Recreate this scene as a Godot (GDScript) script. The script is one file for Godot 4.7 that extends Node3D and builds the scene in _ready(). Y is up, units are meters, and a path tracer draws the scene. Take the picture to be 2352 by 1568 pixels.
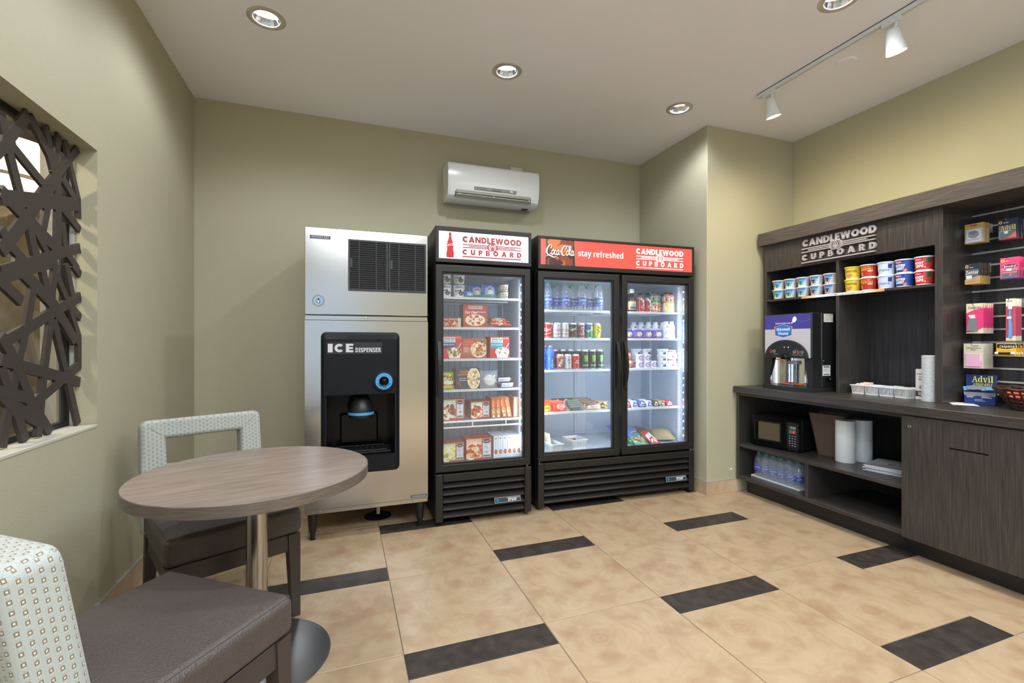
extends Node3D
# A hotel snack room: two lit glass-door coolers and an ice machine on the back wall, dark wood pantry on the right, round table and chairs on the left.

const ROOM_H := 2.9865
const ROOM_X := 4.71
const CHASE_X := 3.7616
const CHASE_Z := 0.9106
const ORD := ["first", "second", "third", "fourth", "fifth", "sixth", "seventh", "eighth", "ninth", "tenth", "eleventh", "twelfth"]

func _ready():
	# ---- camera, sky, exposure
	var cam := Camera3D.new()
	cam.name = "camera"
	cam.fov = rad_to_deg(2.0 * atan(784.0 / 1066.85))
	cam.near = 0.05
	cam.far = 60.0
	cam.position = Vector3(1.0015, 1.24, 3.8952)
	cam.rotation.y = -0.3485
	add_child(cam)
	var we := WorldEnvironment.new()
	we.name = "world_environment"
	var env := Environment.new()
	env.background_mode = Environment.BG_COLOR
	env.background_color = Color(0.80, 0.90, 1.0)
	env.background_energy_multiplier = 4.5
	env.tonemap_mode = Environment.TONE_MAPPER_LINEAR
	env.tonemap_exposure = 1.12
	env.sdfgi_enabled = true
	env.ssao_enabled = true
	env.ssil_enabled = true
	we.environment = env
	add_child(we)
	make_materials()
	make_labels()
	# ---- room, then furniture, then goods
	build_room()
	build_lights()
	build_window_and_screen()
	build_table_and_chairs()
	build_ice_machine()
	build_air_conditioner()
	build_coolers()
	build_pantry()
	stock_single_cooler()
	stock_double_cooler()
	stock_pantry()
	finish_prints()

# ------------------------------------------------------------------ naming
var used := {}
func numbered(n: String) -> String:
	if used.has(n):
		used[n] += 1
		return "%s_%03d" % [n, used[n]]
	used[n] = 0
	return n

func thing(called: String, label: String, category: String, xf := Transform3D(), group := "") -> Node3D:
	var o := Node3D.new()
	o.name = numbered(called)
	o.transform = xf
	tag(o, label, category, group)
	add_child(o)
	return o

func tag(o: Node, label: String, category: String, group := ""):
	o.set_meta("label", label)
	if category: o.set_meta("category", category)
	if group: o.set_meta("group", group)

func part(called: String, mesh: Mesh, m: Material, parent: Node, xf := Transform3D()) -> MeshInstance3D:
	var o := MeshInstance3D.new()
	o.name = called
	o.mesh = mesh
	o.material_override = m
	o.transform = xf
	parent.add_child(o, true)
	return o

func struct(called: String, mesh: Mesh, m: Material) -> MeshInstance3D:
	var o := part(called, mesh, m, self)
	o.set_meta("kind", "structure")
	return o

func copy_of(src: Node3D, xf: Transform3D, label: String) -> Node3D:
	var base := String(src.name)
	var cut := base.rfind("_0")
	if cut > 0 and base.length() - cut == 4: base = base.substr(0, cut)
	var c: Node3D = src.duplicate()
	c.name = numbered(base)
	c.transform = xf
	c.set_meta("label", label)
	add_child(c)
	return c

func at(x: float, y: float, z: float, turn := 0.0) -> Transform3D:
	return Transform3D(Basis(Vector3.UP, turn), Vector3(x, y, z))

func yup(deg: float) -> Basis: return Basis(Vector3.UP, deg_to_rad(deg))

# ------------------------------------------------------------------ mesh builder
class B:
	var v := PackedVector3Array()
	var n := PackedVector3Array()
	var u := PackedVector2Array()
	var ix := PackedInt32Array()
	var x := Transform3D()

	func pt(p: Vector3, nn: Vector3, uv := Vector2()) -> int:
		v.append(x * p)
		n.append((x.basis * nn).normalized())
		u.append(uv)
		return v.size() - 1

	func quad(a: Vector3, b: Vector3, c: Vector3, d: Vector3, r := [0.0, 0.0, 1.0, 1.0]):
		var nn := (b - a).cross(c - a)
		if nn.length() < 1e-12: nn = (c - a).cross(d - a)
		nn = nn.normalized()
		var i := pt(a, nn, Vector2(r[0], r[3]))
		pt(b, nn, Vector2(r[2], r[3]))
		pt(c, nn, Vector2(r[2], r[1]))
		pt(d, nn, Vector2(r[0], r[1]))
		ix.append_array(PackedInt32Array([i, i + 2, i + 1, i, i + 3, i + 2]))

	func quad_out(a: Vector3, b: Vector3, c: Vector3, d: Vector3, out: Vector3, r := [0.0, 0.0, 1.0, 1.0]):
		if (b - a).cross(c - a).dot(out) < 0.0: quad(d, c, b, a, r)
		else: quad(a, b, c, d, r)

	func tri_out(a: Vector3, b: Vector3, c: Vector3, out: Vector3, uv := Vector2()):
		var nn := (b - a).cross(c - a).normalized()
		var q := [a, b, c]
		if nn.dot(out) < 0.0:
			nn = -nn
			q = [a, c, b]
		var i := pt(q[0], nn, uv)
		pt(q[1], nn, uv)
		pt(q[2], nn, uv)
		ix.append_array(PackedInt32Array([i, i + 2, i + 1]))

	# a box with chamfered edges; uvs: "f" front, "k" back, "t" top, "l" left, "r" right, "s" all others
	func box(c: Vector3, s: Vector3, bev := 0.0, uvs := {}) -> B:
		var h := s * 0.5
		bev = minf(bev, minf(h.x, minf(h.y, h.z)) * 0.9)
		var keys := {"f": [Vector3.BACK, Vector3.RIGHT, Vector3.UP], "k": [Vector3.FORWARD, Vector3.LEFT, Vector3.UP], "r": [Vector3.RIGHT, Vector3.FORWARD, Vector3.UP],
			"l": [Vector3.LEFT, Vector3.BACK, Vector3.UP], "t": [Vector3.UP, Vector3.RIGHT, Vector3.FORWARD], "b": [Vector3.DOWN, Vector3.RIGHT, Vector3.BACK]}
		var side: Array = uvs.get("s", [0.0, 0.0, 1.0, 1.0])
		var flat := [(side[0] + side[2]) * 0.5, (side[1] + side[3]) * 0.5, (side[0] + side[2]) * 0.5, (side[1] + side[3]) * 0.5]
		for k in keys:
			var f: Array = keys[k]
			var hn: Vector3 = f[0] * h
			var hr: Vector3 = f[1] * (h - Vector3.ONE * bev)
			var hu: Vector3 = f[2] * (h - Vector3.ONE * bev)
			quad(c + hn - hr - hu, c + hn + hr - hu, c + hn + hr + hu, c + hn - hr + hu, uvs.get(k, side))
		if bev > 0.0:
			for a in 3:
				var b := (a + 1) % 3
				var o := (a + 2) % 3
				for sa in [-1.0, 1.0]:
					for sb in [-1.0, 1.0]:
						var p := []
						for w in [[a, -1.0], [a, 1.0], [b, 1.0], [b, -1.0]]:
							var q := Vector3()
							q[a] = sa * (h[a] - (0.0 if w[0] == a else bev))
							q[b] = sb * (h[b] - (0.0 if w[0] == b else bev))
							q[o] = w[1] * (h[o] - bev)
							p.append(c + q)
						var out := Vector3()
						out[a] = sa
						out[b] = sb
						quad_out(p[0], p[1], p[2], p[3], out, flat)
			for sx in [-1.0, 1.0]:
				for sy in [-1.0, 1.0]:
					for sz in [-1.0, 1.0]:
						var sg := Vector3(sx, sy, sz)
						tri_out(c + sg * Vector3(h.x, h.y - bev, h.z - bev), c + sg * Vector3(h.x - bev, h.y, h.z - bev), c + sg * Vector3(h.x - bev, h.y - bev, h.z), sg, Vector2(flat[0], flat[1]))
		return self

	func span(a: Vector3, b: Vector3, bev := 0.0, uvs := {}) -> B:   # box between two corners
		return box((a + b) * 0.5, (b - a).abs(), bev, uvs)

	# profile of Vector2(radius, height); u runs round from the back, front is u = 0.5
	func lathe(prof: Array, seg := 24, r := [0.0, 0.0, 1.0, 1.0], soft := 40.0) -> B:
		var total := 0.0
		var at_len := [0.0]
		for i in range(1, prof.size()):
			total += prof[i].distance_to(prof[i - 1])
			at_len.append(total)
		var nrm := []
		for i in range(prof.size() - 1):
			var d: Vector2 = (prof[i + 1] - prof[i])
			nrm.append(Vector2(d.y, -d.x).normalized())
		for i in range(prof.size() - 1):
			if prof[i].distance_to(prof[i + 1]) < 1e-7: continue
			var n0: Vector2 = nrm[i]
			var n1: Vector2 = nrm[i]
			if i > 0 and absf(rad_to_deg(nrm[i - 1].angle_to(nrm[i]))) < soft: n0 = (nrm[i - 1] + nrm[i]).normalized()
			if i < nrm.size() - 1 and absf(rad_to_deg(nrm[i + 1].angle_to(nrm[i]))) < soft: n1 = (nrm[i + 1] + nrm[i]).normalized()
			var start := v.size()
			for k in seg + 1:
				var t := TAU * k / seg
				var dir := Vector3(-sin(t), 0, -cos(t))
				var uu: float = lerpf(r[0], r[2], float(k) / seg)
				pt(dir * prof[i].x + Vector3(0, prof[i].y, 0), dir * n0.x + Vector3(0, n0.y, 0), Vector2(uu, lerpf(r[3], r[1], at_len[i] / total)))
				pt(dir * prof[i + 1].x + Vector3(0, prof[i + 1].y, 0), dir * n1.x + Vector3(0, n1.y, 0), Vector2(uu, lerpf(r[3], r[1], at_len[i + 1] / total)))
			for k in seg:
				var j := start + 2 * k
				ix.append_array(PackedInt32Array([j, j + 3, j + 2, j, j + 1, j + 3]))
		return self

	func tube(path: Array, rad: float, seg := 8, closed := false) -> B:
		var rings := []
		var prev := Vector3()
		for i in path.size():
			var t: Vector3
			if closed: t = (path[(i + 1) % path.size()] - path[(i - 1 + path.size()) % path.size()]).normalized()
			else: t = (path[mini(i + 1, path.size() - 1)] - path[maxi(i - 1, 0)]).normalized()
			var side := prev - t * prev.dot(t)
			if side.length() < 0.01: side = t.cross(Vector3.UP if absf(t.y) < 0.9 else Vector3.RIGHT)
			side = side.normalized()
			prev = side
			var up := t.cross(side)
			var s := v.size()
			for k in seg + 1:
				var a := TAU * k / seg
				var d := side * cos(a) + up * sin(a)
				pt(path[i] + d * rad, d, Vector2(float(k) / seg, i))
			rings.append(s)
		var count := path.size() if closed else path.size() - 1
		for i in count:
			var a: int = rings[i]
			var b: int = rings[(i + 1) % path.size()]
			for k in seg:
				ix.append_array(PackedInt32Array([a + k, b + k, b + k + 1, a + k, b + k + 1, a + k + 1]))
		if not closed:
			for e in [0, path.size() - 1]:
				var t: Vector3 = (path[0] - path[1]).normalized() if e == 0 else (path[-1] - path[-2]).normalized()
				var c := pt(path[e], t)
				for k in seg + 1: pt_copy(rings[e] + k, t)
				for k in seg:
					if e == 0: ix.append_array(PackedInt32Array([c, c + 1 + k, c + 2 + k]))
					else: ix.append_array(PackedInt32Array([c, c + 2 + k, c + 1 + k]))
		return self

	func pt_copy(i: int, nn: Vector3):
		v.append(v[i])
		n.append((x.basis * nn).normalized())
		u.append(u[i])

	# an outline (counter-clockwise, x right, y up) given thickness from z0 to z1 > z0
	func prism(poly: PackedVector2Array, z0: float, z1: float, soft := 0.0, uvk := 1.0) -> B:
		if Geometry2D.is_polygon_clockwise(poly): poly.reverse()
		var tris := Geometry2D.triangulate_polygon(poly)
		for w in [[z1, Vector3.BACK], [z0, Vector3.FORWARD]]:
			var s := v.size()
			for p in poly: pt(Vector3(p.x, p.y, w[0]), w[1], Vector2(p.x, -p.y) * uvk)
			for k in range(0, tris.size(), 3):
				var a := poly[tris[k]]
				var b := poly[tris[k + 1]]
				var c := poly[tris[k + 2]]
				var ccw := (b - a).cross(c - a) > 0.0
				if ccw == (w[0] == z1): ix.append_array(PackedInt32Array([s + tris[k], s + tris[k + 2], s + tris[k + 1]]))
				else: ix.append_array(PackedInt32Array([s + tris[k], s + tris[k + 1], s + tris[k + 2]]))
		var m := poly.size()
		var run := 0.0
		for i in m:
			var p0 := poly[i]
			var p1 := poly[(i + 1) % m]
			var d := (p1 - p0).normalized()
			var nn := Vector2(d.y, -d.x)
			var dp := (p0 - poly[(i - 1 + m) % m]).normalized()
			var dn := (poly[(i + 2) % m] - p1).normalized()
			var na := nn
			var nb := nn
			if rad_to_deg(absf(dp.angle_to(d))) < soft: na = (nn + Vector2(dp.y, -dp.x)).normalized()
			if rad_to_deg(absf(dn.angle_to(d))) < soft: nb = (nn + Vector2(dn.y, -dn.x)).normalized()
			var len := p0.distance_to(p1)
			var s := pt(Vector3(p0.x, p0.y, z0), Vector3(na.x, na.y, 0), Vector2(run, z0) * uvk)
			pt(Vector3(p1.x, p1.y, z0), Vector3(nb.x, nb.y, 0), Vector2(run + len, z0) * uvk)
			pt(Vector3(p1.x, p1.y, z1), Vector3(nb.x, nb.y, 0), Vector2(run + len, z1) * uvk)
			pt(Vector3(p0.x, p0.y, z1), Vector3(na.x, na.y, 0), Vector2(run, z1) * uvk)
			run += len
			ix.append_array(PackedInt32Array([s, s + 2, s + 1, s, s + 3, s + 2]))
		return self

	# a cushion-like box: every edge rounded with radius rad, faces swelling by puff
	func soft_box(c: Vector3, s: Vector3, rad: float, k := 5, puff := Vector3.ZERO, uvk := 1.0) -> B:
		var h := s * 0.5
		var faces := [[Vector3.BACK, Vector3.RIGHT, Vector3.UP], [Vector3.FORWARD, Vector3.LEFT, Vector3.UP], [Vector3.RIGHT, Vector3.FORWARD, Vector3.UP],
			[Vector3.LEFT, Vector3.BACK, Vector3.UP], [Vector3.UP, Vector3.RIGHT, Vector3.FORWARD], [Vector3.DOWN, Vector3.RIGHT, Vector3.BACK]]
		for f in faces:
			var hr := absf((f[1] * h).dot(f[1]))
			var hu := absf((f[2] * h).dot(f[2]))
			var ar := axis_steps(hr, rad, k)
			var au := axis_steps(hu, rad, k)
			var s0 := v.size()
			for j in au.size():
				for i in ar.size():
					var p: Vector3 = f[0] * h + f[1] * ar[i] + f[2] * au[j]
					var core := Vector3(clampf(p.x, -h.x + rad, h.x - rad), clampf(p.y, -h.y + rad, h.y - rad), clampf(p.z, -h.z + rad, h.z - rad))
					var d := (p - core).normalized()
					var q := core + d * rad
					var swell: float = (1.0 - pow(ar[i] / hr, 2)) * (1.0 - pow(au[j] / hu, 2))
					q += f[0] * puff * swell
					pt(c + q, d, Vector2(ar[i], -au[j]) * uvk)
			var w := ar.size()
			for j in au.size() - 1:
				for i in w - 1:
					var a := s0 + j * w + i
					ix.append_array(PackedInt32Array([a, a + w + 1, a + 1, a, a + w, a + w + 1]))
		return self

	func axis_steps(h: float, rad: float, k: int) -> Array:
		var out := []
		for i in k: out.append(-h + rad * (1.0 - tan(PI * 0.25 * (k - i) / k)))
		var m := 6
		for i in m + 1: out.append(lerpf(-h + rad, h - rad, float(i) / m))
		for i in range(k - 1, -1, -1): out.append(h - rad * (1.0 - tan(PI * 0.25 * (k - i) / k)))
		return out

	# a grid of points p(i, j); j rows upward, i to the right as seen from outside
	func sheet(rows: Array, r := [0.0, 0.0, 1.0, 1.0]) -> B:
		var hgt := rows.size()
		var wid: int = rows[0].size()
		var s0 := v.size()
		for j in hgt:
			for i in wid:
				var du: Vector3 = rows[j][mini(i + 1, wid - 1)] - rows[j][maxi(i - 1, 0)]
				var dv: Vector3 = rows[mini(j + 1, hgt - 1)][i] - rows[maxi(j - 1, 0)][i]
				pt(rows[j][i], du.cross(dv).normalized(), Vector2(lerpf(r[0], r[2], float(i) / (wid - 1)), lerpf(r[3], r[1], float(j) / (hgt - 1))))
		for j in hgt - 1:
			for i in wid - 1:
				var a := s0 + j * wid + i
				ix.append_array(PackedInt32Array([a, a + wid + 1, a + 1, a, a + wid, a + wid + 1]))
		return self

	# flat stroke of varying width through 2D points, thick from z0 to z1
	func stroke(pts: Array, wid: Variant, z0: float, z1: float) -> B:
		var q := Ink.outline(pts, wid)
		var m: int = q.size() / 2
		for i in m - 1:
			var a: Vector2 = q[i]
			var b: Vector2 = q[i + 1]
			var c: Vector2 = q[2 * m - 2 - i]
			var d: Vector2 = q[2 * m - 1 - i]
			quad_out(Vector3(a.x, a.y, z1), Vector3(b.x, b.y, z1), Vector3(c.x, c.y, z1), Vector3(d.x, d.y, z1), Vector3.BACK)
			quad_out(Vector3(a.x, a.y, z0), Vector3(b.x, b.y, z0), Vector3(c.x, c.y, z0), Vector3(d.x, d.y, z0), Vector3.FORWARD)
			var o := (a - d)
			quad_out(Vector3(a.x, a.y, z0), Vector3(b.x, b.y, z0), Vector3(b.x, b.y, z1), Vector3(a.x, a.y, z1), Vector3(o.x, o.y, 0))
			quad_out(Vector3(d.x, d.y, z0), Vector3(c.x, c.y, z0), Vector3(c.x, c.y, z1), Vector3(d.x, d.y, z1), Vector3(-o.x, -o.y, 0))
		var along0: Vector2 = q[0] - q[1]
		quad_out(Vector3(q[0].x, q[0].y, z0), Vector3(q[0].x, q[0].y, z1), Vector3(q[2 * m - 1].x, q[2 * m - 1].y, z1), Vector3(q[2 * m - 1].x, q[2 * m - 1].y, z0), Vector3(along0.x, along0.y, 0))
		quad_out(Vector3(q[m - 1].x, q[m - 1].y, z0), Vector3(q[m - 1].x, q[m - 1].y, z1), Vector3(q[m].x, q[m].y, z1), Vector3(q[m].x, q[m].y, z0), Vector3(q[m - 1].x - q[m - 2].x, q[m - 1].y - q[m - 2].y, 0))
		return self

	func done() -> ArrayMesh:
		var a := []
		a.resize(Mesh.ARRAY_MAX)
		a[Mesh.ARRAY_VERTEX] = v
		a[Mesh.ARRAY_NORMAL] = n
		a[Mesh.ARRAY_TEX_UV] = u
		a[Mesh.ARRAY_INDEX] = ix
		var m := ArrayMesh.new()
		m.add_surface_from_arrays(Mesh.PRIMITIVE_TRIANGLES, a)
		return m

func box_mesh(c: Vector3, s: Vector3, bev := 0.0, uvs := {}) -> ArrayMesh: return B.new().box(c, s, bev, uvs).done()
func span_mesh(a: Vector3, b: Vector3, bev := 0.0) -> ArrayMesh: return B.new().span(a, b, bev).done()
func lathe_mesh(prof: Array, seg := 24, r := [0.0, 0.0, 1.0, 1.0]) -> ArrayMesh: return B.new().lathe(prof, seg, r).done()

# a picture-frame sweep: outer w x h rectangle centred on x from y0, members of width wx (sides), wt (top), wb (bottom), depth d
func frame_mesh(x0: float, y0: float, x1: float, y1: float, wx: float, wt: float, wb: float, z0: float, z1: float, rad := 0.002, uvk := 1.0, steps := 1) -> ArrayMesh:
	var b := B.new()
	var prof := []   # across 0..1 (outer to inner), z ; rounded rectangle, going round
	var d := z1 - z0
	var ra := rad
	var ring := []
	for c in [[0, 0, PI], [1, 0, 1.5 * PI], [1, 1, 0.0], [0, 1, 0.5 * PI]]:
		for k in steps + 1:
			var a: float = c[2] + PI * 0.5 * k / steps
			ring.append([c[0], c[1], cos(a), sin(a)])
	var corners := [[x0, y0, 1, 1, wx, wb], [x1, y0, -1, 1, wx, wb], [x1, y1, -1, -1, wx, wt], [x0, y1, 1, -1, wx, wt]]
	for e in 4:
		var p: Array = corners[e]
		var q: Array = corners[(e + 1) % 4]
		var dir := Vector2(q[0] - p[0], q[1] - p[1]).normalized()
		var inw := Vector2(-dir.y, dir.x)
		var w_side: float = wb if e == 0 else (wt if e == 2 else wx)
		var m := ring.size()
		var run := 0.0
		for k in m:
			var idx := []
			for kk in [k, (k + 1) % m]:
				var r: Array = ring[kk]
				var across: float = (ra if r[0] == 0 else w_side - ra) + r[2] * ra
				var zz: float = z0 + (ra if r[1] == 0 else d - ra) + r[3] * ra
				var f := across / w_side
				var nn := Vector3(inw.x * r[2], inw.y * r[2], r[3])
				for cn in [p, q]:
					var pos := Vector3(cn[0] + cn[2] * cn[4] * f, cn[1] + cn[3] * cn[5] * f, zz)
					var along := Vector2(pos.x, pos.y).dot(dir)
					idx.append(b.pt(pos, nn, Vector2(along, run) * uvk))
				if kk == k:
					var r2: Array = ring[(k + 1) % m]
					var ac2: float = (ra if r2[0] == 0 else w_side - ra) + r2[2] * ra
					var z2: float = z0 + (ra if r2[1] == 0 else d - ra) + r2[3] * ra
					run += Vector2(ac2 - across, z2 - zz).length()
			var nq := (b.v[idx[1]] - b.v[idx[0]]).cross(b.v[idx[3]] - b.v[idx[0]])
			if nq.dot(b.n[idx[0]] + b.n[idx[3]]) > 0.0: b.ix.append_array(PackedInt32Array([idx[0], idx[3], idx[1], idx[0], idx[2], idx[3]]))
			else: b.ix.append_array(PackedInt32Array([idx[0], idx[1], idx[3], idx[0], idx[3], idx[2]]))
	return b.done()

# the same for upholstery: outer corners rounded with radius cr, edges with radius rad
func soft_frame(x0: float, y0: float, x1: float, y1: float, wx: float, wt: float, wb: float, z0: float, z1: float, rad: float, cr: float) -> ArrayMesh:
	var b := B.new()
	var st := []   # stations: [outer point, inner point, outward direction]
	for c in [[x0, y0, 1, 1, wb, 180.0], [x1, y0, -1, 1, wb, 270.0], [x1, y1, -1, -1, wt, 0.0], [x0, y1, 1, -1, wt, 90.0]]:
		var mid := Vector2(c[0] + c[2] * cr, c[1] + c[3] * cr)
		for k in 7:
			var a := deg_to_rad(c[5] + 15.0 * k)
			var d := Vector2(cos(a), sin(a))
			st.append([mid + d * cr, Vector2(c[0] + c[2] * wx, c[1] + c[3] * c[4]), d])
	var ring := []   # [across 0 outer .. 1 inner, offset from that edge, z, normal outward, normal z]
	for q in [[1, z0, 180.0], [0, z0, 270.0], [0, z1, 0.0], [1, z1, 90.0]]:
		for k in 7:
			var a := deg_to_rad(q[2] + 15.0 * k)
			var zs := 1.0 if q[1] == z0 else -1.0
			ring.append([q[0], cos(a) * rad + (rad if q[0] == 1 else -rad), q[1] + zs * rad + sin(a) * rad, cos(a), sin(a)])
	var m := ring.size()
	for s in st:
		for r in ring:
			var inward: Vector2 = (s[1] - s[0]).normalized()
			var base: Vector2 = s[0] if r[0] == 0 else s[1]
			var p: Vector2 = base - inward * r[1] * (1.0 if r[0] == 0 else 1.0)
			b.pt(Vector3(p.x, p.y, r[2]), Vector3(s[2].x * r[3], s[2].y * r[3], r[4]))
	for i in st.size():
		for k in m:
			var a := i * m + k
			var c := i * m + (k + 1) % m
			var e := ((i + 1) % st.size()) * m + k
			var f := ((i + 1) % st.size()) * m + (k + 1) % m
			b.ix.append_array(PackedInt32Array([a, c, f, a, f, e]))
	return b.done()

# ------------------------------------------------------------------ 2D drawing for printed labels
class Ink:
	static var ts: TextServer
	static var fonts := {}
	static var glyphs := {}
	var im: Image
	var k := 2.0

	static func make(w: int, h: int, c: Color) -> Ink:
		var a := Ink.new()
		a.im = Image.create_empty(w * 2, h * 2, false, Image.FORMAT_RGBA8)
		a.im.fill(c)
		return a

	static func smooth(pts: Array, steps := 6) -> Array:
		var out := []
		for i in pts.size() - 1:
			var p0: Vector2 = pts[maxi(i - 1, 0)]
			var p1: Vector2 = pts[i]
			var p2: Vector2 = pts[i + 1]
			var p3: Vector2 = pts[mini(i + 2, pts.size() - 1)]
			for s in steps: out.append(p1.cubic_interpolate(p2, p0, p3, float(s) / steps))
		out.append(pts[-1])
		return out

	static func outline(pts: Array, wid: Variant) -> Array:
		var l := []
		var r := []
		var m := pts.size()
		for i in m:
			var d: Vector2
			if i == 0: d = pts[1] - pts[0]
			elif i == m - 1: d = pts[m - 1] - pts[m - 2]
			else: d = (pts[i + 1] - pts[i]).normalized() + (pts[i] - pts[i - 1]).normalized()
			d = d.normalized()
			var w: float
			if wid is Array:
				var f: float = float(i) / (m - 1) * (wid.size() - 1)
				var j := mini(int(f), wid.size() - 2)
				w = lerpf(wid[j], wid[j + 1], f - j)
			else: w = wid
			if i > 0 and i < m - 1:
				var cosh_ := absf((pts[i] - pts[i - 1]).normalized().dot(d))
				w /= maxf(cosh_, 0.6)
			var nn := Vector2(-d.y, d.x) * w * 0.5
			l.append(pts[i] + nn)
			r.append(pts[i] - nn)
		r.reverse()
		return l + r

	func rect(x: float, y: float, w: float, h: float, c: Color):
		im.fill_rect(Rect2i(roundi(x * k), roundi(y * k), maxi(1, roundi(w * k)), maxi(1, roundi(h * k))), c)

	func fill(polys: Array, c: Color):
		var rows := {}
		var H := im.get_height()
		for p in polys:
			var m: int = p.size()
			for i in m:
				var a: Vector2 = p[i] * k
				var b: Vector2 = p[(i + 1) % m] * k
				if a.y > b.y:
					var t := a
					a = b
					b = t
				var y0 := maxi(ceili(a.y - 0.5), 0)
				var y1 := mini(ceili(b.y - 0.5), H)
				if y1 <= y0: continue
				var slope := (b.x - a.x) / (b.y - a.y)
				for y in range(y0, y1):
					var xx := a.x + (y + 0.5 - a.y) * slope
					if rows.has(y): rows[y].append(xx)
					else: rows[y] = [xx]
		for y in rows:
			var xs: Array = rows[y]
			xs.sort()
			for i in range(0, xs.size() - 1, 2):
				var xa := roundi(xs[i])
				var xb := roundi(xs[i + 1])
				if xb > xa: im.fill_rect(Rect2i(xa, y, xb - xa, 1), c)

	func poly(p: Array, c: Color): fill([p], c)

	func ell(cx: float, cy: float, rx: float, ry: float, c: Color, turn := 0.0):
		var p := []
		for i in 28: p.append(Vector2(cx, cy) + Vector2(cos(TAU * i / 28) * rx, sin(TAU * i / 28) * ry).rotated(turn))
		fill([p], c)

	func line(pts: Array, wid: Variant, c: Color):
		var q := outline(pts, wid)
		var m := pts.size()
		for i in m - 1: fill([[q[i], q[i + 1], q[2 * m - 2 - i], q[2 * m - 1 - i]]], c)

	static func font(f: String) -> RID:
		if not fonts.has(f):
			var s := SystemFont.new()
			s.font_names = PackedStringArray(["Droid Serif" if f.begins_with("S") else "Droid Sans"])
			s.font_weight = 700 if f.ends_with("b") else 400
			fonts[f] = s
			ts = TextServerManager.get_primary_interface()
		return fonts[f].get_rids()[0]

	static func glyph(f: String, ch: int) -> Array:   # [contours in em units with y down, advance]
		var key := f + str(ch)
		if not glyphs.has(key):
			var rid := font(f)
			var g := ts.font_get_glyph_index(rid, 100, ch, 0)
			var d := ts.font_get_glyph_contours(rid, 100, g)
			var out := []
			var first := 0
			for last in d.get("contours", []):
				var src := []
				for i in range(first, last + 1): src.append(d.points[i])
				first = last + 1
				var m := src.size()
				var full := []
				for i in m:
					full.append(src[i])
					var nx: Vector3 = src[(i + 1) % m]
					if int(src[i].z) & 1 == 0 and int(nx.z) & 1 == 0: full.append(Vector3((src[i].x + nx.x) * 0.5, (src[i].y + nx.y) * 0.5, 1))
				var st := 0
				while st < full.size() and int(full[st].z) & 1 == 0: st += 1
				var c := []
				var fm := full.size()
				var i := 0
				while i < fm:
					var a: Vector3 = full[(st + i) % fm]
					var b: Vector3 = full[(st + i + 1) % fm]
					c.append(Vector2(a.x, a.y) / 100.0)
					if int(b.z) & 1 == 0:
						var e: Vector3 = full[(st + i + 2) % fm]
						for t in [0.33, 0.67]:
							var q := a.lerp(b, t).lerp(b.lerp(e, t), t)
							c.append(Vector2(q.x, q.y) / 100.0)
						i += 2
					else: i += 1
				out.append(c)
			glyphs[key] = [out, ts.font_get_glyph_advance(rid, 100, g).x / 100.0]
		return glyphs[key]

	static func width(s: String, size: float, f := "b", sp := 0.0, sx := 1.0) -> float:
		var w := 0.0
		for i in s.length(): w += (glyph(f, s.unicode_at(i))[1] + sp) * size * sx
		return w

	# text centred on (cx, baseline y); slant leans right, sx widens, turn in radians about the centre, fat thickens
	func text(s: String, cx: float, y: float, size: float, c: Color, o := {}):
		var f: String = o.get("f", "b")
		var sp: float = o.get("sp", 0.0)
		var sx: float = o.get("sx", 1.0)
		var slant: float = o.get("slant", 0.0)
		var turn: float = o.get("turn", 0.0)
		var fit: float = o.get("fit", 0.0)
		var w := width(s, size, f, sp, sx)
		if fit > 0.0 and w > fit:
			sx *= fit / w
			w = fit
		var x: float = -w * 0.5 if not o.has("left") else 0.0
		for i in s.length():
			var g := glyph(f, s.unicode_at(i))
			var ps := []
			for c0 in g[0]:
				var p := []
				for q in c0:
					var z := Vector2(x + q.x * size * sx - q.y * size * slant, q.y * size)
					p.append(z.rotated(turn) + Vector2(cx, y))
				ps.append(p)
			fill(ps, c)
			if o.has("fat"):
				for p in ps: line(p + [p[0]], o.fat, c)
			x += (g[1] + sp) * size * sx

	func food(cx: float, cy: float, rx: float, ry: float, cols: Array, count: int, seed_: int, big := 0.22):
		var rg := RandomNumberGenerator.new()
		rg.seed = seed_
		for i in count:
			var a := rg.randf() * TAU
			var r := sqrt(rg.randf()) * 0.92
			var s := rx * big * (0.5 + rg.randf())
			ell(cx + cos(a) * rx * r, cy + sin(a) * ry * r, s, s * (0.4 + 0.5 * rg.randf()), cols[rg.randi() % cols.size()], rg.randf() * PI)

	func lines(x: float, y: float, w: float, count: int, gap: float, c: Color, th := 2.0):   # tiny unreadable text rows
		var rg := RandomNumberGenerator.new()
		rg.seed = int(x * 7 + y * 13)
		for i in count: rect(x, y + i * gap, w * (0.6 + 0.4 * rg.randf()), th, c)

# ------------------------------------------------------------------ materials
var M := {}
var L := {}
var pages := []
var page_tex := []
var pen := Vector2i(2, 2)
var pen_row := 0

func mat(key: String, c: Color, rough := 0.6, metal := 0.0, spec := 0.5) -> StandardMaterial3D:
	var m := StandardMaterial3D.new()
	m.resource_name = key
	m.albedo_color = c
	m.roughness = rough
	m.metallic = metal
	m.metallic_specular = spec
	M[key] = m
	return m

func rgb8(r: float, g: float, b: float) -> Color: return Color(r / 255.0, g / 255.0, b / 255.0)

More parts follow.
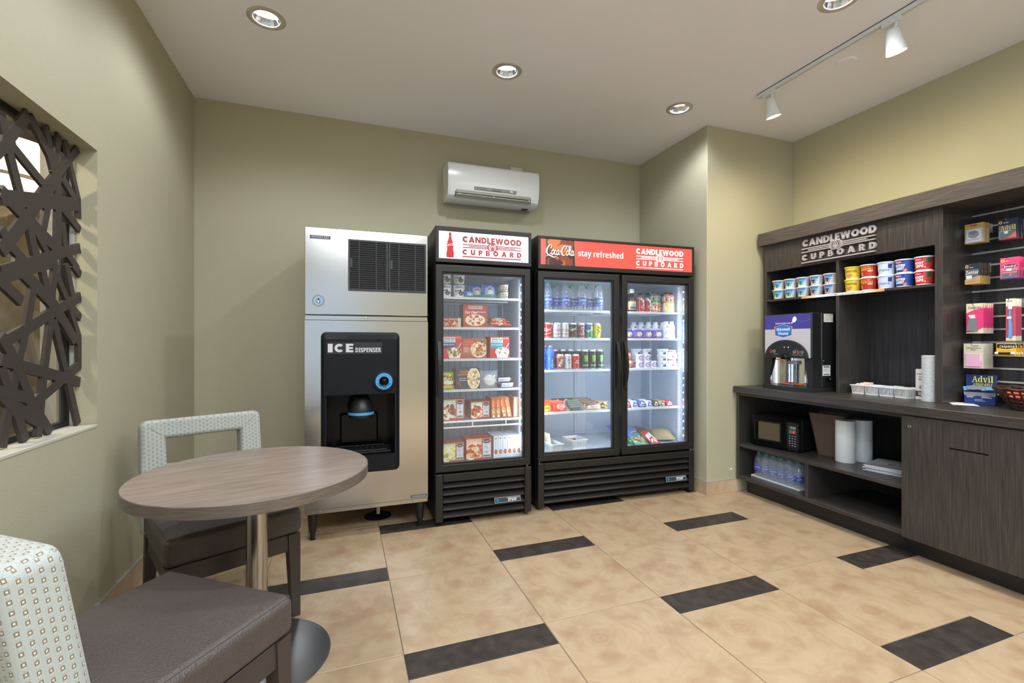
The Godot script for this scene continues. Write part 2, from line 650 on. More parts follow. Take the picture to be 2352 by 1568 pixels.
func noise_tex(freq: float, cols: Array, px := 512, seed_ := 1, kind := FastNoiseLite.TYPE_SIMPLEX_SMOOTH, oct := 4, bump := 0.0) -> NoiseTexture2D:
	var nz := FastNoiseLite.new()
	nz.seed = seed_
	nz.noise_type = kind
	nz.frequency = freq
	nz.fractal_octaves = oct
	var t := NoiseTexture2D.new()
	t.width = px
	t.height = px
	t.seamless = true
	t.noise = nz
	if bump > 0.0:
		t.as_normal_map = true
		t.bump_strength = bump
	if cols:
		var g := Gradient.new()
		g.offsets = PackedFloat32Array(range(cols.size()).map(func(i): return float(i) / (cols.size() - 1)))
		g.colors = PackedColorArray(cols)
		t.color_ramp = g
	return t

func tri(m: StandardMaterial3D, s: Vector3, world := false) -> StandardMaterial3D:
	m.uv1_triplanar = true
	m.uv1_world_triplanar = world
	m.uv1_scale = s
	return m

func glow(key: String, c: Color, e: float) -> StandardMaterial3D:
	var m := mat(key, Color(0.9, 0.9, 0.9), 0.5)
	m.emission_enabled = true
	m.emission = c
	m.emission_energy_multiplier = e
	return m

func clear(key: String, c: Color, a: float, rough := 0.03) -> StandardMaterial3D:
	var m := mat(key, Color(c.r, c.g, c.b, a), rough)
	m.transparency = BaseMaterial3D.TRANSPARENCY_ALPHA
	return m

func wood(key: String, tex: Texture2D, s: Vector3, rough: float) -> StandardMaterial3D:
	var m := mat(key, Color.WHITE, rough, 0.0, 0.5)
	m.albedo_texture = tex
	return tri(m, s)

func make_materials():
	var plaster := noise_tex(0.05, [], 512, 3, FastNoiseLite.TYPE_SIMPLEX_SMOOTH, 3, 5.0)
	var w := tri(mat("wall_paint", rgb8(176, 170, 144), 0.72), Vector3.ONE * 3.2, true)
	w.normal_enabled = true
	w.normal_texture = plaster
	w.normal_scale = 0.14
	var w2 := tri(mat("wall_paint_warm_lit", rgb8(178, 171, 140), 0.72), Vector3.ONE * 3.2, true)  # same wall paint, warm track light put into its colour
	w2.normal_enabled = true
	w2.normal_texture = plaster
	w2.normal_scale = 0.14
	mat("ceiling_paint", rgb8(234, 233, 236), 0.85)
	mat("corridor_paint", rgb8(110, 102, 84), 0.8)
	mat("white_paint", rgb8(208, 208, 202), 0.6)
	mat("sill_paint", rgb8(190, 186, 170), 0.6)
	mat("grout", rgb8(120, 108, 96), 0.85)
	mat("base_metal", rgb8(205, 200, 190), 0.35, 0.7)
	# beige ringed floor tiles, three prints
	for i in 3:
		var m := mat("beige_tile_%d" % i, Color.WHITE, 0.3, 0.0, 0.45)
		m.albedo_texture = ImageTexture.create_from_image(ring_print(i))
	var d := mat("dark_tile", Color.WHITE, 0.42, 0.0, 0.3)
	d.albedo_texture = noise_tex(0.02, [rgb8(48, 41, 38), rgb8(58, 51, 47), rgb8(70, 62, 57)], 256, 12)
	tri(d, Vector3.ONE * 2.2, true)
	var bt := mat("base_tile", Color.WHITE, 0.35)
	bt.albedo_texture = noise_tex(0.012, [rgb8(176, 150, 122), rgb8(196, 170, 140), rgb8(207, 184, 154)], 256, 14)
	tri(bt, Vector3.ONE * 1.5, true)
	# wood grain: one noise, stretched along the grain
	var grain := noise_tex(0.03, [rgb8(42, 39, 37), rgb8(56, 51, 48), rgb8(65, 59, 55), rgb8(80, 73, 68)], 512, 21, FastNoiseLite.TYPE_SIMPLEX_SMOOTH, 6)
	wood("wood_upright", grain, Vector3(5, 0.22, 5), 0.33)
	wood("wood_along", grain, Vector3(5, 5, 0.22), 0.34)
	wood("wood_back", noise_tex(0.03, [rgb8(34, 33, 34), rgb8(44, 43, 45), rgb8(57, 55, 57)], 256, 22, FastNoiseLite.TYPE_SIMPLEX_SMOOTH, 6), Vector3(5, 0.22, 5), 0.45)
	wood("wood_fascia", noise_tex(0.03, [rgb8(50, 45, 41), rgb8(68, 61, 56), rgb8(80, 72, 66), rgb8(97, 88, 80)], 512, 23, FastNoiseLite.TYPE_SIMPLEX_SMOOTH, 6), Vector3(6, 6, 0.3), 0.45)
	var tt := noise_tex(0.02, [rgb8(116, 101, 92), rgb8(132, 116, 106), rgb8(140, 124, 113), rgb8(152, 137, 126)], 512, 24, FastNoiseLite.TYPE_SIMPLEX_SMOOTH, 6)
	wood("table_laminate", tt, Vector3(0.3, 3.4, 3.4), 0.27)
	var te := wood("table_edge", noise_tex(0.03, [rgb8(74, 64, 58), rgb8(98, 86, 78), rgb8(122, 108, 98)], 256, 25, FastNoiseLite.TYPE_SIMPLEX_SMOOTH, 6), Vector3(0.5, 9, 0.5), 0.4)
	te.uv1_triplanar = false
	te.uv1_scale = Vector3(3, 2, 1)
	mat("dark_wood", rgb8(60, 53, 50), 0.4)
	mat("screen_board", rgb8(58, 50, 46), 0.5)
	mat("matt_black", rgb8(22, 22, 23), 0.45)
	mat("soft_black", rgb8(34, 33, 33), 0.38)
	mat("cooler_black", rgb8(37, 34, 32), 0.42, 0.2)
	mat("deep_black", rgb8(10, 10, 11), 0.5)
	mat("gloss_black", rgb8(10, 10, 11), 0.16, 0.0, 0.3)
	mat("cooler_liner", rgb8(180, 188, 200), 0.42)
	mat("shelf_wire", rgb8(226, 230, 236), 0.35)
	mat("white_plastic", rgb8(224, 224, 222), 0.3)
	mat("ac_white", rgb8(226, 227, 226), 0.22)
	mat("ac_shade", rgb8(196, 192, 180), 0.4)
	mat("ac_panel", rgb8(150, 144, 136), 0.3, 0.4)
	mat("paper_white", rgb8(226, 226, 224), 0.8)
	mat("paper_grey", rgb8(150, 150, 150), 0.85)
	mat("towel_paper", rgb8(222, 222, 220), 0.9)
	mat("bin_plastic", rgb8(86, 70, 58), 0.5)
	mat("letter_silver", rgb8(172, 165, 167), 0.4, 0.2)
	mat("aluminium", rgb8(200, 202, 205), 0.3, 0.9)
	mat("rail_metal", rgb8(196, 192, 186), 0.32, 0.4)
	mat("chrome", rgb8(225, 225, 226), 0.1, 1.0)
	mat("nickel", rgb8(206, 202, 190), 0.42, 0.8)
	mat("track_white", rgb8(216, 220, 218), 0.5)
	mat("steel_pole", rgb8(182, 180, 178), 0.24, 1.0)
	mat("steel_base", rgb8(150, 150, 152), 0.32, 1.0)
	var st := mat("stainless", rgb8(196, 193, 190), 0.21, 1.0)
	st.normal_enabled = true
	st.normal_texture = noise_tex(0.006, [], 256, 31, FastNoiseLite.TYPE_SIMPLEX_SMOOTH, 1, 1.5)
	st.normal_scale = 0.12
	tri(st, Vector3(0.9, 0.25, 0.9))
	mat("vent_plastic", rgb8(52, 52, 54), 0.5)
	var hm := noise_tex(0.25, [], 256, 33, FastNoiseLite.TYPE_SIMPLEX_SMOOTH, 2, 6.0)
	var dp := tri(mat("dispenser_plastic", rgb8(24, 26, 31), 0.36, 0.0, 0.3), Vector3.ONE * 4.0)
	dp.normal_enabled = true
	dp.normal_texture = hm
	dp.normal_scale = 0.07
	var le := tri(mat("leather", rgb8(76, 67, 64), 0.42), Vector3.ONE * 3.0)
	le.normal_enabled = true
	le.normal_texture = noise_tex(0.13, [], 512, 34, FastNoiseLite.TYPE_CELLULAR, 2, 5.0)
	le.normal_scale = 0.5
	mat("stitch", rgb8(72, 63, 60), 0.6)
	var fa := mat("fabric", Color.WHITE, 0.75)
	fa.albedo_texture = ImageTexture.create_from_image(fabric_print())
	tri(fa, Vector3(16.0, 17.0, 16.0))
	fa.uv1_triplanar_sharpness = 10.0
	fa.rim_enabled = true
	fa.rim = 0.25
	mat("seam_grey", rgb8(150, 150, 142), 0.8)
	mat("blue_light_plastic", rgb8(80, 165, 220), 0.35)
	mat("orange_plastic", rgb8(228, 90, 40), 0.4)
	mat("wicker", rgb8(62, 38, 24), 0.5)
	mat("fruit_red", rgb8(206, 78, 48), 0.35)
	mat("candy_orange", rgb8(220, 104, 66), 0.3)
	mat("cap_green", rgb8(34, 150, 118), 0.4)
	mat("cap_white", rgb8(228, 230, 232), 0.4)
	mat("cap_black", rgb8(22, 22, 22), 0.4)
	mat("lid_rust", rgb8(150, 80, 60), 0.4)
	mat("bread_pale", rgb8(206, 196, 178), 0.7)
	mat("kraft_paper", rgb8(150, 132, 100), 0.8)
	mat("lid_yellow", rgb8(226, 206, 90), 0.4)
	mat("oven_window", rgb8(96, 84, 64), 0.12)
	mat("cup_lid_brown", rgb8(88, 48, 40), 0.4)
	mat("grey_plastic", rgb8(126, 128, 130), 0.4)
	mat("cream_stick", rgb8(222, 210, 170), 0.5)
	mat("bottle_coffee", rgb8(52, 30, 20), 0.15)
	clear("dimming_glass", Color(0.05, 0.06, 0.07), 0.5, 0.0)  # dark pane of the unseen rear window, dims its sky in the steel
	clear("door_glass", Color(0.9, 0.95, 1.0), 0.03, 0.0)
	clear("window_glass", Color(0.95, 0.98, 1.0), 0.04, 0.0)
	clear("pet", Color(0.74, 0.82, 0.94), 0.12, 0.03)
	clear("pet_blue", Color(0.3, 0.5, 0.95), 0.5, 0.1)
	clear("film", Color(0.86, 0.9, 0.95), 0.16, 0.12)
	clear("blister", Color(0.85, 0.88, 0.92), 0.14, 0.08)
	clear("fitting_glass", Color(1, 1, 1), 0.05, 0.0)
	glow("lamp_white", Color(1.0, 0.97, 0.9), 7.0)
	glow("fill_panel_glow", Color(0.95, 0.98, 1.0), 0.8)  # glow of the added ceiling fill panels
	glow("lamp_warm", Color(1.0, 0.86, 0.62), 6.0)
	glow("lamp_shade", Color(1.0, 0.95, 0.85), 1.4)
	glow("led_cold", Color(0.82, 0.91, 1.0), 6.0)
	glow("led_red", Color(1.0, 0.1, 0.05), 2.0)
	glow("led_green", Color(0.3, 1.0, 0.2), 2.0)
	glow("led_amber", Color(0.6, 0.9, 0.2), 1.2)

func ring_print(i: int) -> Image:
	var px := 420
	var im := Image.create_empty(px, px, false, Image.FORMAT_RGB8)
	var nz := FastNoiseLite.new()
	nz.seed = 50 + i
	nz.frequency = 0.006
	nz.fractal_octaves = 3
	var fine := FastNoiseLite.new()
	fine.seed = 70 + i
	fine.frequency = 0.03
	fine.fractal_octaves = 3
	var c: Vector2 = [Vector2(150, 170), Vector2(260, 120), Vector2(120, 300)][i]
	var light := rgb8(178, 155, 125)
	var tan_ := rgb8(156, 128, 98)
	var pink := rgb8(148, 112, 86)
	for y in px:
		for x in px:
			var p := Vector2(x, y)
			var warp := nz.get_noise_2d(x, y)
			var q := p - c
			var r := q.length() * (1.0 + 0.25 * warp)
			var ring := 0.5 + 0.5 * sin(r * 0.24 + warp * 6.0)
			var blotch := clampf(0.5 + 0.9 * nz.get_noise_2d(x * 1.4 + 300.0, y * 1.4), 0.0, 1.0)
			var streak := fine.get_noise_2d(r * 1.2, atan2(q.y, q.x) * 24.0)
			var near := clampf(1.0 - r / 46.0, 0.0, 1.0)
			var col := light.lerp(tan_, clampf(0.08 + 0.07 * ring + 0.5 * blotch * blotch + 0.22 * streak, 0.0, 1.0))
			col = col.lerp(pink, clampf(near * 0.6 * (0.5 + 0.5 * ring) + maxf(0.0, warp - 0.15) * 0.9, 0.0, 0.7))
			im.set_pixel(x, y, col)
	return im

func fabric_print() -> Image:
	var a := Ink.make(256, 192, rgb8(166, 170, 165))
	var rg := RandomNumberGenerator.new()
	rg.seed = 5
	for i in 64: a.rect(i * 4.0, 0, 2, 192, rgb8(160 + rg.randi() % 14, 166 + rg.randi() % 12, 162 + rg.randi() % 10))
	for col in 4:
		var cx := 32.0 + col * 64.0
		for row in 3:
			var cy := 32.0 + row * 64.0 + (32.0 if col % 2 == 1 else 0.0)
			for wrap in [0.0, -192.0]:
				var y: float = cy + wrap
				a.rect(cx - 13, y - 14, 26, 28, rgb8(112, 98, 78))
				a.rect(cx - 8, y - 9, 16, 18, rgb8(150, 142, 124))
				a.rect(cx - 5, y - 5, 10, 10, rgb8(214, 212, 204))
				for s in [-1.0, 1.0]:
					a.rect(cx + s * 10 - 3, y + 30, 6, 6, rgb8(142, 156, 160))
					a.rect(cx + s * 5 - 2, y + 22, 4, 4, rgb8(206, 210, 210))
					a.rect(cx + s * 5 - 2, y + 40, 4, 4, rgb8(128, 118, 98))
	a.im.resize(256, 192, Image.INTERPOLATE_BILINEAR)
	return a.im

# ------------------------------------------------------------------ printed labels, packed onto shared sheets
func label(key: String, w: int, h: int, bg: Color, draw: Callable, side := Color(0, 0, 0, 0)):
	var a := Ink.make(w, h, bg)
	draw.call(a)
	a.im.resize(w, h, Image.INTERPOLATE_BILINEAR)
	if side.a == 0.0: side = bg
	L[key] = {"r": place(a.im)}
	L[key].page = pages.size() - 1
	var sw := Image.create_empty(8, 8, false, Image.FORMAT_RGBA8)
	sw.fill(side)
	L[key].s = place(sw)

func place(im: Image) -> Array:
	var w := im.get_width()
	var h := im.get_height()
	if pages.is_empty() or (pen.x + w + 2 > 2048 and pen.y + pen_row + h + 4 > 2048) or pen.y + h + 2 > 2048:
		var pg := Image.create_empty(2048, 2048, false, Image.FORMAT_RGBA8)
		pg.fill(Color.WHITE)
		pages.append(pg)
		pen = Vector2i(2, 2)
		pen_row = 0
	if pen.x + w + 2 > 2048:
		pen = Vector2i(2, pen.y + pen_row + 2)
		pen_row = 0
	pages[-1].blit_rect(im, Rect2i(0, 0, w, h), pen)
	var r := [(pen.x + 0.7) / 2048.0, (pen.y + 0.7) / 2048.0, (pen.x + w - 0.7) / 2048.0, (pen.y + h - 0.7) / 2048.0]
	pen.x += w + 2
	pen_row = maxi(pen_row, h)
	return r

func pm(key: String, kind := "print") -> StandardMaterial3D:   # the printed material of a label's sheet
	var k := "%s_%d" % [kind, L[key].page]
	if not M.has(k):
		var m := mat(k, Color.WHITE, 0.42)
		if kind == "tin":
			m.roughness = 0.25
			m.metallic = 0.35
		if kind == "foil": m.roughness = 0.3
		if kind == "paper": m.roughness = 0.8
		M[k] = m
	return M[k]

func finish_prints():
	for i in pages.size():
		var t := ImageTexture.create_from_image(pages[i])
		for kind in ["print", "tin", "foil", "paper"]:
			var k := "%s_%d" % [kind, i]
			if M.has(k): M[k].albedo_texture = t
			if M.has("sign_%d" % i):
				M["sign_%d" % i].albedo_texture = t
				M["sign_%d" % i].emission_texture = t

func lit_sign(key: String, e: float) -> StandardMaterial3D:
	if M.has("sign_%d" % L[key].page): return M["sign_%d" % L[key].page]
	var m := mat("sign_%d" % L[key].page, Color.WHITE, 0.3)
	m.emission_enabled = true
	m.emission = Color(1, 1, 1)
	m.emission_operator = BaseMaterial3D.EMISSION_OP_MULTIPLY
	m.emission_energy_multiplier = e
	return m

# ------------------------------------------------------------------ lettering shared by signs (3D and printed)
func arc_quads(c: Vector2, rx: float, ry: float, w: float, a0: float, a1: float, steps := 14) -> Array:
	var out := []
	for i in steps:
		var q := []
		for e in [[i, 0.0], [i + 1, 0.0], [i + 1, w], [i, w]]:
			var a: float = deg_to_rad(lerpf(a0, a1, float(e[0]) / steps))
			q.append(c + Vector2(cos(a) * (rx - e[1]), sin(a) * (ry - e[1])))
		out.append(q)
	return out

func bar4(x0: float, y0: float, x1: float, y1: float) -> Array: return [Vector2(x0, y0), Vector2(x1, y0), Vector2(x1, y1), Vector2(x0, y1)]

func heavy(ch: String) -> Array:   # [width, convex pieces] of a heavy geometric capital, height 1, y up
	match ch:
		"C": return [0.92, arc_quads(Vector2(0.5, 0.5), 0.5, 0.5, 0.3, 42, 318)]
		"O": return [1.0, arc_quads(Vector2(0.5, 0.5), 0.5, 0.5, 0.29, 0, 360, 20)]
		"A": return [1.0, [[Vector2(0, 0), Vector2(0.3, 0), Vector2(0.62, 1), Vector2(0.36, 1)], [Vector2(0.7, 0), Vector2(1, 0), Vector2(0.64, 1), Vector2(0.38, 1)], bar4(0.25, 0.16, 0.75, 0.38)]]
		"N": return [0.92, [bar4(0, 0, 0.27, 1), bar4(0.65, 0, 0.92, 1), [Vector2(0, 1), Vector2(0.3, 1), Vector2(0.92, 0), Vector2(0.62, 0)]]]
		"D": return [0.88, [bar4(0, 0, 0.28, 1), bar4(0.2, 0, 0.42, 0.26), bar4(0.2, 0.74, 0.42, 1)] + arc_quads(Vector2(0.38, 0.5), 0.5, 0.5, 0.27, -90, 90)]
		"L": return [0.6, [bar4(0, 0, 0.28, 1), bar4(0, 0, 0.6, 0.25)]]
		"E": return [0.62, [bar4(0, 0, 0.28, 1), bar4(0, 0, 0.62, 0.24), bar4(0, 0.38, 0.58, 0.61), bar4(0, 0.76, 0.62, 1)]]
		"W": return [1.35, [[Vector2(0, 1), Vector2(0.28, 1), Vector2(0.54, 0), Vector2(0.27, 0)], [Vector2(0.54, 1), Vector2(0.74, 1), Vector2(0.52, 0), Vector2(0.3, 0)],
			[Vector2(0.6, 1), Vector2(0.81, 1), Vector2(1.05, 0), Vector2(0.83, 0)], [Vector2(1.07, 1), Vector2(1.35, 1), Vector2(1.08, 0), Vector2(0.81, 0)]]]
		"U": return [0.84, [bar4(0, 0.42, 0.28, 1), bar4(0.56, 0.42, 0.84, 1)] + arc_quads(Vector2(0.42, 0.42), 0.42, 0.42, 0.28, 180, 360)]
		"P": return [0.74, [bar4(0, 0, 0.28, 1), bar4(0.2, 0.76, 0.45, 1), bar4(0.2, 0.32, 0.45, 0.56)] + arc_quads(Vector2(0.42, 0.66), 0.32, 0.34, 0.24, -90, 90)]
		"B": return [0.78, [bar4(0, 0, 0.28, 1), bar4(0.2, 0.79, 0.5, 1), bar4(0.2, 0.42, 0.5, 0.6), bar4(0.2, 0, 0.5, 0.22)] + arc_quads(Vector2(0.46, 0.74), 0.26, 0.26, 0.2, -90, 90) + arc_quads(Vector2(0.48, 0.3), 0.3, 0.3, 0.22, -90, 90)]
		"R": return [0.8, [bar4(0, 0, 0.28, 1), bar4(0.2, 0.77, 0.45, 1), bar4(0.2, 0.36, 0.45, 0.58), [Vector2(0.3, 0.42), Vector2(0.56, 0.42), Vector2(0.82, 0), Vector2(0.5, 0)]] + arc_quads(Vector2(0.42, 0.68), 0.32, 0.32, 0.22, -90, 90)]
	return [0.4, []]

# the pantry emblem in units of its width, y down: "letters" and "lines" as convex pieces
func emblem() -> Dictionary:
	var d := {"letters": [], "lines": []}
	for row in [["CANDLEWOOD", 0.0, 0.1], ["CUPBOARD", 0.216, 0.086]]:
		var word: String = row[0]
		var hgt: float = row[2]
		var total := 0.0
		for i in word.length(): total += heavy(word[i])[0] * hgt
		var gap: float = (1.0 - total) / (word.length() - 1)
		var x := 0.0
		var xs := hgt
		if gap < 0.009:
			xs = hgt * (1.0 - 0.009 * (word.length() - 1)) / total
			gap = 0.009
		for i in word.length():
			var g := heavy(word[i])
			for p in g[1]:
				var q := []
				for v in p: q.append(Vector2(x + v.x * xs, row[1] + hgt * (1.0 - v.y)))
				d.letters.append(q)
			x += g[0] * xs + gap
	for l in [[0.0, 0.44, 0.128], [0.10, 0.44, 0.152], [0.0, 0.44, 0.176]]:
		d.lines.append([Vector2(l[0], l[2] + 0.0145), Vector2(l[0] + 0.006, l[2]), Vector2(l[1], l[2]), Vector2(l[1], l[2] + 0.0145)])
		var e: float = 1.0 - l[0]
		d.lines.append([Vector2(1.0 - l[1], l[2] + 0.0145), Vector2(1.0 - l[1], l[2]), Vector2(e, l[2]), Vector2(e - 0.012, l[2] + 0.0145)])
	d.lines.append([Vector2(0, 0.341), Vector2(0, 0.325), Vector2(1.0, 0.325), Vector2(0.988, 0.341)])
	for s in [-1.0, 1.0]:
		d.lines.append_array(arc_quads(Vector2(0.5 + s * 0.027, 0.159), 0.063, 0.063, 0.014, 0, 360, 22))
		d.lines.append_array(arc_quads(Vector2(0.5 + s * 0.024, 0.159), 0.042, 0.043, 0.009, 110 if s < 0 else -70, 250 if s < 0 else 70, 8))
	d.lines.append([Vector2(0.495, 0.205), Vector2(0.484, 0.178), Vector2(0.489, 0.152), Vector2(0.507, 0.118), Vector2(0.505, 0.148)])
	d.lines.append([Vector2(0.505, 0.205), Vector2(0.500, 0.174), Vector2(0.511, 0.148), Vector2(0.518, 0.175)])
	return d

func ink_emblem(a: Ink, x: float, y: float, w: float, c: Color):
	var d := emblem()
	for k in d:
		for p in d[k]:
			var q := []
			for v in p: q.append(Vector2(x, y) + v * w)
			a.poly(q, c)

# flowing script lettering as strokes in units of its height, y down
func script_word() -> Array:
	var ring := func(cx: float, cy: float) -> Array:
		var p := []
		for i in 15: p.append(Vector2(cx + cos(TAU * i / 14.0) * 0.11 + 0.05 * -sin(TAU * i / 14.0), cy + sin(TAU * i / 14.0) * 0.19))
		return [p, [0.05, 0.1, 0.05, 0.1, 0.05]]
	var out := []
	for dx in [0.0, 1.45]:
		out.append([Ink.smooth([Vector2(0.52 + dx, 0.34), Vector2(0.62 + dx, 0.16), Vector2(0.5 + dx, 0.03), Vector2(0.28 + dx, 0.2), Vector2(0.13 + dx, 0.52), Vector2(0.2 + dx, 0.8), Vector2(0.4 + dx, 0.84), Vector2(0.6 + dx, 0.66)]), [0.05, 0.08, 0.05, 0.1, 0.15, 0.12, 0.06, 0.03]])
		out.append(ring.call(0.73 + dx, 0.64))
	out.append([Ink.smooth([Vector2(1.06, 0.54), Vector2(0.98, 0.45), Vector2(0.89, 0.6), Vector2(0.92, 0.8), Vector2(1.04, 0.8), Vector2(1.12, 0.66)]), [0.06, 0.05, 0.1, 0.08, 0.05, 0.03]])
	for dx in [0.0, 1.42]:
		out.append(ring.call(1.2 + dx, 0.64))
		out.append([Ink.smooth([Vector2(1.33 + dx, 0.45), Vector2(1.29 + dx, 0.7), Vector2(1.34 + dx, 0.82), Vector2(1.44 + dx, 0.7)]), [0.08, 0.08, 0.06, 0.03]])
	out.append([[Vector2(1.44, 0.56), Vector2(1.56, 0.52)], 0.07])
	out.append([Ink.smooth([Vector2(2.28, 0.66), Vector2(2.44, 0.4), Vector2(2.5, 0.1), Vector2(2.42, 0.04), Vector2(2.36, 0.35), Vector2(2.36, 0.74), Vector2(2.48, 0.78)]), [0.03, 0.05, 0.06, 0.05, 0.1, 0.09, 0.04]])
	out.append([Ink.smooth([Vector2(2.05, 0.16), Vector2(2.2, 0.02), Vector2(2.32, 0.1), Vector2(2.2, 0.26)]), [0.05, 0.06, 0.05, 0.03]])
	out.append([Ink.smooth([Vector2(0.06, 1.02), Vector2(0.3, 0.9), Vector2(0.6, 0.98), Vector2(0.82, 1.06), Vector2(1.1, 0.94)]), [0.02, 0.08, 0.12, 0.07, 0.02]])
	return out

func ink_script(a: Ink, x: float, y: float, h: float, c: Color, turn := 0.0, squeeze := 1.0):
	for s in script_word():
		var p := []
		for v in s[0]: p.append(Vector2(x, y) + (Vector2((v.x - 1.4) * squeeze, v.y - 0.55) * h).rotated(turn))
		var w: Variant = s[1].map(func(e): return e * h) if s[1] is Array else s[1] * h
		a.line(p, w, c)

func ink_food_box(a: Ink, w: float, h: float, cx: float, cy: float, rx: float, ry: float, cols: Array, seed_: int):
	a.ell(cx, cy, rx * 1.12, ry * 1.14, rgb8(236, 234, 228))
	a.ell(cx, cy, rx, ry, cols[0])
	a.food(cx, cy, rx, ry, cols, 70, seed_)

func make_labels():
	var white := rgb8(240, 240, 238)
	var red := rgb8(196, 40, 34)
	var black := rgb8(24, 23, 24)
	# --- lit header signs
	label("sign_small", 480, 144, rgb8(228, 232, 240), func(a):
		var r := rgb8(140, 18, 20)
		ink_emblem(a, 122, 22, 316, r)
		var b := []
		for v in [[0.36, 0.0], [0.64, 0.0], [0.66, 0.08], [0.64, 0.16], [0.74, 0.3], [0.92, 0.42], [0.97, 0.52], [0.9, 0.62], [0.9, 0.7], [1.0, 0.82], [0.98, 0.97], [0.9, 1.0], [0.1, 1.0], [0.02, 0.97], [0.0, 0.82], [0.1, 0.7], [0.1, 0.62], [0.03, 0.52], [0.08, 0.42], [0.26, 0.3], [0.36, 0.16], [0.34, 0.08]]: b.append(Vector2(40 + v[0] * 38, 8 + v[1] * 128))
		a.poly(b, rgb8(176, 22, 24))
		ink_script(a, 59, 70, 16, white, 0.0, 0.9))
	label("sign_large", 960, 138, rgb8(232, 80, 68), func(a):
		a.poly([Vector2(34, 0), Vector2(196, 0), Vector2(200, 70), Vector2(204, 138), Vector2(28, 138), Vector2(30, 70)], rgb8(52, 18, 12))
		a.food(115, 40, 74, 40, [rgb8(150, 62, 24), rgb8(198, 104, 44), rgb8(90, 34, 18), rgb8(120, 46, 20)], 40, 3, 0.3)
		a.food(115, 120, 76, 24, [rgb8(120, 50, 26), rgb8(170, 90, 50), rgb8(60, 22, 14)], 40, 4, 0.25)
		a.line([Vector2(32, 0), Vector2(28, 138)], 3.0, rgb8(140, 120, 60))
		a.line([Vector2(197, 0), Vector2(203, 138)], 3.0, rgb8(140, 120, 60))
		ink_script(a, 115, 66, 62, rgb8(34, 12, 10), 0.0, 0.96)
		ink_script(a, 112, 64, 62, white, 0.0, 0.96)
		a.text("stay refreshed", 360, 84, 44, rgb8(120, 30, 30), {"fit": 282.0})
		a.text("stay refreshed", 359, 82, 44, white, {"fit": 282.0})
		var d := rgb8(120, 34, 34)
		ink_emblem(a, 582, 20, 318, d)
		ink_emblem(a, 580, 18, 318, rgb8(246, 242, 246)))
	# --- frozen food fronts
	label("pizza", 190, 180, rgb8(170, 52, 36), func(a):
		a.rect(0, 0, 190, 6, rgb8(120, 34, 26))
		a.rect(42, 12, 112, 26, rgb8(206, 190, 176))
		a.text("DIGIORNO", 98, 33, 24, rgb8(120, 30, 26), {"f": "Sb", "fit": 106.0})
		a.text("For One", 60, 76, 34, white, {"f": "Sb", "slant": 0.3, "fit": 100.0})
		a.rect(112, 58, 68, 6, rgb8(230, 190, 170))
		a.rect(120, 70, 60, 8, rgb8(110, 90, 160))
		a.ell(96, 126, 84, 48, rgb8(190, 140, 90))
		a.ell(96, 124, 78, 43, rgb8(236, 214, 176))
		for p in [[60, 100], [110, 96], [140, 118], [50, 132], [92, 118], [124, 146], [80, 150]]: a.ell(p[0], p[1], 17, 11, rgb8(168, 58, 38))
		a.food(96, 124, 70, 36, [rgb8(240, 226, 196), rgb8(226, 180, 130)], 30, 9, 0.08)
		a.rect(92, 112, 12, 16, white), rgb8(128, 52, 40))
	label("pocket", 150, 66, rgb8(150, 42, 34), func(a):
		a.text("HOT POCKETS", 75, 17, 16, white, {"f": "Sb", "fit": 138.0})
		a.food(72, 42, 64, 20, [rgb8(214, 160, 90), rgb8(190, 90, 50), rgb8(230, 200, 150), rgb8(160, 50, 36)], 46, 12, 0.14)
		a.rect(126, 0, 24, 66, rgb8(206, 186, 160)))
	for v in [["bowl_meat", "Meat Lovers", rgb8(70, 60, 130), 21], ["bowl_biscuit", "Biscuit & Sausage Gravy", rgb8(40, 150, 170), 22]]:
		label(v[0], 150, 160, rgb8(198, 44, 40), func(a):
			a.rect(6, 8, 94, 38, rgb8(226, 232, 232))
			a.rect(6, 46, 94, 42, v[2])
			a.text("Jimmy Dean", 58, 26, 19, black, {"fit": 80.0})
			a.text("BREAKFAST BOWL", 52, 41, 10, black, {"fit": 82.0})
			a.text(v[1], 52, 66, 15, white, {"fit": 84.0})
			a.text("protein", 124, 16, 12, white, {"fit": 42.0})
			a.line([Vector2(148, 50), Vector2(122, 86)], 5.0, rgb8(220, 222, 226))
			a.poly([Vector2(44, 112), Vector2(146, 112), Vector2(136, 158), Vector2(56, 158)], rgb8(226, 228, 230))
			ink_food_box(a, 150, 160, 95, 112, 50, 28, [rgb8(196, 170, 90), rgb8(228, 222, 200), rgb8(120, 150, 60), rgb8(150, 80, 40)] if v[3] == 21 else [rgb8(222, 214, 206), rgb8(200, 180, 160), rgb8(150, 130, 110), rgb8(236, 234, 230)], v[3]), rgb8(176, 40, 38))
	label("entree_orange", 200, 160, rgb8(168, 82, 50), func(a):
		a.text("+Lean", 52, 34, 26, rgb8(238, 112, 44))
		a.text("cuisine", 50, 56, 26, rgb8(238, 112, 44))
		a.lines(10, 70, 60, 5, 9, rgb8(220, 190, 170), 4)
		ink_food_box(a, 200, 160, 138, 90, 62, 56, [rgb8(214, 176, 116), rgb8(236, 214, 160), rgb8(190, 130, 70), rgb8(160, 70, 40)], 31)
		a.food(170, 20, 40, 16, [rgb8(150, 50, 30), rgb8(110, 120, 60), rgb8(190, 110, 60)], 20, 33), rgb8(190, 70, 50))
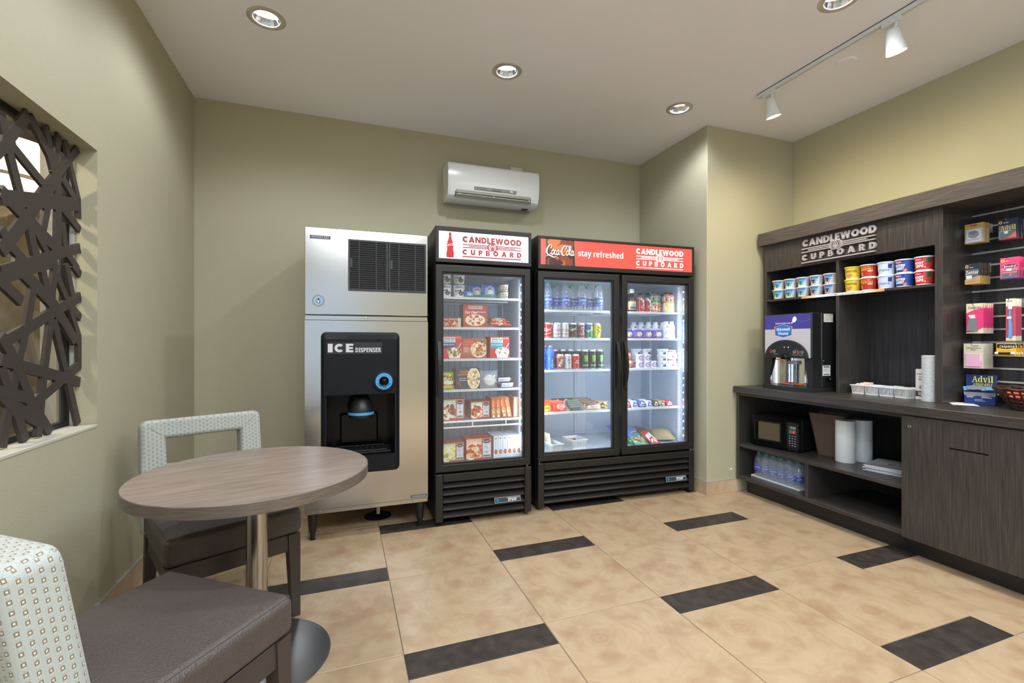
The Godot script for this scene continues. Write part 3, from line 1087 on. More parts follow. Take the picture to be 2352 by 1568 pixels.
	label("entree_dark", 190, 160, rgb8(62, 60, 64), func(a):
		a.text("+Lean", 62, 32, 26, rgb8(240, 120, 50))
		a.text("cuisine", 60, 54, 26, rgb8(240, 120, 50))
		a.text("Sesame", 52, 82, 15, rgb8(200, 200, 204))
		a.text("Chicken", 52, 98, 15, rgb8(200, 200, 204))
		a.line([Vector2(14, 112), Vector2(36, 124), Vector2(40, 150)], 6.0, rgb8(200, 70, 40))
		ink_food_box(a, 190, 160, 140, 80, 46, 74, [rgb8(222, 196, 150), rgb8(236, 224, 200), rgb8(190, 140, 80), rgb8(120, 110, 50)], 35), rgb8(120, 60, 44))
	label("entree_orange_spine", 40, 150, rgb8(176, 92, 52), func(a):
		a.rect(8, 10, 24, 60, rgb8(214, 96, 44))
		a.text("cuisine", 20, 44, 20, rgb8(240, 190, 120), {"turn": -PI / 2, "fit": 54.0})
		a.ell(20, 100, 15, 24, rgb8(216, 190, 120))
		a.food(20, 100, 13, 22, [rgb8(236, 214, 150), rgb8(150, 110, 50), rgb8(200, 90, 50)], 26, 41, 0.3)
		a.rect(12, 128, 16, 16, white), rgb8(200, 130, 90))
	label("entree_white_spine", 40, 160, rgb8(216, 220, 226), func(a):
		a.ell(20, 16, 12, 7, rgb8(150, 170, 90))
		a.lines(17, 32, 8, 9, 6, rgb8(170, 130, 130), 3)
		a.ell(20, 112, 15, 18, rgb8(170, 90, 60))
		a.food(20, 112, 13, 17, [rgb8(190, 110, 80), rgb8(130, 60, 40), rgb8(214, 160, 110)], 26, 43, 0.3)
		a.rect(10, 140, 20, 14, rgb8(120, 126, 150))
		a.rect(13, 143, 14, 8, white), rgb8(206, 208, 216))
	for v in [["dinner_turkey", rgb8(206, 196, 182), [rgb8(214, 190, 160), rgb8(170, 110, 70), rgb8(230, 220, 200), rgb8(110, 60, 36)], 51],
			["dinner_meat", rgb8(214, 206, 180), [rgb8(190, 90, 50), rgb8(220, 130, 70), rgb8(240, 220, 180), rgb8(130, 50, 30)], 52],
			["dinner_noodle", rgb8(206, 210, 160), [rgb8(216, 204, 110), rgb8(236, 226, 150), rgb8(190, 170, 80), rgb8(240, 236, 200)], 53],
			["dinner_lasagne", rgb8(214, 190, 160), [rgb8(206, 130, 80), rgb8(240, 216, 176), rgb8(190, 70, 40), rgb8(226, 190, 120)], 54]]:
		label(v[0], 190, 150, v[1], func(a):
			a.rect(0, 0, 190, 10, rgb8(150, 180, 140) if v[3] != 54 else rgb8(216, 170, 130))
			ink_food_box(a, 190, 150, 58, 84, 62, 52, v[2], v[3])
			a.poly([Vector2(0, 150), Vector2(0, 138), Vector2(190, 130), Vector2(190, 150)], rgb8(178, 60, 46))
			a.rect(112, 4, 78, 146, rgb8(178, 60, 46))
			a.rect(120, 12, 60, 122, rgb8(206, 212, 222))
			a.ell(150, 24, 30, 14, black)
			a.text("Stouffer's", 150, 29, 15, white, {"f": "Sb", "slant": 0.2, "fit": 52.0})
			a.lines(130, 48, 40, 4, 7, rgb8(120, 120, 130), 2)
			a.food(150, 96, 12, 10, v[2], 14, 6, 0.4)
			a.rect(124, 118, 52, 12, rgb8(70, 120, 70))
			a.rect(16, 136, 40, 9, rgb8(230, 220, 210)), rgb8(176, 66, 50))
	label("yellow_bag", 100, 130, rgb8(212, 196, 40), func(a):
		a.rect(0, 0, 100, 14, rgb8(150, 170, 60))
		a.food(48, 50, 42, 30, [rgb8(120, 84, 50), rgb8(200, 190, 150), rgb8(90, 70, 50), rgb8(226, 214, 170)], 50, 61, 0.2)
		a.rect(0, 84, 100, 18, rgb8(190, 60, 40))
		a.ell(50, 84, 40, 14, rgb8(226, 226, 226))
		a.rect(10, 108, 70, 12, rgb8(226, 214, 90)))
	label("blue_bag", 170, 110, rgb8(46, 96, 190), func(a):
		a.poly([Vector2(0, 84), Vector2(60, 74), Vector2(170, 84), Vector2(170, 110), Vector2(0, 110)], rgb8(60, 150, 120))
		a.rect(0, 0, 170, 10, rgb8(60, 70, 150))
		a.poly([Vector2(36, 84), Vector2(38, 40), Vector2(90, 18), Vector2(140, 40), Vector2(142, 84)], rgb8(150, 160, 190))
		a.text("EVOL", 90, 52, 20, rgb8(40, 50, 110), {"fit": 60.0})
		a.ell(90, 66, 24, 16, rgb8(220, 216, 206))
		a.food(90, 66, 20, 13, [rgb8(190, 150, 100), rgb8(236, 230, 220)], 16, 63, 0.2)
		a.text("EARTH", 20, 40, 18, rgb8(170, 190, 90), {"turn": -1.4, "fit": 60.0}))
	label("ice_cream_cup", 320, 110, rgb8(226, 228, 230), func(a):
		for k in 2:
			var x := 80.0 + 160.0 * k
			a.rect(x - 46, 8, 92, 26, rgb8(170, 190, 210))
			a.text("Ben's", x, 29, 24, rgb8(60, 60, 90), {"fit": 80.0})
			a.food(x + 16, 72, 34, 22, [rgb8(60, 36, 30), rgb8(110, 80, 60), rgb8(40, 26, 24)], 18, 70 + k, 0.25)
			a.rect(x - 50, 50, 42, 8, black)
			a.lines(x - 50, 64, 40, 4, 8, rgb8(130, 130, 150), 3))
	label("small_tub", 200, 64, rgb8(206, 206, 190), func(a):
		for k in 2:
			a.rect(20.0 + k * 100, 14, 60, 22, rgb8(240, 240, 236))
			a.rect(28.0 + k * 100, 20, 44, 8, rgb8(90, 90, 110))
			a.food(50.0 + k * 100, 48, 26, 10, [rgb8(120, 150, 100), rgb8(150, 80, 50), rgb8(190, 180, 130)], 16, 81 + k, 0.3))
	label("choc_bar", 200, 40, rgb8(66, 40, 34), func(a):
		a.poly([Vector2(40, 36), Vector2(46, 6), Vector2(164, 4), Vector2(158, 34)], rgb8(230, 232, 244))
		a.text("SNICKERS", 102, 29, 24, rgb8(40, 50, 150), {"slant": 0.2, "fit": 104.0}))
	label("red_bag", 190, 60, rgb8(168, 52, 40), func(a):
		a.food(95, 34, 80, 20, [rgb8(214, 150, 90), rgb8(190, 90, 50), rgb8(230, 210, 170), rgb8(150, 40, 30)], 50, 85, 0.12)
		a.ell(92, 26, 26, 9, white))
	# --- drinks
	label("water_band", 320, 120, rgb8(56, 76, 168), func(a):
		a.rect(0, 0, 320, 8, rgb8(160, 150, 200))
		a.rect(0, 104, 320, 5, rgb8(150, 130, 190))
		for k in 2:
			var x := 80.0 + k * 160
			a.poly([Vector2(x - 80, 8), Vector2(x - 40, 8), Vector2(x - 70, 104), Vector2(x - 80, 104)], rgb8(96, 76, 140))
			a.text("DASANI", x + 6, 62, 34, rgb8(206, 216, 240), {"fit": 104.0})
			a.ell(x - 62, 56, 12, 26, rgb8(60, 170, 100), 0.5)
			a.ell(x - 20, 92, 7, 8, white))
	label("can_red", 280, 160, rgb8(200, 24, 28), func(a):
		for k in 2:
			ink_script(a, 70.0 + k * 140, 66, 44, white, -0.05)
			a.line(Ink.smooth([Vector2(k * 140.0, 128), Vector2(50 + k * 140.0, 120), Vector2(140 + k * 140.0, 92)]), 6.0, white)
		a.ell(140, 148, 10, 4, white))
	label("can_silver", 280, 160, rgb8(196, 198, 202), func(a):
		for k in 2:
			a.text("Coke", 74.0 + k * 140, 92, 52, rgb8(190, 40, 36), {"f": "Sb", "fit": 108.0})
			a.line(Ink.smooth([Vector2(k * 140.0, 116), Vector2(60 + k * 140.0, 124), Vector2(140 + k * 140.0, 112)]), [3.0, 10.0, 3.0], rgb8(190, 40, 36)))
	label("can_black", 280, 160, rgb8(38, 30, 30), func(a):
		for k in 2:
			ink_script(a, 70.0 + k * 140, 56, 44, white, -0.1)
			a.text("zero", 92.0 + k * 140, 110, 26, rgb8(200, 40, 36), {"slant": 0.2})
			a.line([Vector2(20 + k * 140.0, 132), Vector2(130 + k * 140.0, 122)], 4.0, rgb8(190, 40, 36)))
	label("can_cherry", 280, 160, rgb8(120, 40, 66), func(a):
		a.rect(0, 0, 280, 12, rgb8(190, 180, 190))
		for k in 2: ink_script(a, 70.0 + k * 140, 80, 42, white, -PI / 2 + 0.1)
		a.rect(0, 120, 280, 4, rgb8(210, 120, 150)))
	label("can_lime", 280, 160, rgb8(20, 140, 84), func(a):
		a.rect(0, 0, 280, 60, rgb8(40, 90, 170))
		for k in 2:
			a.poly([Vector2(k * 140.0, 86), Vector2(140 + k * 140.0, 40), Vector2(140 + k * 140.0, 66), Vector2(k * 140.0, 118)], rgb8(30, 70, 150))
			a.ell(92.0 + k * 140, 36, 22, 15, rgb8(214, 200, 60))
			a.ell(70.0 + k * 140, 28, 16, 11, rgb8(110, 190, 70))
			a.text("Sprite", 74.0 + k * 140, 86, 46, white, {"turn": -0.3, "fit": 106.0}))
	label("can_yellow", 280, 160, rgb8(206, 204, 40), func(a):
		for k in 2:
			var x := 70.0 + k * 140
			a.line([Vector2(x - 14, 24), Vector2(x + 14, 44), Vector2(x - 14, 64)], 10.0, black)
			a.line([Vector2(x + 14, 24), Vector2(x - 4, 40)], 10.0, black)
			a.line([Vector2(x - 14, 72), Vector2(x + 14, 92), Vector2(x - 14, 112)], 10.0, black)
			a.line([Vector2(x + 14, 72), Vector2(x - 4, 90)], 10.0, black)
			a.rect(x - 22, 118, 44, 22, rgb8(226, 226, 180))
			a.text("MELLO", x, 134, 14, rgb8(90, 110, 30)))
	label("can_orange", 280, 160, rgb8(190, 92, 40), func(a):
		for k in 2:
			a.text("Fanta", 70.0 + k * 140, 90, 44, white, {"fit": 100.0}))
	label("can_brown", 280, 160, rgb8(128, 52, 40), func(a):
		a.rect(0, 0, 280, 30, rgb8(190, 120, 90))
		for k in 2: a.text("Pibb", 78.0 + k * 140, 96, 48, white, {"turn": -1.25, "fit": 110.0, "slant": 0.2}))
	label("can_pale", 280, 160, rgb8(190, 192, 196), func(a):
		for k in 2:
			a.ell(70.0 + k * 140, 70, 26, 34, rgb8(140, 142, 150))
			ink_script(a, 70.0 + k * 140, 74, 26, white, -0.1))
	label("can_dots", 280, 160, rgb8(196, 34, 32), func(a):
		for k in 2:
			a.ell(70.0 + k * 140, 76, 34, 40, rgb8(150, 26, 30))
			a.text("Dr", 70.0 + k * 140, 72, 28, white)
			a.text("Pepper", 70.0 + k * 140, 96, 24, white, {"fit": 56.0}))
	label("can_claw", 300, 200, rgb8(22, 24, 24), func(a):
		for k in 2:
			var x := 75.0 + k * 150
			for s in [-1.0, 0.0, 1.0]:
				a.line([Vector2(x + s * 15 - 7, 46), Vector2(x + s * 15 + 3, 56), Vector2(x + s * 14, 76), Vector2(x + s * 15 + 4, 96), Vector2(x + s * 13, 118), Vector2(x + s * 14 - 2, 146 - absf(s) * 18)], [2.0, 12.0, 8.0, 10.0, 6.0, 1.0], rgb8(110, 220, 90))
			a.text("MONSTER", x, 172, 17, white, {"fit": 84.0})
			a.text("ENERGY", x, 188, 11, rgb8(90, 190, 90)))
	label("can_tea", 280, 160, rgb8(222, 226, 214), func(a):
		for k in 2:
			var x := 70.0 + k * 140
			a.poly([Vector2(x - 60, 0), Vector2(x - 10, 0), Vector2(x + 30, 160), Vector2(x - 60, 160)], rgb8(190, 30, 40))
			a.line([Vector2(x - 30, 10), Vector2(x + 6, 60), Vector2(x + 40, 6)], 10.0, rgb8(30, 60, 50))
			a.ell(x + 10, 100, 26, 26, rgb8(170, 200, 170))
			a.ell(x + 10, 100, 14, 14, rgb8(60, 130, 80)))
	for v in [["juice_apple", rgb8(60, 160, 90), rgb8(200, 40, 44), rgb8(214, 200, 180)], ["juice_orange", rgb8(232, 130, 40), rgb8(232, 180, 60), rgb8(232, 226, 206)]]:
		label(v[0], 260, 170, v[3], func(a):
			for k in 2:
				var x := 65.0 + k * 130
				a.rect(x - 40, 6, 80, 40, black)
				a.text("Minute", x, 25, 18, white, {"fit": 66.0})
				a.text("Maid", x, 42, 18, white)
			a.rect(0, 46, 260, 26, v[1])
			for k in 2:
				var x := 65.0 + k * 130
				a.food(x, 112, 42, 34, [v[2], v[2].lightened(0.25), rgb8(230, 220, 200), v[1]], 34, 91 + k, 0.3)
			a.rect(0, 156, 260, 14, v[2]))
	label("coffee_band", 260, 150, rgb8(206, 186, 130), func(a):
		for k in 2:
			var x := 65.0 + k * 130
			a.rect(x - 40, 12, 80, 28, rgb8(226, 206, 140))
			a.text("STARBUCKS", x, 32, 17, rgb8(60, 40, 24), {"fit": 74.0})
			a.text("FRAP", x, 66, 26, rgb8(60, 40, 24))
			a.rect(x - 40, 76, 80, 22, rgb8(120, 130, 190))
			a.rect(x - 40, 102, 80, 36, rgb8(80, 46, 30)))
	label("milk_band", 240, 150, rgb8(232, 234, 238), func(a):
		for k in 2:
			var x := 60.0 + k * 120
			a.ell(x, 30, 16, 9, rgb8(130, 140, 160))
			a.line(Ink.smooth([Vector2(x - 30, 90), Vector2(x, 60), Vector2(x + 28, 80), Vector2(x + 10, 116)]), 7.0, rgb8(170, 150, 110))
			a.lines(x - 30, 118, 60, 3, 9, rgb8(120, 130, 150), 4))
	label("blue_bottle", 260, 170, rgb8(40, 96, 190), func(a):
		for k in 2:
			var x := 65.0 + k * 130
			for i in 6: a.ell(x - 40 + (i % 3) * 36, 34 + (i / 3) * 76 + (i % 2) * 16, 5, 7, rgb8(226, 206, 90))
			a.text("A", x, 104, 60, rgb8(120, 170, 230)))
	label("yogurt_purple", 240, 70, rgb8(226, 222, 238), func(a):
		for k in 2:
			var x := 60.0 + k * 120
			a.ell(x, 36, 30, 26, rgb8(84, 40, 130))
			a.ell(x, 36, 22, 18, rgb8(226, 216, 240))
			a.text("120", x, 45, 22, rgb8(84, 40, 130))
			a.rect(x + 36, 0, 12, 70, rgb8(150, 120, 190)))
	label("yogurt_white", 260, 80, rgb8(232, 234, 240), func(a):
		for k in 2:
			var x := 65.0 + k * 130
			a.text("Chobani", x, 28, 20, rgb8(60, 70, 120), {"fit": 80.0})
			a.food(x, 54, 22, 16, [rgb8(50, 60, 120), rgb8(90, 100, 160), rgb8(70, 120, 90)], 16, 95 + k, 0.4))
	label("soup_cup", 260, 100, rgb8(234, 232, 228), func(a):
		a.rect(0, 0, 260, 14, rgb8(214, 110, 70))
		for k in 2:
			a.text("cup", 65.0 + k * 130, 46, 20, rgb8(150, 150, 150))
			a.ell(65.0 + k * 130, 72, 24, 16, rgb8(196, 70, 50))
			a.ell(65.0 + k * 130, 72, 12, 8, rgb8(240, 200, 180)))
	label("purple_pack", 150, 110, rgb8(96, 74, 170), func(a):
		a.rect(0, 0, 150, 20, rgb8(190, 180, 220))
		a.poly([Vector2(0, 20), Vector2(70, 30), Vector2(150, 14), Vector2(150, 40), Vector2(60, 50), Vector2(0, 44)], rgb8(70, 60, 160))
		a.food(76, 74, 54, 26, [rgb8(190, 160, 120), rgb8(226, 214, 196), rgb8(140, 100, 70), rgb8(206, 200, 214)], 50, 97, 0.18)
		a.rect(0, 100, 150, 10, rgb8(110, 50, 120)))
	label("kit_bar", 180, 100, rgb8(214, 66, 34), func(a):
		a.rect(0, 0, 180, 8, rgb8(240, 120, 80))
		a.ell(100, 52, 58, 26, white)
		a.ell(100, 52, 52, 21, rgb8(214, 66, 34))
		a.text("KitKat", 100, 64, 34, white, {"slant": 0.2, "fit": 92.0})
		a.text("crisp wafers", 112, 88, 10, white))
	label("orange_pack", 150, 90, rgb8(214, 92, 30), func(a):
		a.ell(84, 56, 50, 28, rgb8(230, 190, 50))
		a.text("Reese's", 84, 64, 26, rgb8(110, 60, 30), {"f": "Sb", "slant": 0.2, "fit": 84.0})
		a.rect(10, 76, 60, 8, white))
	label("bar_green", 190, 60, rgb8(70, 90, 60), func(a):
		a.rect(0, 0, 190, 22, rgb8(110, 120, 110))
		a.text("SNICKERS", 110, 50, 30, rgb8(120, 110, 210), {"slant": 0.2, "fit": 140.0}))
	label("bar_gold", 220, 80, rgb8(176, 150, 100), func(a):
		a.rect(0, 0, 220, 26, rgb8(110, 80, 60))
		a.poly([Vector2(20, 66), Vector2(30, 24), Vector2(206, 18), Vector2(196, 60)], rgb8(230, 220, 210))
		a.text("TWIX", 114, 58, 40, rgb8(190, 40, 50), {"slant": 0.2, "fit": 140.0}))
	for v in [["bar_blue", rgb8(70, 96, 170), rgb8(220, 226, 240)], ["bar_white", rgb8(214, 220, 236), rgb8(70, 80, 160)], ["bar_red", rgb8(190, 50, 44), rgb8(240, 226, 220)], ["bar_dark", rgb8(60, 44, 44), rgb8(206, 196, 190)], ["bar_tan", rgb8(176, 146, 96), rgb8(90, 60, 40)]]:
		label(v[0], 120, 50, v[1], func(a):
			a.line([Vector2(10, 40), Vector2(60, 14), Vector2(112, 30)], [4.0, 16.0, 5.0], v[2])
			a.rect(14, 36, 80, 7, v[2].darkened(0.2)))
	label("jerky_blue", 170, 220, rgb8(70, 120, 200), func(a):
		a.rect(0, 0, 170, 24, rgb8(100, 110, 170))
		a.poly([Vector2(0, 110), Vector2(170, 90), Vector2(170, 220), Vector2(0, 220)], rgb8(60, 150, 100))
		a.poly([Vector2(40, 50), Vector2(150, 36), Vector2(156, 70), Vector2(46, 84)], rgb8(120, 96, 84))
		a.text("Jack Link's", 98, 66, 22, rgb8(226, 214, 190), {"turn": -0.1, "fit": 96.0})
		a.food(86, 150, 70, 44, [rgb8(160, 140, 110), rgb8(200, 190, 150), rgb8(110, 80, 60)], 44, 98, 0.25))
	label("jerky_red", 130, 200, rgb8(190, 50, 46), func(a):
		a.rect(0, 0, 130, 40, rgb8(90, 70, 60))
		a.poly([Vector2(10, 90), Vector2(120, 60), Vector2(120, 120), Vector2(10, 150)], rgb8(220, 210, 200))
		a.food(65, 150, 50, 30, [rgb8(214, 120, 90), rgb8(240, 226, 210), rgb8(150, 40, 40)], 30, 99, 0.3))
	# --- pantry cups
	for v in [["oats_green", rgb8(40, 120, 60), rgb8(220, 196, 150)], ["oats_brown", rgb8(84, 40, 30), rgb8(206, 110, 80)]]:
		label(v[0], 420, 110, rgb8(120, 170, 220), func(a):
			a.rect(0, 0, 420, 30, rgb8(70, 140, 206))
			for k in 2:
				var x := 105.0 + k * 210
				a.poly([Vector2(x + 20, 110), Vector2(x + 60, 0), Vector2(x + 104, 0), Vector2(x + 104, 110)], rgb8(206, 206, 206))
				a.lines(x + 70, 20, 30, 8, 10, rgb8(150, 150, 150), 3)
				a.rect(x - 44, 6, 32, 28, rgb8(190, 34, 40))
				a.ell(x - 28, 18, 8, 9, rgb8(236, 220, 206))
				a.poly([Vector2(x - 56, 46), Vector2(x + 24, 40), Vector2(x + 8, 84), Vector2(x - 52, 84)], v[1])
				a.lines(x - 40, 54, 46, 2, 12, rgb8(220, 226, 214), 4)
				a.food(x - 16, 94, 36, 14, [v[2], v[2].lightened(0.3), rgb8(240, 232, 210)], 24, 101 + k, 0.2))
	for v in [["cereal_yellow", "Cheerios", rgb8(226, 196, 44), rgb8(40, 34, 30), 0], ["cereal_red", "Cheerios", rgb8(176, 50, 34), rgb8(232, 190, 90), 1], ["cereal_white", "Original", rgb8(196, 208, 232), rgb8(60, 76, 140), 2],
			["cereal_blue", "FROSTED FLAKES", rgb8(34, 66, 150), rgb8(240, 242, 246), 3], ["cereal_pink", "FROOT LOOPS", rgb8(206, 44, 56), rgb8(240, 240, 240), 4]]:
		label(v[0], 440, 130, v[2], func(a):
			for k in 2:
				var x := 110.0 + k * 220
				match v[4]:
					0, 1:
						a.text(v[1], x, 56, 42, v[3], {"f": "Sb" if v[4] == 1 else "b", "fit": 134.0})
						if v[4] == 0:
							a.ell(x - 16, 86, 22, 20, rgb8(206, 150, 90))
							a.ell(x + 8, 86, 22, 20, rgb8(206, 150, 90))
							a.poly([Vector2(x - 37, 92), Vector2(x + 29, 92), Vector2(x - 4, 122)], rgb8(206, 150, 90))
							for q in [[-16, 84], [6, 90], [-6, 104], [14, 78]]: a.ell(x + q[0], q[1], 5, 4, rgb8(160, 60, 40))
						else:
							a.text("Honey Nut", x, 24, 18, v[3], {"fit": 90.0})
							a.ell(x - 46, 92, 18, 20, rgb8(226, 130, 60))
							a.rect(x + 20, 60, 44, 8, white)
					2:
						a.line(Ink.smooth([Vector2(x - 60, 28), Vector2(x - 74, 90), Vector2(x - 66, 100)]), 9.0, rgb8(180, 34, 54))
						a.line(Ink.smooth([Vector2(x - 34, 24), Vector2(x - 66, 64), Vector2(x - 36, 104)]), 8.0, rgb8(180, 34, 54))
						a.text("Original", x + 16, 86, 28, v[3], {"fit": 100.0})
						a.rect(x + 50, 16, 34, 44, rgb8(50, 60, 130))
					3, 4:
						a.ell(x - 24, 20, 40, 11, rgb8(214, 60, 76))
						a.text("Kellogg's", x - 24, 26, 17, white, {"f": "Sb", "slant": 0.2, "fit": 66.0})
						var words: PackedStringArray = v[1].split(" ")
						a.text(words[0], x - 24, 66, 32, v[3], {"slant": 0.15, "fit": 122.0, "fat": 2.0})
						a.text(words[1], x - 24, 96, 32, v[3], {"slant": 0.15, "fit": 104.0, "fat": 2.0})
						if v[4] == 3: a.food(x + 34, 104, 20, 12, [rgb8(170, 110, 60), rgb8(200, 150, 90)], 10, 120, 0.5)
						else:
							a.rect(x + 48, 12, 40, 46, rgb8(30, 90, 50))
							for q in [[40, 96, rgb8(230, 180, 50)], [56, 84, rgb8(90, 60, 120)], [66, 104, rgb8(60, 150, 90)]]: a.ell(x + q[0], q[1], 8, 7, q[2])
			a.rect(0, 120, 440, 10, white))
	label("shelf_strip", 600, 26, rgb8(238, 236, 232), func(a):
		for i in 12: a.rect(i * 10, 0, 11, 26, rgb8(226, 138, 70).lerp(rgb8(238, 236, 232), i / 12.0))
		for i in 14: a.rect(460 + i * 10, 0, 11, 26, rgb8(238, 236, 232).lerp(rgb8(226, 138, 60), i / 14.0))
		a.text("morning", 250, 18, 13, rgb8(40, 80, 150))
		a.text("We've got mornings covered", 370, 18, 15, rgb8(70, 76, 90)))
	label("coffee_front", 400, 330, rgb8(190, 186, 192), func(a):
		a.rect(0, 0, 400, 112, rgb8(66, 58, 142))
		a.line(Ink.smooth([Vector2(220, 0), Vector2(270, 40), Vector2(340, 58), Vector2(400, 40)]), 4.0, rgb8(60, 100, 190))
		a.text("Good to the Last", 166, 72, 17, white, {"fit": 138.0})
		a.ell(268, 40, 17, 26, white, 0.5)
		a.line([Vector2(276, 16), Vector2(282, 22), Vector2(284, 34)], 5.0, rgb8(66, 58, 142))
		a.ell(246, 66, 5, 7, white)
		var o := [Vector2(90, 92), Vector2(130, 84), Vector2(170, 76), Vector2(210, 84), Vector2(250, 92), Vector2(246, 160), Vector2(206, 170), Vector2(170, 178), Vector2(134, 170), Vector2(94, 160)]
		a.poly(o, rgb8(206, 176, 150))
		var q := []
		for v in o: q.append(Vector2(170, 128) + (v - Vector2(170, 128)) * 0.92)
		a.poly(q, rgb8(34, 90, 170))
		a.ell(170, 124, 66, 34, rgb8(46, 116, 200))
		a.text("Maxwell", 170, 124, 32, white, {"fit": 122.0})
		a.text("House", 170, 156, 32, white, {"fit": 96.0})
		a.ell(182, 332, 174, 134, black))
	label("coffee_panel", 300, 150, rgb8(20, 20, 22), func(a):
		for p in [[40, 90, rgb8(214, 60, 50)], [66, 90, rgb8(170, 170, 180)], [222, 96, rgb8(190, 190, 196)], [250, 96, rgb8(226, 90, 40)], [278, 96, rgb8(170, 170, 180)]]:
			a.ell(p[0], p[1], 11, 11, p[2])
			a.ell(p[0], p[1], 7, 7, rgb8(20, 20, 22))
			a.rect(p[0] - 9, p[1] + 14, 18, 3, rgb8(170, 170, 176))
		a.rect(58, 118, 40, 4, rgb8(150, 150, 156))
		a.rect(204, 122, 84, 6, rgb8(120, 110, 104))
		a.rect(222, 76, 30, 2, rgb8(150, 150, 156)))
	label("notice", 90, 70, rgb8(206, 202, 196), func(a):
		a.text("Serial No.", 45, 18, 12, black)
		a.lines(12, 28, 64, 4, 9, rgb8(110, 110, 110), 2))
	label("rating", 80, 90, rgb8(216, 216, 214), func(a):
		a.text("BUNN", 40, 20, 20, black, {"fat": 1.0})
		a.lines(8, 30, 60, 3, 9, rgb8(110, 110, 110), 3)
		a.rect(8, 74, 60, 8, rgb8(60, 60, 60)))
	label("towel_box", 90, 220, rgb8(214, 214, 214), func(a):
		a.text("5.25 Wood", 45, 40, 15, black, {"fit": 76.0})
		a.text("Coffee", 45, 62, 15, black)
		a.text("Stirrers", 45, 80, 15, black)
		for i in 12: a.rect(22 + i * 4, 118, 1 + (i * 7) % 3, 26, black)
		a.rect(0, 158, 90, 40, rgb8(50, 50, 54))
		a.lines(16, 166, 56, 3, 9, rgb8(226, 226, 226), 4))
	for v in [["packs_pink", rgb8(232, 214, 206), rgb8(222, 130, 110)], ["packs_white", rgb8(226, 228, 232), rgb8(170, 176, 196)], ["packs_blue", rgb8(214, 220, 230), rgb8(40, 70, 130)], ["packs_tan", rgb8(222, 220, 212), rgb8(150, 130, 110)]]:
		label(v[0], 120, 60, v[1], func(a):
			for i in 7: a.rect(6 + i * 16, 6, 7, 48, v[2]))
	# --- hanging cards
	label("card_tan", 110, 130, rgb8(176, 136, 76), func(a):
		a.rect(8, 36, 94, 88, rgb8(170, 186, 204))
		a.ell(54, 74, 40, 34, rgb8(206, 218, 230))
		a.ell(52, 72, 32, 26, rgb8(120, 124, 130))
		a.ell(46, 58, 24, 10, rgb8(110, 80, 64))
		a.rect(14, 102, 70, 5, rgb8(200, 90, 60))
		a.rect(34, 10, 38, 6, rgb8(60, 40, 20)), rgb8(176, 136, 76))
	label("card_navy", 110, 130, rgb8(38, 44, 62), func(a):
		a.ell(14, 20, 10, 9, rgb8(236, 170, 70))
		a.ell(14, 20, 4, 5, rgb8(60, 40, 30))
		a.rect(30, 22, 30, 4, rgb8(200, 206, 220))
		a.rect(6, 36, 98, 84, rgb8(24, 26, 36))
		a.text("Advil", 56, 70, 38, rgb8(236, 206, 40), {"f": "Sb", "fit": 86.0})
		a.poly([Vector2(50, 120), Vector2(84, 96), Vector2(100, 80), Vector2(104, 120)], rgb8(206, 76, 50))
		a.rect(12, 74, 60, 4, rgb8(190, 196, 214))
		a.rect(34, 76, 22, 16, white)
		a.rect(10, 122, 94, 6, rgb8(190, 70, 50)))
	label("card_black_tan", 110, 140, rgb8(40, 42, 54), func(a):
		a.ell(16, 20, 12, 11, rgb8(236, 180, 80))
		a.ell(16, 20, 5, 6, rgb8(50, 36, 30))
		a.rect(34, 26, 30, 4, rgb8(200, 206, 220))
		a.poly([Vector2(0, 110), Vector2(110, 84), Vector2(110, 140), Vector2(0, 140)], rgb8(196, 154, 90))
		a.text("Zantac", 52, 72, 32, white, {"slant": 0.2, "fit": 92.0})
		a.rect(12, 80, 40, 24, white)
		a.lines(40, 100, 50, 3, 9, rgb8(150, 110, 60), 3), rgb8(190, 150, 90))
	label("card_pink", 120, 150, rgb8(226, 70, 120), func(a):
		a.ell(18, 22, 12, 11, rgb8(240, 190, 90))
		a.ell(18, 22, 5, 5, rgb8(200, 60, 90))
		a.rect(34, 22, 30, 4, rgb8(250, 200, 214))
		a.ell(62, 62, 46, 13, black)
		a.text("Benadryl", 62, 68, 20, white, {"fit": 78.0})
		a.rect(40, 76, 32, 24, white)
		a.rect(6, 92, 108, 44, rgb8(50, 44, 56))
		a.rect(14, 98, 92, 9, rgb8(226, 90, 120))
		a.ell(66, 118, 9, 7, rgb8(226, 70, 110))
		a.rect(0, 140, 120, 10, rgb8(60, 50, 120)))
	label("card_magenta", 110, 220, rgb8(226, 62, 120), func(a):
		a.poly([Vector2(0, 0), Vector2(110, 0), Vector2(104, 34), Vector2(40, 52), Vector2(0, 72)], rgb8(226, 214, 182))
		a.text("Colgate", 54, 40, 24, rgb8(80, 40, 30), {"f": "Sb", "fit": 84.0})
		a.poly([Vector2(0, 220), Vector2(0, 212), Vector2(70, 200), Vector2(110, 176), Vector2(110, 220)], rgb8(226, 214, 182)))
	label("card_brush", 60, 320, rgb8(196, 76, 96), func(a):
		a.rect(0, 0, 60, 60, rgb8(226, 218, 196))
		a.rect(8, 16, 30, 6, rgb8(50, 50, 50))
		a.poly([Vector2(0, 300), Vector2(60, 280), Vector2(60, 320), Vector2(0, 320)], rgb8(226, 218, 196)))
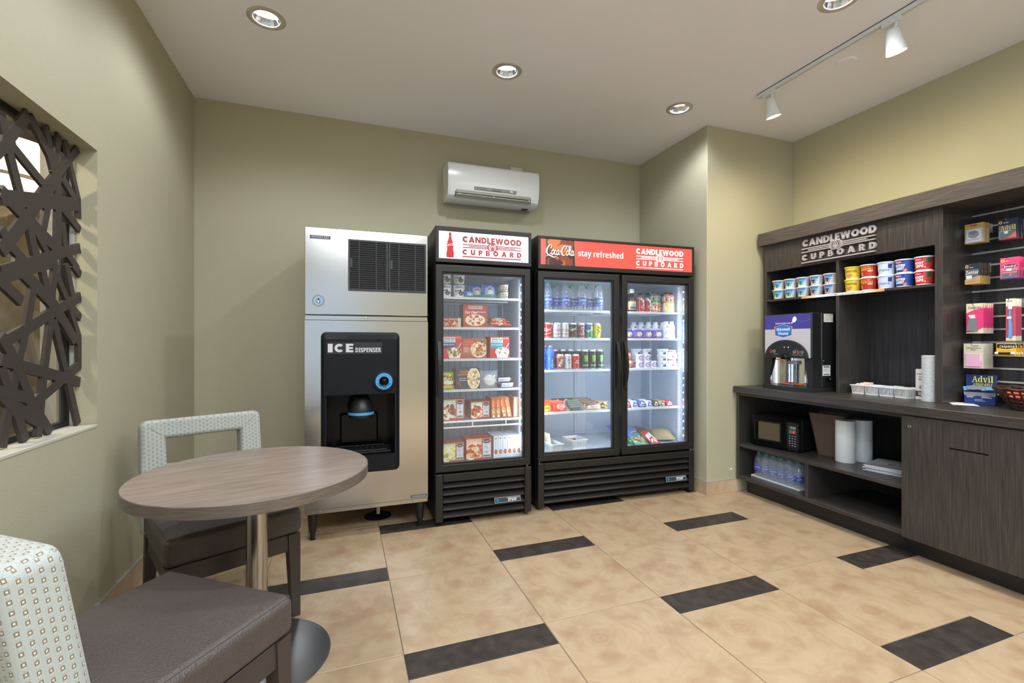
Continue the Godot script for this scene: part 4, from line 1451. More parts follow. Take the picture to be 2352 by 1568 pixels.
	label("card_wipes", 120, 170, rgb8(206, 196, 174), func(a):
		a.rect(50, 14, 40, 5, rgb8(90, 84, 70))
		a.text("Makeup Remover", 60, 36, 13, rgb8(80, 74, 64), {"fit": 92.0})
		a.text("Wipes", 60, 48, 12, rgb8(80, 74, 64))
		a.rect(14, 66, 94, 54, rgb8(226, 206, 214))
		a.rect(14, 120, 94, 40, rgb8(226, 140, 178))
		a.ell(30, 124, 10, 10, rgb8(240, 180, 206))
		a.lines(22, 76, 50, 3, 9, rgb8(150, 120, 140), 3))
	label("card_balm", 130, 110, rgb8(222, 170, 40), func(a):
		a.rect(4, 8, 122, 40, rgb8(26, 24, 24))
		a.text("ChapStick", 70, 38, 24, white, {"slant": 0.2, "fit": 100.0})
		a.poly([Vector2(4, 40), Vector2(60, 50), Vector2(126, 40), Vector2(126, 62), Vector2(4, 62)], rgb8(222, 170, 40)))
	label("packet_box", 180, 170, rgb8(28, 44, 104), func(a):
		a.text("Advil", 96, 44, 48, rgb8(232, 226, 40), {"f": "Sb", "fit": 124.0})
		a.text("LIQUI-GELS", 96, 64, 20, rgb8(232, 226, 40), {"slant": 0.3, "fit": 120.0})
		a.rect(40, 72, 110, 4, white))
	label("packet_tray", 180, 90, rgb8(28, 44, 104), func(a):
		a.lines(14, 14, 60, 3, 10, white, 4)
		a.lines(100, 14, 60, 3, 10, white, 4)
		a.lines(60, 50, 70, 2, 10, rgb8(150, 170, 220), 4))
	label("paper_print", 300, 200, rgb8(150, 150, 150), func(a):
		a.text("BUSINESS", 190, 120, 46, rgb8(44, 44, 44), {"f": "Sb", "fit": 200.0})
		a.lines(20, 140, 250, 5, 10, rgb8(90, 90, 90), 4), rgb8(214, 214, 214))
	# --- badges and panels
	label("maker_badge", 180, 36, rgb8(36, 38, 42), func(a):
		a.rect(2, 2, 176, 32, rgb8(180, 184, 190))
		a.rect(4, 4, 172, 28, rgb8(40, 42, 46))
		a.text("HOSHIZAKI", 90, 27, 26, rgb8(214, 216, 220), {"f": "Sb", "fit": 160.0}))
	label("round_badge", 96, 96, rgb8(210, 212, 214), func(a):
		a.ell(48, 48, 46, 46, rgb8(50, 56, 66))
		a.ell(48, 48, 42, 42, rgb8(206, 210, 214))
		for i in 18:
			var t := TAU * i / 18.0
			a.ell(48 + cos(t) * 36, 48 + sin(t) * 36, 4, 4, rgb8(60, 64, 74))
		a.ell(48, 48, 28, 28, rgb8(120, 170, 210))
		a.poly([Vector2(36, 70), Vector2(42, 36), Vector2(50, 24), Vector2(56, 36), Vector2(62, 70)], rgb8(70, 74, 84))
		a.ell(48, 56, 7, 12, rgb8(220, 222, 224)))
	label("ice_words", 260, 60, rgb8(30, 31, 34), func(a):
		for q in [[6.0, [bar4(0, 0, 0.5, 1)]], [36.0, heavy("C")[1]], [88.0, heavy("E")[1]]]:
			for p in q[1]:
				var z := []
				for v in p: z.append(Vector2(q[0] + v.x * (44.0 if q[0] < 80 else 56.0), 50 - v.y * 42))
				a.poly(z, rgb8(206, 210, 218))
		a.text("DISPENSER", 192, 50, 30, rgb8(206, 208, 214), {"fat": 1.0, "fit": 122.0}))
	label("push_ring", 160, 160, rgb8(70, 160, 220), func(a):
		var s := "PUSH FOR ICE"
		for i in s.length():
			var t := PI * (0.86 - 0.72 * i / (s.length() - 1.0))
			a.text(s[i], 80 + cos(t) * 66, 80 + sin(t) * 66, 20, rgb8(20, 40, 60), {"turn": t - PI / 2}))
	label("ice_word", 100, 16, rgb8(80, 165, 225), func(a): a.text("ICE", 50, 13, 13, white))
	label("grille_badge", 200, 42, rgb8(50, 54, 60), func(a):
		a.rect(2, 2, 196, 38, rgb8(206, 210, 214))
		a.rect(4, 4, 192, 34, rgb8(56, 58, 62))
		a.rect(12, 8, 56, 26, rgb8(30, 60, 80))
		a.ell(26, 21, 9, 9, rgb8(70, 160, 214))
		a.ell(26, 21, 5, 5, rgb8(30, 60, 80))
		a.text("true", 132, 33, 32, rgb8(220, 222, 226), {"slant": 0.35, "fit": 84.0, "fat": 1.0})
		a.rect(96, 10, 96, 3, rgb8(220, 222, 226)))
	label("unit_badge", 260, 22, rgb8(146, 140, 132), func(a):
		a.text("MITSUBISHI", 46, 12, 10, rgb8(70, 66, 62), {"fit": 62.0})
		a.text("ELECTRIC", 46, 20, 7, rgb8(70, 66, 62)))
	label("oven_keys", 110, 260, rgb8(16, 16, 18), func(a):
		a.rect(18, 32, 72, 80, rgb8(70, 74, 84))
		a.text("9:54", 62, 60, 30, rgb8(160, 220, 60), {"f": "b", "fit": 50.0})
		a.ell(68, 92, 14, 14, rgb8(226, 100, 60))
		a.rect(30, 80, 16, 22, rgb8(120, 130, 146))
		for r in 5:
			for c in 3: a.rect(22 + c * 26, 130 + r * 24, 14, 8, rgb8(200, 60, 50) if r == 4 and c == 0 else rgb8(170, 174, 180)))

# ------------------------------------------------------------------ room shell
func build_room():
	var H := ROOM_H
	var X := ROOM_X
	var wall: Material = M.wall_paint
	# left wall with its window opening (z 1.39 .. 2.75, y 0.883 .. 2.066)
	var b := B.new()
	b.span(Vector3(-0.14, 0, -0.14), Vector3(0, H, 1.39))
	b.span(Vector3(-0.14, 0, 2.75), Vector3(0, H, 4.3))
	b.span(Vector3(-0.14, 0, 6.7), Vector3(0, H, 7.0))
	b.span(Vector3(-0.14, 2.5, 4.3), Vector3(0, H, 6.7))
	b.span(Vector3(-0.14, 0, 4.3), Vector3(0, 0.1, 6.7))
	b.span(Vector3(-0.14, 0, 1.39), Vector3(0, 0.868, 2.75))
	b.span(Vector3(-0.14, 2.066, 1.39), Vector3(0, H, 2.75))
	struct("wall_left", b.done(), wall)
	struct("wall_back", span_mesh(Vector3(0, 0, -0.14), Vector3(X, H, 0)), wall)
	struct("wall_right", span_mesh(Vector3(X, 0, -0.14), Vector3(X + 0.14, H, 7.0)), M.wall_paint_warm_lit)
	struct("wall_chase", span_mesh(Vector3(CHASE_X, 0, 0), Vector3(X, H, CHASE_Z), 0.004), wall)
	b = B.new()   # rear wall with an unseen window, placed to light the steel front
	b.span(Vector3(-0.14, 0, 7.0), Vector3(0.15, H, 7.14))
	b.span(Vector3(1.35, 0, 7.0), Vector3(X + 0.14, H, 7.14))
	b.span(Vector3(0.15, 2.6, 7.0), Vector3(1.35, H, 7.14))
	b.span(Vector3(0.15, 0, 7.0), Vector3(1.35, 0.3, 7.14))
	struct("wall_rear", b.done(), wall)
	var wf := Node3D.new()
	wf.name = "window_2"
	wf.set_meta("kind", "structure")
	add_child(wf)
	part("window_frame", frame_mesh(0.15, 0.3, 1.35, 2.6, 0.06, 0.06, 0.06, 7.02, 7.10, 0.004), M.white_paint, wf)
	part("glass_pane", span_mesh(Vector3(0.21, 0.36, 7.055), Vector3(1.29, 2.54, 7.061)), M.dimming_glass, wf)
	var ws := Node3D.new()
	ws.name = "window_3"  # unseen side window behind the viewer, placed to light the ceiling
	ws.set_meta("kind", "structure")
	add_child(ws)
	part("window_frame", frame_mesh(-6.7, 0.1, -4.3, 2.5, 0.06, 0.06, 0.06, -0.03, 0.03, 0.004), M.white_paint, ws, Transform3D(Basis(Vector3.UP, PI / 2), Vector3(-0.07, 0, 0)))
	part("mullion", span_mesh(Vector3(-0.09, 0.16, 5.47), Vector3(-0.05, 2.44, 5.53)), M.white_paint, ws)
	part("glass_pane", span_mesh(Vector3(-0.073, 0.16, 4.36), Vector3(-0.067, 2.44, 5.47)), M.window_glass, ws)
	part("glass_pane", span_mesh(Vector3(-0.073, 0.16, 5.53), Vector3(-0.067, 2.44, 6.64)), M.window_glass, ws)
	# ceiling with round cut-outs for the downlights
	var ceil := CSGBox3D.new()
	ceil.name = "ceiling"
	ceil.size = Vector3(X + 0.28, 0.16, 7.28)
	ceil.position = Vector3(X * 0.5, H + 0.08, 3.5)
	ceil.material = M.ceiling_paint
	ceil.set_meta("kind", "structure")
	for p in DOWNLIGHTS:
		var c := CSGCylinder3D.new()
		c.name = "light_opening"
		c.operation = CSGShape3D.OPERATION_SUBTRACTION
		c.radius = 0.0655
		c.height = 0.3
		c.sides = 40
		c.material = M.ceiling_paint
		c.position = Vector3(p.x - X * 0.5, 0, p.y - 3.5)
		ceil.add_child(c, true)
	add_child(ceil)
	# floor: grout bed with one tile per piece
	var fl := Node3D.new()
	fl.name = "floor"
	fl.set_meta("kind", "structure")
	add_child(fl)
	part("grout_bed", span_mesh(Vector3(-0.14, -0.06, -0.14), Vector3(X + 0.14, -0.003, 7.14)), M.grout, fl)
	var T := 0.61
	var S := 0.1478
	var J := 1.4081
	var A0 := 1.2268
	var g := 0.0016
	var period := 2.0 * T + S
	var rg := RandomNumberGenerator.new()
	rg.seed = 11
	var shared := {}
	for col in range(-3, 6):
		var xa := maxf(A0 + col * T, 0.0)
		var xb := minf(A0 + (col + 1) * T, X)
		if xb - xa < 0.01: continue
		var strip0 := J + T if posmod(col, 2) == 0 else J - S
		for row in range(-3, 4):
			var zs := strip0 + row * period
			for piece in [[zs, zs + S, true], [zs + S, zs + S + T, false], [zs + S + T, zs + S + 2.0 * T, false]]:
				var za := maxf(piece[0], 0.0)
				var zb := minf(piece[1], 3.7)
				if zb - za < 0.01: continue
				var turn := rg.randi() % 4
				var pick := rg.randi() % 3
				var size := Vector3(xb - xa - 2 * g, 0.012, zb - za - 2 * g)
				var centre := Vector3((xa + xb) * 0.5, -0.006, (za + zb) * 0.5)
				var full: bool = not piece[2] and absf(size.x - size.z) < 0.001 and size.x > 0.6
				var key := "%.3f_%.3f_%s" % [size.x, size.z, piece[2]]
				if not shared.has(key): shared[key] = box_mesh(Vector3.ZERO, size, 0.0012)
				var m: Material = M.dark_tile if piece[2] else M["beige_tile_%d" % pick]
				part("dark_tile" if piece[2] else "floor_tile", shared[key], m, fl, Transform3D(Basis(Vector3.UP, PI * 0.5 * turn if full else 0.0), centre))
	part("floor_slab", span_mesh(Vector3(0, -0.012, 3.703), Vector3(X, 0, 7.0)), M.base_tile, fl)
	# tile baseboards with a thin metal cap
	for s in [["baseboard_left", Vector3(0, 0, 0), Vector3(0.011, 0.108, 7.0)], ["baseboard_back", Vector3(0.011, 0, 0), Vector3(CHASE_X - 0.011, 0.108, 0.011)],
			["baseboard_chase", Vector3(CHASE_X - 0.011, 0, 0.011), Vector3(CHASE_X, 0.108, CHASE_Z + 0.011)], ["baseboard_front", Vector3(CHASE_X, 0, CHASE_Z), Vector3(4.11, 0.108, CHASE_Z + 0.011)]]:
		var o := Node3D.new()
		o.name = s[0]
		o.set_meta("kind", "structure")
		add_child(o)
		var along_z: bool = (s[2] - s[1]).z > (s[2] - s[1]).x
		var a: float = s[1].z if along_z else s[1].x
		var e: float = s[2].z if along_z else s[2].x
		var run := a
		var step: float = 0.61 if s[0] != "baseboard_front" else 0.40
		while run < e - 0.005 and run < 4.2:
			var nxt := minf(run + step, e)
			if along_z: part("base_tile", span_mesh(Vector3(s[1].x, 0, run + 0.001), Vector3(s[2].x, 0.104, nxt - 0.001), 0.001), M.base_tile, o)
			else: part("base_tile", span_mesh(Vector3(run + 0.001, 0, s[1].z), Vector3(nxt - 0.001, 0.104, s[2].z), 0.001), M.base_tile, o)
			run = nxt
		part("cap_strip", span_mesh(Vector3(s[1].x, 0.104, s[1].z), Vector3(s[2].x, 0.108, s[2].z)), M.base_metal, o)
	# small white wall bumper on the chase
	var bump := part("wall_bumper", lathe_mesh([Vector2(0.0, 0.0), Vector2(0.008, 0.0), Vector2(0.008, 0.006), Vector2(0.005, 0.009), Vector2(0.0, 0.009)], 16), M.white_plastic, self, Transform3D(Basis(Vector3.RIGHT, PI / 2), Vector3(4.006, 0.188, CHASE_Z)))
	tag(bump, "tiny white round bumper low on the wall beside the dark cabinet", "bumper")
	# floor drain below the ice machine
	var dr := thing("floor_drain", "round dark metal floor drain under the ice machine", "drain", at(1.233, 0, 0.461))
	part("rim", lathe_mesh([Vector2(0.0, 0.001), Vector2(0.09, 0.001), Vector2(0.094, 0.003), Vector2(0.088, 0.005), Vector2(0.08, 0.003)], 32), M.matt_black, dr)
	b = B.new()
	for i in 7: b.box(Vector3(0, 0.0035, -0.06 + 0.02 * i), Vector3(2.0 * sqrt(maxf(0.0065 - pow(-0.06 + 0.02 * i, 2), 0.0002)), 0.003, 0.008))
	part("grate", b.done(), M.soft_black, dr)

# ------------------------------------------------------------------ lamps
const DOWNLIGHTS := [Vector2(0.611, 1.08), Vector2(1.997, 1.06), Vector2(3.371, 1.05), Vector2(3.385, 2.235), Vector2(1.997, 2.235), Vector2(0.611, 2.235), Vector2(0.9, 4.2), Vector2(2.6, 4.2), Vector2(1.4, 5.7), Vector2(3.4, 5.7)]  # visible ones first, then unseen ones placed to light the room

func build_lights():
	var names := ["recessed downlight with chrome cone above the round table, nearest the left wall", "recessed downlight with chrome cone in the ceiling before the wall air conditioner", "recessed downlight with chrome cone close to the boxed-out wall corner",
		"recessed downlight cut by the top edge of the view, left of the track"]
	for i in DOWNLIGHTS.size():
		var p: Vector2 = DOWNLIGHTS[i]
		var t := thing("downlight", names[i] if i < 4 else "recessed downlight with chrome cone further forward, out of view, placed to light the room", "ceiling light", at(p.x, ROOM_H, p.y), "recessed ceiling downlights" if i < 4 else "downlights out of view")
		part("trim_ring", lathe_mesh([Vector2(0.066, 0.012), Vector2(0.066, -0.003), Vector2(0.072, -0.007), Vector2(0.088, -0.006), Vector2(0.097, 0.0), Vector2(0.066, 0.0)], 40), M.nickel, t)
		var bb := B.new()
		for k in 12:   # faceted reflector
			var a0 := TAU * k / 12.0
			var a1 := TAU * (k + 1) / 12.0
			bb.quad(Vector3(sin(a1) * 0.065, 0, cos(a1) * 0.065), Vector3(sin(a0) * 0.065, 0, cos(a0) * 0.065), Vector3(sin(a0) * 0.052, 0.05, cos(a0) * 0.052), Vector3(sin(a1) * 0.052, 0.05, cos(a1) * 0.052))
		part("reflector", bb.done(), M.chrome, t)
		part("lamp_lens", lathe_mesh([Vector2(0.0, 0.040), Vector2(0.035, 0.042), Vector2(0.051, 0.046), Vector2(0.051, 0.056), Vector2(0.0, 0.056)], 32), M.lamp_white, t)
		var s := SpotLight3D.new()
		s.name = "downlight_beam"
		s.position = Vector3(p.x, ROOM_H + 0.036, p.y)
		s.rotation.x = -PI / 2
		s.light_color = Color(0.93, 0.96, 1.0)
		s.light_energy = 1.25
		s.light_size = 0.04
		s.spot_range = 12.0
		s.spot_angle = 80.0
		s.spot_attenuation = 2.0
		s.spot_angle_attenuation = 0.6
		s.shadow_enabled = true
		add_child(s, true)
	# track with two heads along the right wall
	var tr := thing("track_rail", "slim white ceiling track carrying two spot heads toward the pantry wall", "light track", at(3.77, ROOM_H, 1.40))
	part("rail", B.new().span(Vector3(-0.018, -0.026, 0), Vector3(-0.004, 0, 2.4), 0.001).span(Vector3(0.004, -0.026, 0), Vector3(0.018, 0, 2.4), 0.001).span(Vector3(-0.018, -0.006, 0), Vector3(0.018, 0, 2.4)).done(), M.track_white, tr)
	part("live_slot", span_mesh(Vector3(-0.004, -0.012, 0.005), Vector3(0.004, -0.006, 2.395)), M.deep_black, tr)
	part("end_cap", span_mesh(Vector3(-0.019, -0.027, -0.006), Vector3(0.019, 0, 0.0), 0.001), M.track_white, tr)
	var li := ["white track spot head at the far end of the rail, over the pantry sign", "white track spot head nearer on the rail, beside the round ceiling plate"]
	for i in 2:
		var z: float = [1.49, 2.25][i]
		var h := thing("track_spot", li[i], "spotlight", at(3.77, ROOM_H - 0.026, z), "track spot heads")
		part("adapter", span_mesh(Vector3(-0.017, -0.022, -0.045), Vector3(0.017, 0.001, 0.045), 0.002), M.track_white, h)
		part("stem", B.new().tube([Vector3(0, -0.02, 0.02), Vector3(0, -0.055, 0.012)], 0.008, 10).done(), M.track_white, h)
		var aim := Basis(Vector3.BACK, deg_to_rad(16))   # tilts the mouth toward the pantry
		var tilt := Transform3D(aim, Vector3(0, -0.045, 0))
		part("shade", lathe_mesh([Vector2(0.0, 0.0), Vector2(0.024, 0.0), Vector2(0.03, -0.006), Vector2(0.036, -0.05), Vector2(0.047, -0.125), Vector2(0.045, -0.125), Vector2(0.034, -0.05), Vector2(0.028, -0.01)].map(func(v): return v) , 32), M.track_white, h, tilt)
		part("lamp_face", lathe_mesh([Vector2(0.0, -0.119), Vector2(0.044, -0.119)], 32), M.lamp_warm, h, tilt)
		var s := SpotLight3D.new()
		s.name = "track_beam"
		s.transform = Transform3D(aim * Basis(Vector3.RIGHT, -PI / 2), Vector3(3.77, ROOM_H - 0.071, z) + aim * Vector3(0, -0.123, 0))
		s.light_color = Color(1.0, 0.93, 0.76)
		s.light_energy = 0.75
		s.light_size = 0.035
		s.spot_range = 12.0
		s.spot_angle = 84.0
		s.spot_attenuation = 2.0
		s.spot_angle_attenuation = 1.0
		s.shadow_enabled = true
		add_child(s, true)
	for p in [Vector2(1.3, 4.45), Vector2(3.4, 4.45)]:   # added fill light panels over the part of the room behind the viewer
		var f := thing("ceiling_panel", "flat square fill light panel added on the ceiling behind the viewer, out of view", "ceiling light", at(p.x, ROOM_H, p.y), "added fill panels out of view")
		part("frame", frame_mesh(-0.62, -0.62, 0.62, 0.62, 0.02, 0.02, 0.02, -0.03, 0.0, 0.002), M.track_white, f, Transform3D(Basis(Vector3.RIGHT, -PI / 2), Vector3.ZERO))
		part("light_panel", span_mesh(Vector3(-0.6, -0.02, -0.6), Vector3(0.6, -0.002, 0.6)), M.fill_panel_glow, f)
		var a := AreaLight3D.new()
		a.name = "panel_light"
		a.area_size = Vector2(1.2, 1.2)
		a.light_color = Color(0.93, 0.97, 1.0)
		a.light_energy = 7.5
		a.area_range = 14.0
		a.area_attenuation = 2.0
		a.shadow_enabled = true
		a.position = Vector3(p.x, ROOM_H - 0.035, p.y)
		a.rotation.x = -PI / 2
		add_child(a, true)
	var pl := part("ceiling_plate", lathe_mesh([Vector2(0.0, -0.008), Vector2(0.05, -0.008), Vector2(0.054, -0.004), Vector2(0.056, 0.0)], 36), M.ceiling_paint, self, at(3.956, ROOM_H, 1.881))
	tag(pl, "flat round cover plate on the ceiling between the two track heads", "cover plate")

# ------------------------------------------------------------------ window in the left wall, cut-out screen, corridor beyond
var screen_layer := 0.0
func bar(b: B, w: float, p: Array):
	var pts := []
	for i in range(0, p.size(), 2): pts.append(Vector2(-p[i], p[i + 1]))
	for e in [[0, 1], [pts.size() - 1, pts.size() - 2]]:   # run on past the edge of the view
		var a: Vector2 = pts[e[0]]
		if a.x < -1.93 and a.x > -2.2 and a.y < 2.04 and a.y > 0.91: pts[e[0]] = a + (a - pts[e[1]]).normalized() * 0.25
	screen_layer += 0.00003
	b.stroke(pts, w * 0.86, -0.005 - screen_layer, 0.005 + screen_layer)

func build_window_and_screen():
	var sill := struct("window_1", span_mesh(Vector3(-0.14, 0.868, 1.39), Vector3(0.002, 0.883, 2.75), 0.003), M.sill_paint)
	part("window_frame", frame_mesh(-2.75, 0.883, -1.39, 2.066, 0.022, 0.022, 0.022, -0.015, 0.015, 0.003), M.matt_black, sill, Transform3D(Basis(Vector3.UP, PI / 2), Vector3(-0.108, 0, 0)))
	part("glass_pane", span_mesh(Vector3(-0.111, 0.905, 1.412), Vector3(-0.105, 2.044, 2.728)), M.window_glass, sill)
	part("reveal_strip", span_mesh(Vector3(-0.093, 0.884, 1.39), Vector3(-0.078, 2.066, 1.396)), M.white_paint, sill)
	var b := B.new()
	bar(b, 0.047, [1.742, 2.054, 1.858, 1.905])
	bar(b, 0.043, [1.735, 2.051, 1.613, 1.954, 1.583, 1.894])
	bar(b, 0.039, [1.638, 2.060, 1.600, 1.958])
	bar(b, 0.038, [1.551, 2.060, 1.570, 1.970, 1.592, 1.891])
	bar(b, 0.031, [1.511, 2.055, 1.473, 1.979, 1.408, 1.848, 1.403, 1.766])
	bar(b, 0.039, [1.413, 2.057, 1.502, 1.964, 1.566, 1.895])
	bar(b, 0.043, [1.884, 1.998, 1.858, 1.914, 1.785, 1.752])
	bar(b, 0.038, [1.858, 1.918, 1.626, 1.820])
	bar(b, 0.063, [1.884, 1.715, 1.650, 1.768, 1.413, 1.821])
	bar(b, 0.055, [1.884, 1.736, 1.750, 1.679, 1.666, 1.642, 1.530, 1.593])
	bar(b, 0.059, [1.548, 1.906, 1.650, 1.797, 1.757, 1.673, 1.884, 1.538])
	bar(b, 0.047, [1.566, 1.915, 1.557, 1.784, 1.561, 1.592])
	bar(b, 0.039, [1.530, 1.896, 1.408, 1.823])
	bar(b, 0.039, [1.530, 1.776, 1.398, 1.717])
	bar(b, 0.041, [1.626, 1.760, 1.654, 1.664])
	bar(b, 0.047, [1.398, 1.639, 1.521, 1.600, 1.750, 1.517, 1.884, 1.470])
	bar(b, 0.043, [1.735, 1.650, 1.694, 1.535])
	bar(b, 0.031, [1.713, 1.655, 1.609, 1.559])
	bar(b, 0.038, [1.530, 1.718, 1.502, 1.603, 1.413, 1.547])
	bar(b, 0.039, [1.833, 1.561, 1.735, 1.509])
	bar(b, 0.039, [1.884, 1.611, 1.846, 1.572])
	bar(b, 0.070, [1.884, 1.908, 1.846, 1.897])
	bar(b, 0.048, [1.884, 1.447, 1.747, 1.497, 1.567, 1.555])
	bar(b, 0.056, [1.825, 1.509, 1.709, 1.449, 1.585, 1.381, 1.432, 1.241])
	bar(b, 0.041, [1.709, 1.459, 1.750, 1.298, 1.804, 1.149, 1.845, 1.016, 1.877, 0.889])
	bar(b, 0.039, [1.661, 1.520, 1.611, 1.379])
	bar(b, 0.041, [1.576, 1.543, 1.594, 1.447, 1.611, 1.302, 1.653, 1.101, 1.685, 0.887])
	bar(b, 0.036, [1.502, 1.555, 1.447, 1.413])
	bar(b, 0.038, [1.452, 1.562, 1.393, 1.526])
	bar(b, 0.034, [1.571, 1.502, 1.492, 1.409, 1.406, 1.263, 1.401, 1.127])
	bar(b, 0.047, [1.393, 1.432, 1.511, 1.386, 1.619, 1.343, 1.754, 1.283, 1.864, 1.241])
	bar(b, 0.039, [1.462, 1.379, 1.393, 1.343])
	bar(b, 0.038, [1.576, 1.350, 1.406, 1.235])
	bar(b, 0.041, [1.589, 1.324, 1.502, 1.116, 1.411, 0.890])
	bar(b, 0.044, [1.401, 1.138, 1.511, 1.095, 1.645, 1.040, 1.754, 1.004])
	bar(b, 0.048, [1.401, 1.067, 1.628, 1.119, 1.776, 1.152, 1.884, 1.181])
	bar(b, 0.047, [1.884, 1.258, 1.818, 1.177, 1.724, 1.019, 1.611, 0.888])
	bar(b, 0.044, [1.884, 1.153, 1.825, 1.027])
	bar(b, 0.055, [1.884, 1.070, 1.825, 1.018, 1.685, 0.946])
	bar(b, 0.045, [1.811, 1.003, 1.758, 0.886])
	bar(b, 0.035, [1.669, 1.003, 1.689, 0.892])
	bar(b, 0.063, [1.831, 1.023, 1.783, 0.985])
	for e in [[2.05, 2.066, 2.45, 1.2], [2.1, 0.883, 2.6, 1.7], [2.0, 1.5, 2.74, 1.9], [1.98, 1.1, 2.74, 1.3], [2.3, 2.066, 2.15, 0.883], [2.72, 2.0, 2.3, 0.9], [2.55, 2.066, 2.6, 0.883], [2.0, 1.75, 2.7, 1.0]]: bar(b, 0.045, e)
	var sc := part("cutout_screen", b.done(), M.screen_board, self, Transform3D(Basis(Vector3.UP, PI / 2), Vector3(-0.06, 0, 0)))
	tag(sc, "dark brown cut-out screen of crossing bars in the left window opening", "screen")
	# the corridor behind the glass
	struct("wall_corridor_far", span_mesh(Vector3(-2.6, 0, -1.3), Vector3(-2.5, 2.9, 3.6)), M.corridor_paint)
	struct("wall_corridor_end", span_mesh(Vector3(-2.5, 0, -1.3), Vector3(-0.57, 2.9, -1.2)), M.corridor_paint)
	struct("wall_corridor_return", span_mesh(Vector3(-0.57, 0, -1.2), Vector3(-0.14, 2.9, 0.6)), M.white_paint)
	struct("wall_corridor_near", span_mesh(Vector3(-2.6, 0, 3.6), Vector3(-0.14, 2.9, 3.7)), M.corridor_paint)
	struct("ceiling_corridor", span_mesh(Vector3(-2.6, 2.9, -1.3), Vector3(-0.14, 3.0, 3.7)), M.corridor_paint)
	struct("floor_corridor", span_mesh(Vector3(-2.6, -0.1, -1.3), Vector3(-0.14, 0, 3.7)), M.corridor_paint)
	var lamp := thing("drum_pendant", "glowing drum pendant lamp seen through the cut-out window screen", "pendant lamp", at(-1.2, 2.30, -0.2))
	part("drum_shade", lathe_mesh([Vector2(0.36, 0.0), Vector2(0.36, 0.24), Vector2(0.354, 0.24), Vector2(0.354, 0.0), Vector2(0.36, 0.0)], 40), M.lamp_shade, lamp)
	part("shade_rim", B.new().tube(range(40).map(func(i): return Vector3(cos(TAU * i / 40.0) * 0.36, 0.0, sin(TAU * i / 40.0) * 0.36)), 0.012, 8, true).done(), M.nickel, lamp)
	part("diffuser_disc", lathe_mesh([Vector2(0.0, 0.012), Vector2(0.352, 0.012), Vector2(0.352, 0.018), Vector2(0.0, 0.018)], 40), M.lamp_shade, lamp)
	part("stem", B.new().tube([Vector3(0, 0.02, 0), Vector3(0, 0.6, 0)], 0.012).done(), M.nickel, lamp)
	var o := OmniLight3D.new()
	o.name = "pendant_light"
	o.position = Vector3(-1.2, 2.22, -0.2)
	o.light_color = Color(1.0, 0.85, 0.6)
	o.light_energy = 0.5
	o.light_size = 0.15
	o.omni_range = 10.0
	o.omni_attenuation = 2.0
	o.shadow_enabled = true
	add_child(o)
	var cl := thing("flush_light", "unseen flush corridor ceiling light, out of view, placed to light the return wall", "ceiling light", at(-1.1, 2.9, 2.3))  # out of view, placed to light the white return wall
	part("light_disc", lathe_mesh([Vector2(0.0, -0.03), Vector2(0.15, -0.03), Vector2(0.16, -0.02), Vector2(0.16, 0.0)], 32), M.lamp_shade, cl)
	var o2 := OmniLight3D.new()
	o2.name = "corridor_light"
	o2.position = Vector3(-1.1, 2.82, 2.3)
	o2.light_color = Color(1.0, 0.95, 0.85)
	o2.light_energy = 2.6
	o2.light_size = 0.12
	o2.omni_range = 10.0
	o2.omni_attenuation = 2.0
	o2.shadow_enabled = true
	add_child(o2)

# ------------------------------------------------------------------ table and chairs
func tapered_leg(x: float, z: float, top: float, dx: float, dz: float, wt := 0.052, wb := 0.034) -> ArrayMesh:
	# square leg, outer faces plumb (or raked by dx, dz), inner faces tapering
	var b := B.new()
	var sx := signf(x)
	var sz := signf(z)
	var tp := []
	var bt := []
	for c in [[0, 0], [1, 0], [1, 1], [0, 1]]:
		tp.append(Vector3(x - sx * wt * c[0], top, z - sz * wt * c[1]))
		bt.append(Vector3(x + dx - sx * wb * c[0], 0, z + dz - sz * wb * c[1]))
	for i in 4:
		var j := (i + 1) % 4
		var out: Vector3 = (tp[i] + tp[j]) * 0.5 - (tp[0] + tp[2]) * 0.5
		b.quad_out(bt[i], bt[j], tp[j], tp[i], out)
	b.quad_out(tp[0], tp[1], tp[2], tp[3], Vector3.UP)
	b.quad_out(bt[0], bt[1], bt[2], bt[3], Vector3.DOWN)
	return b.done()

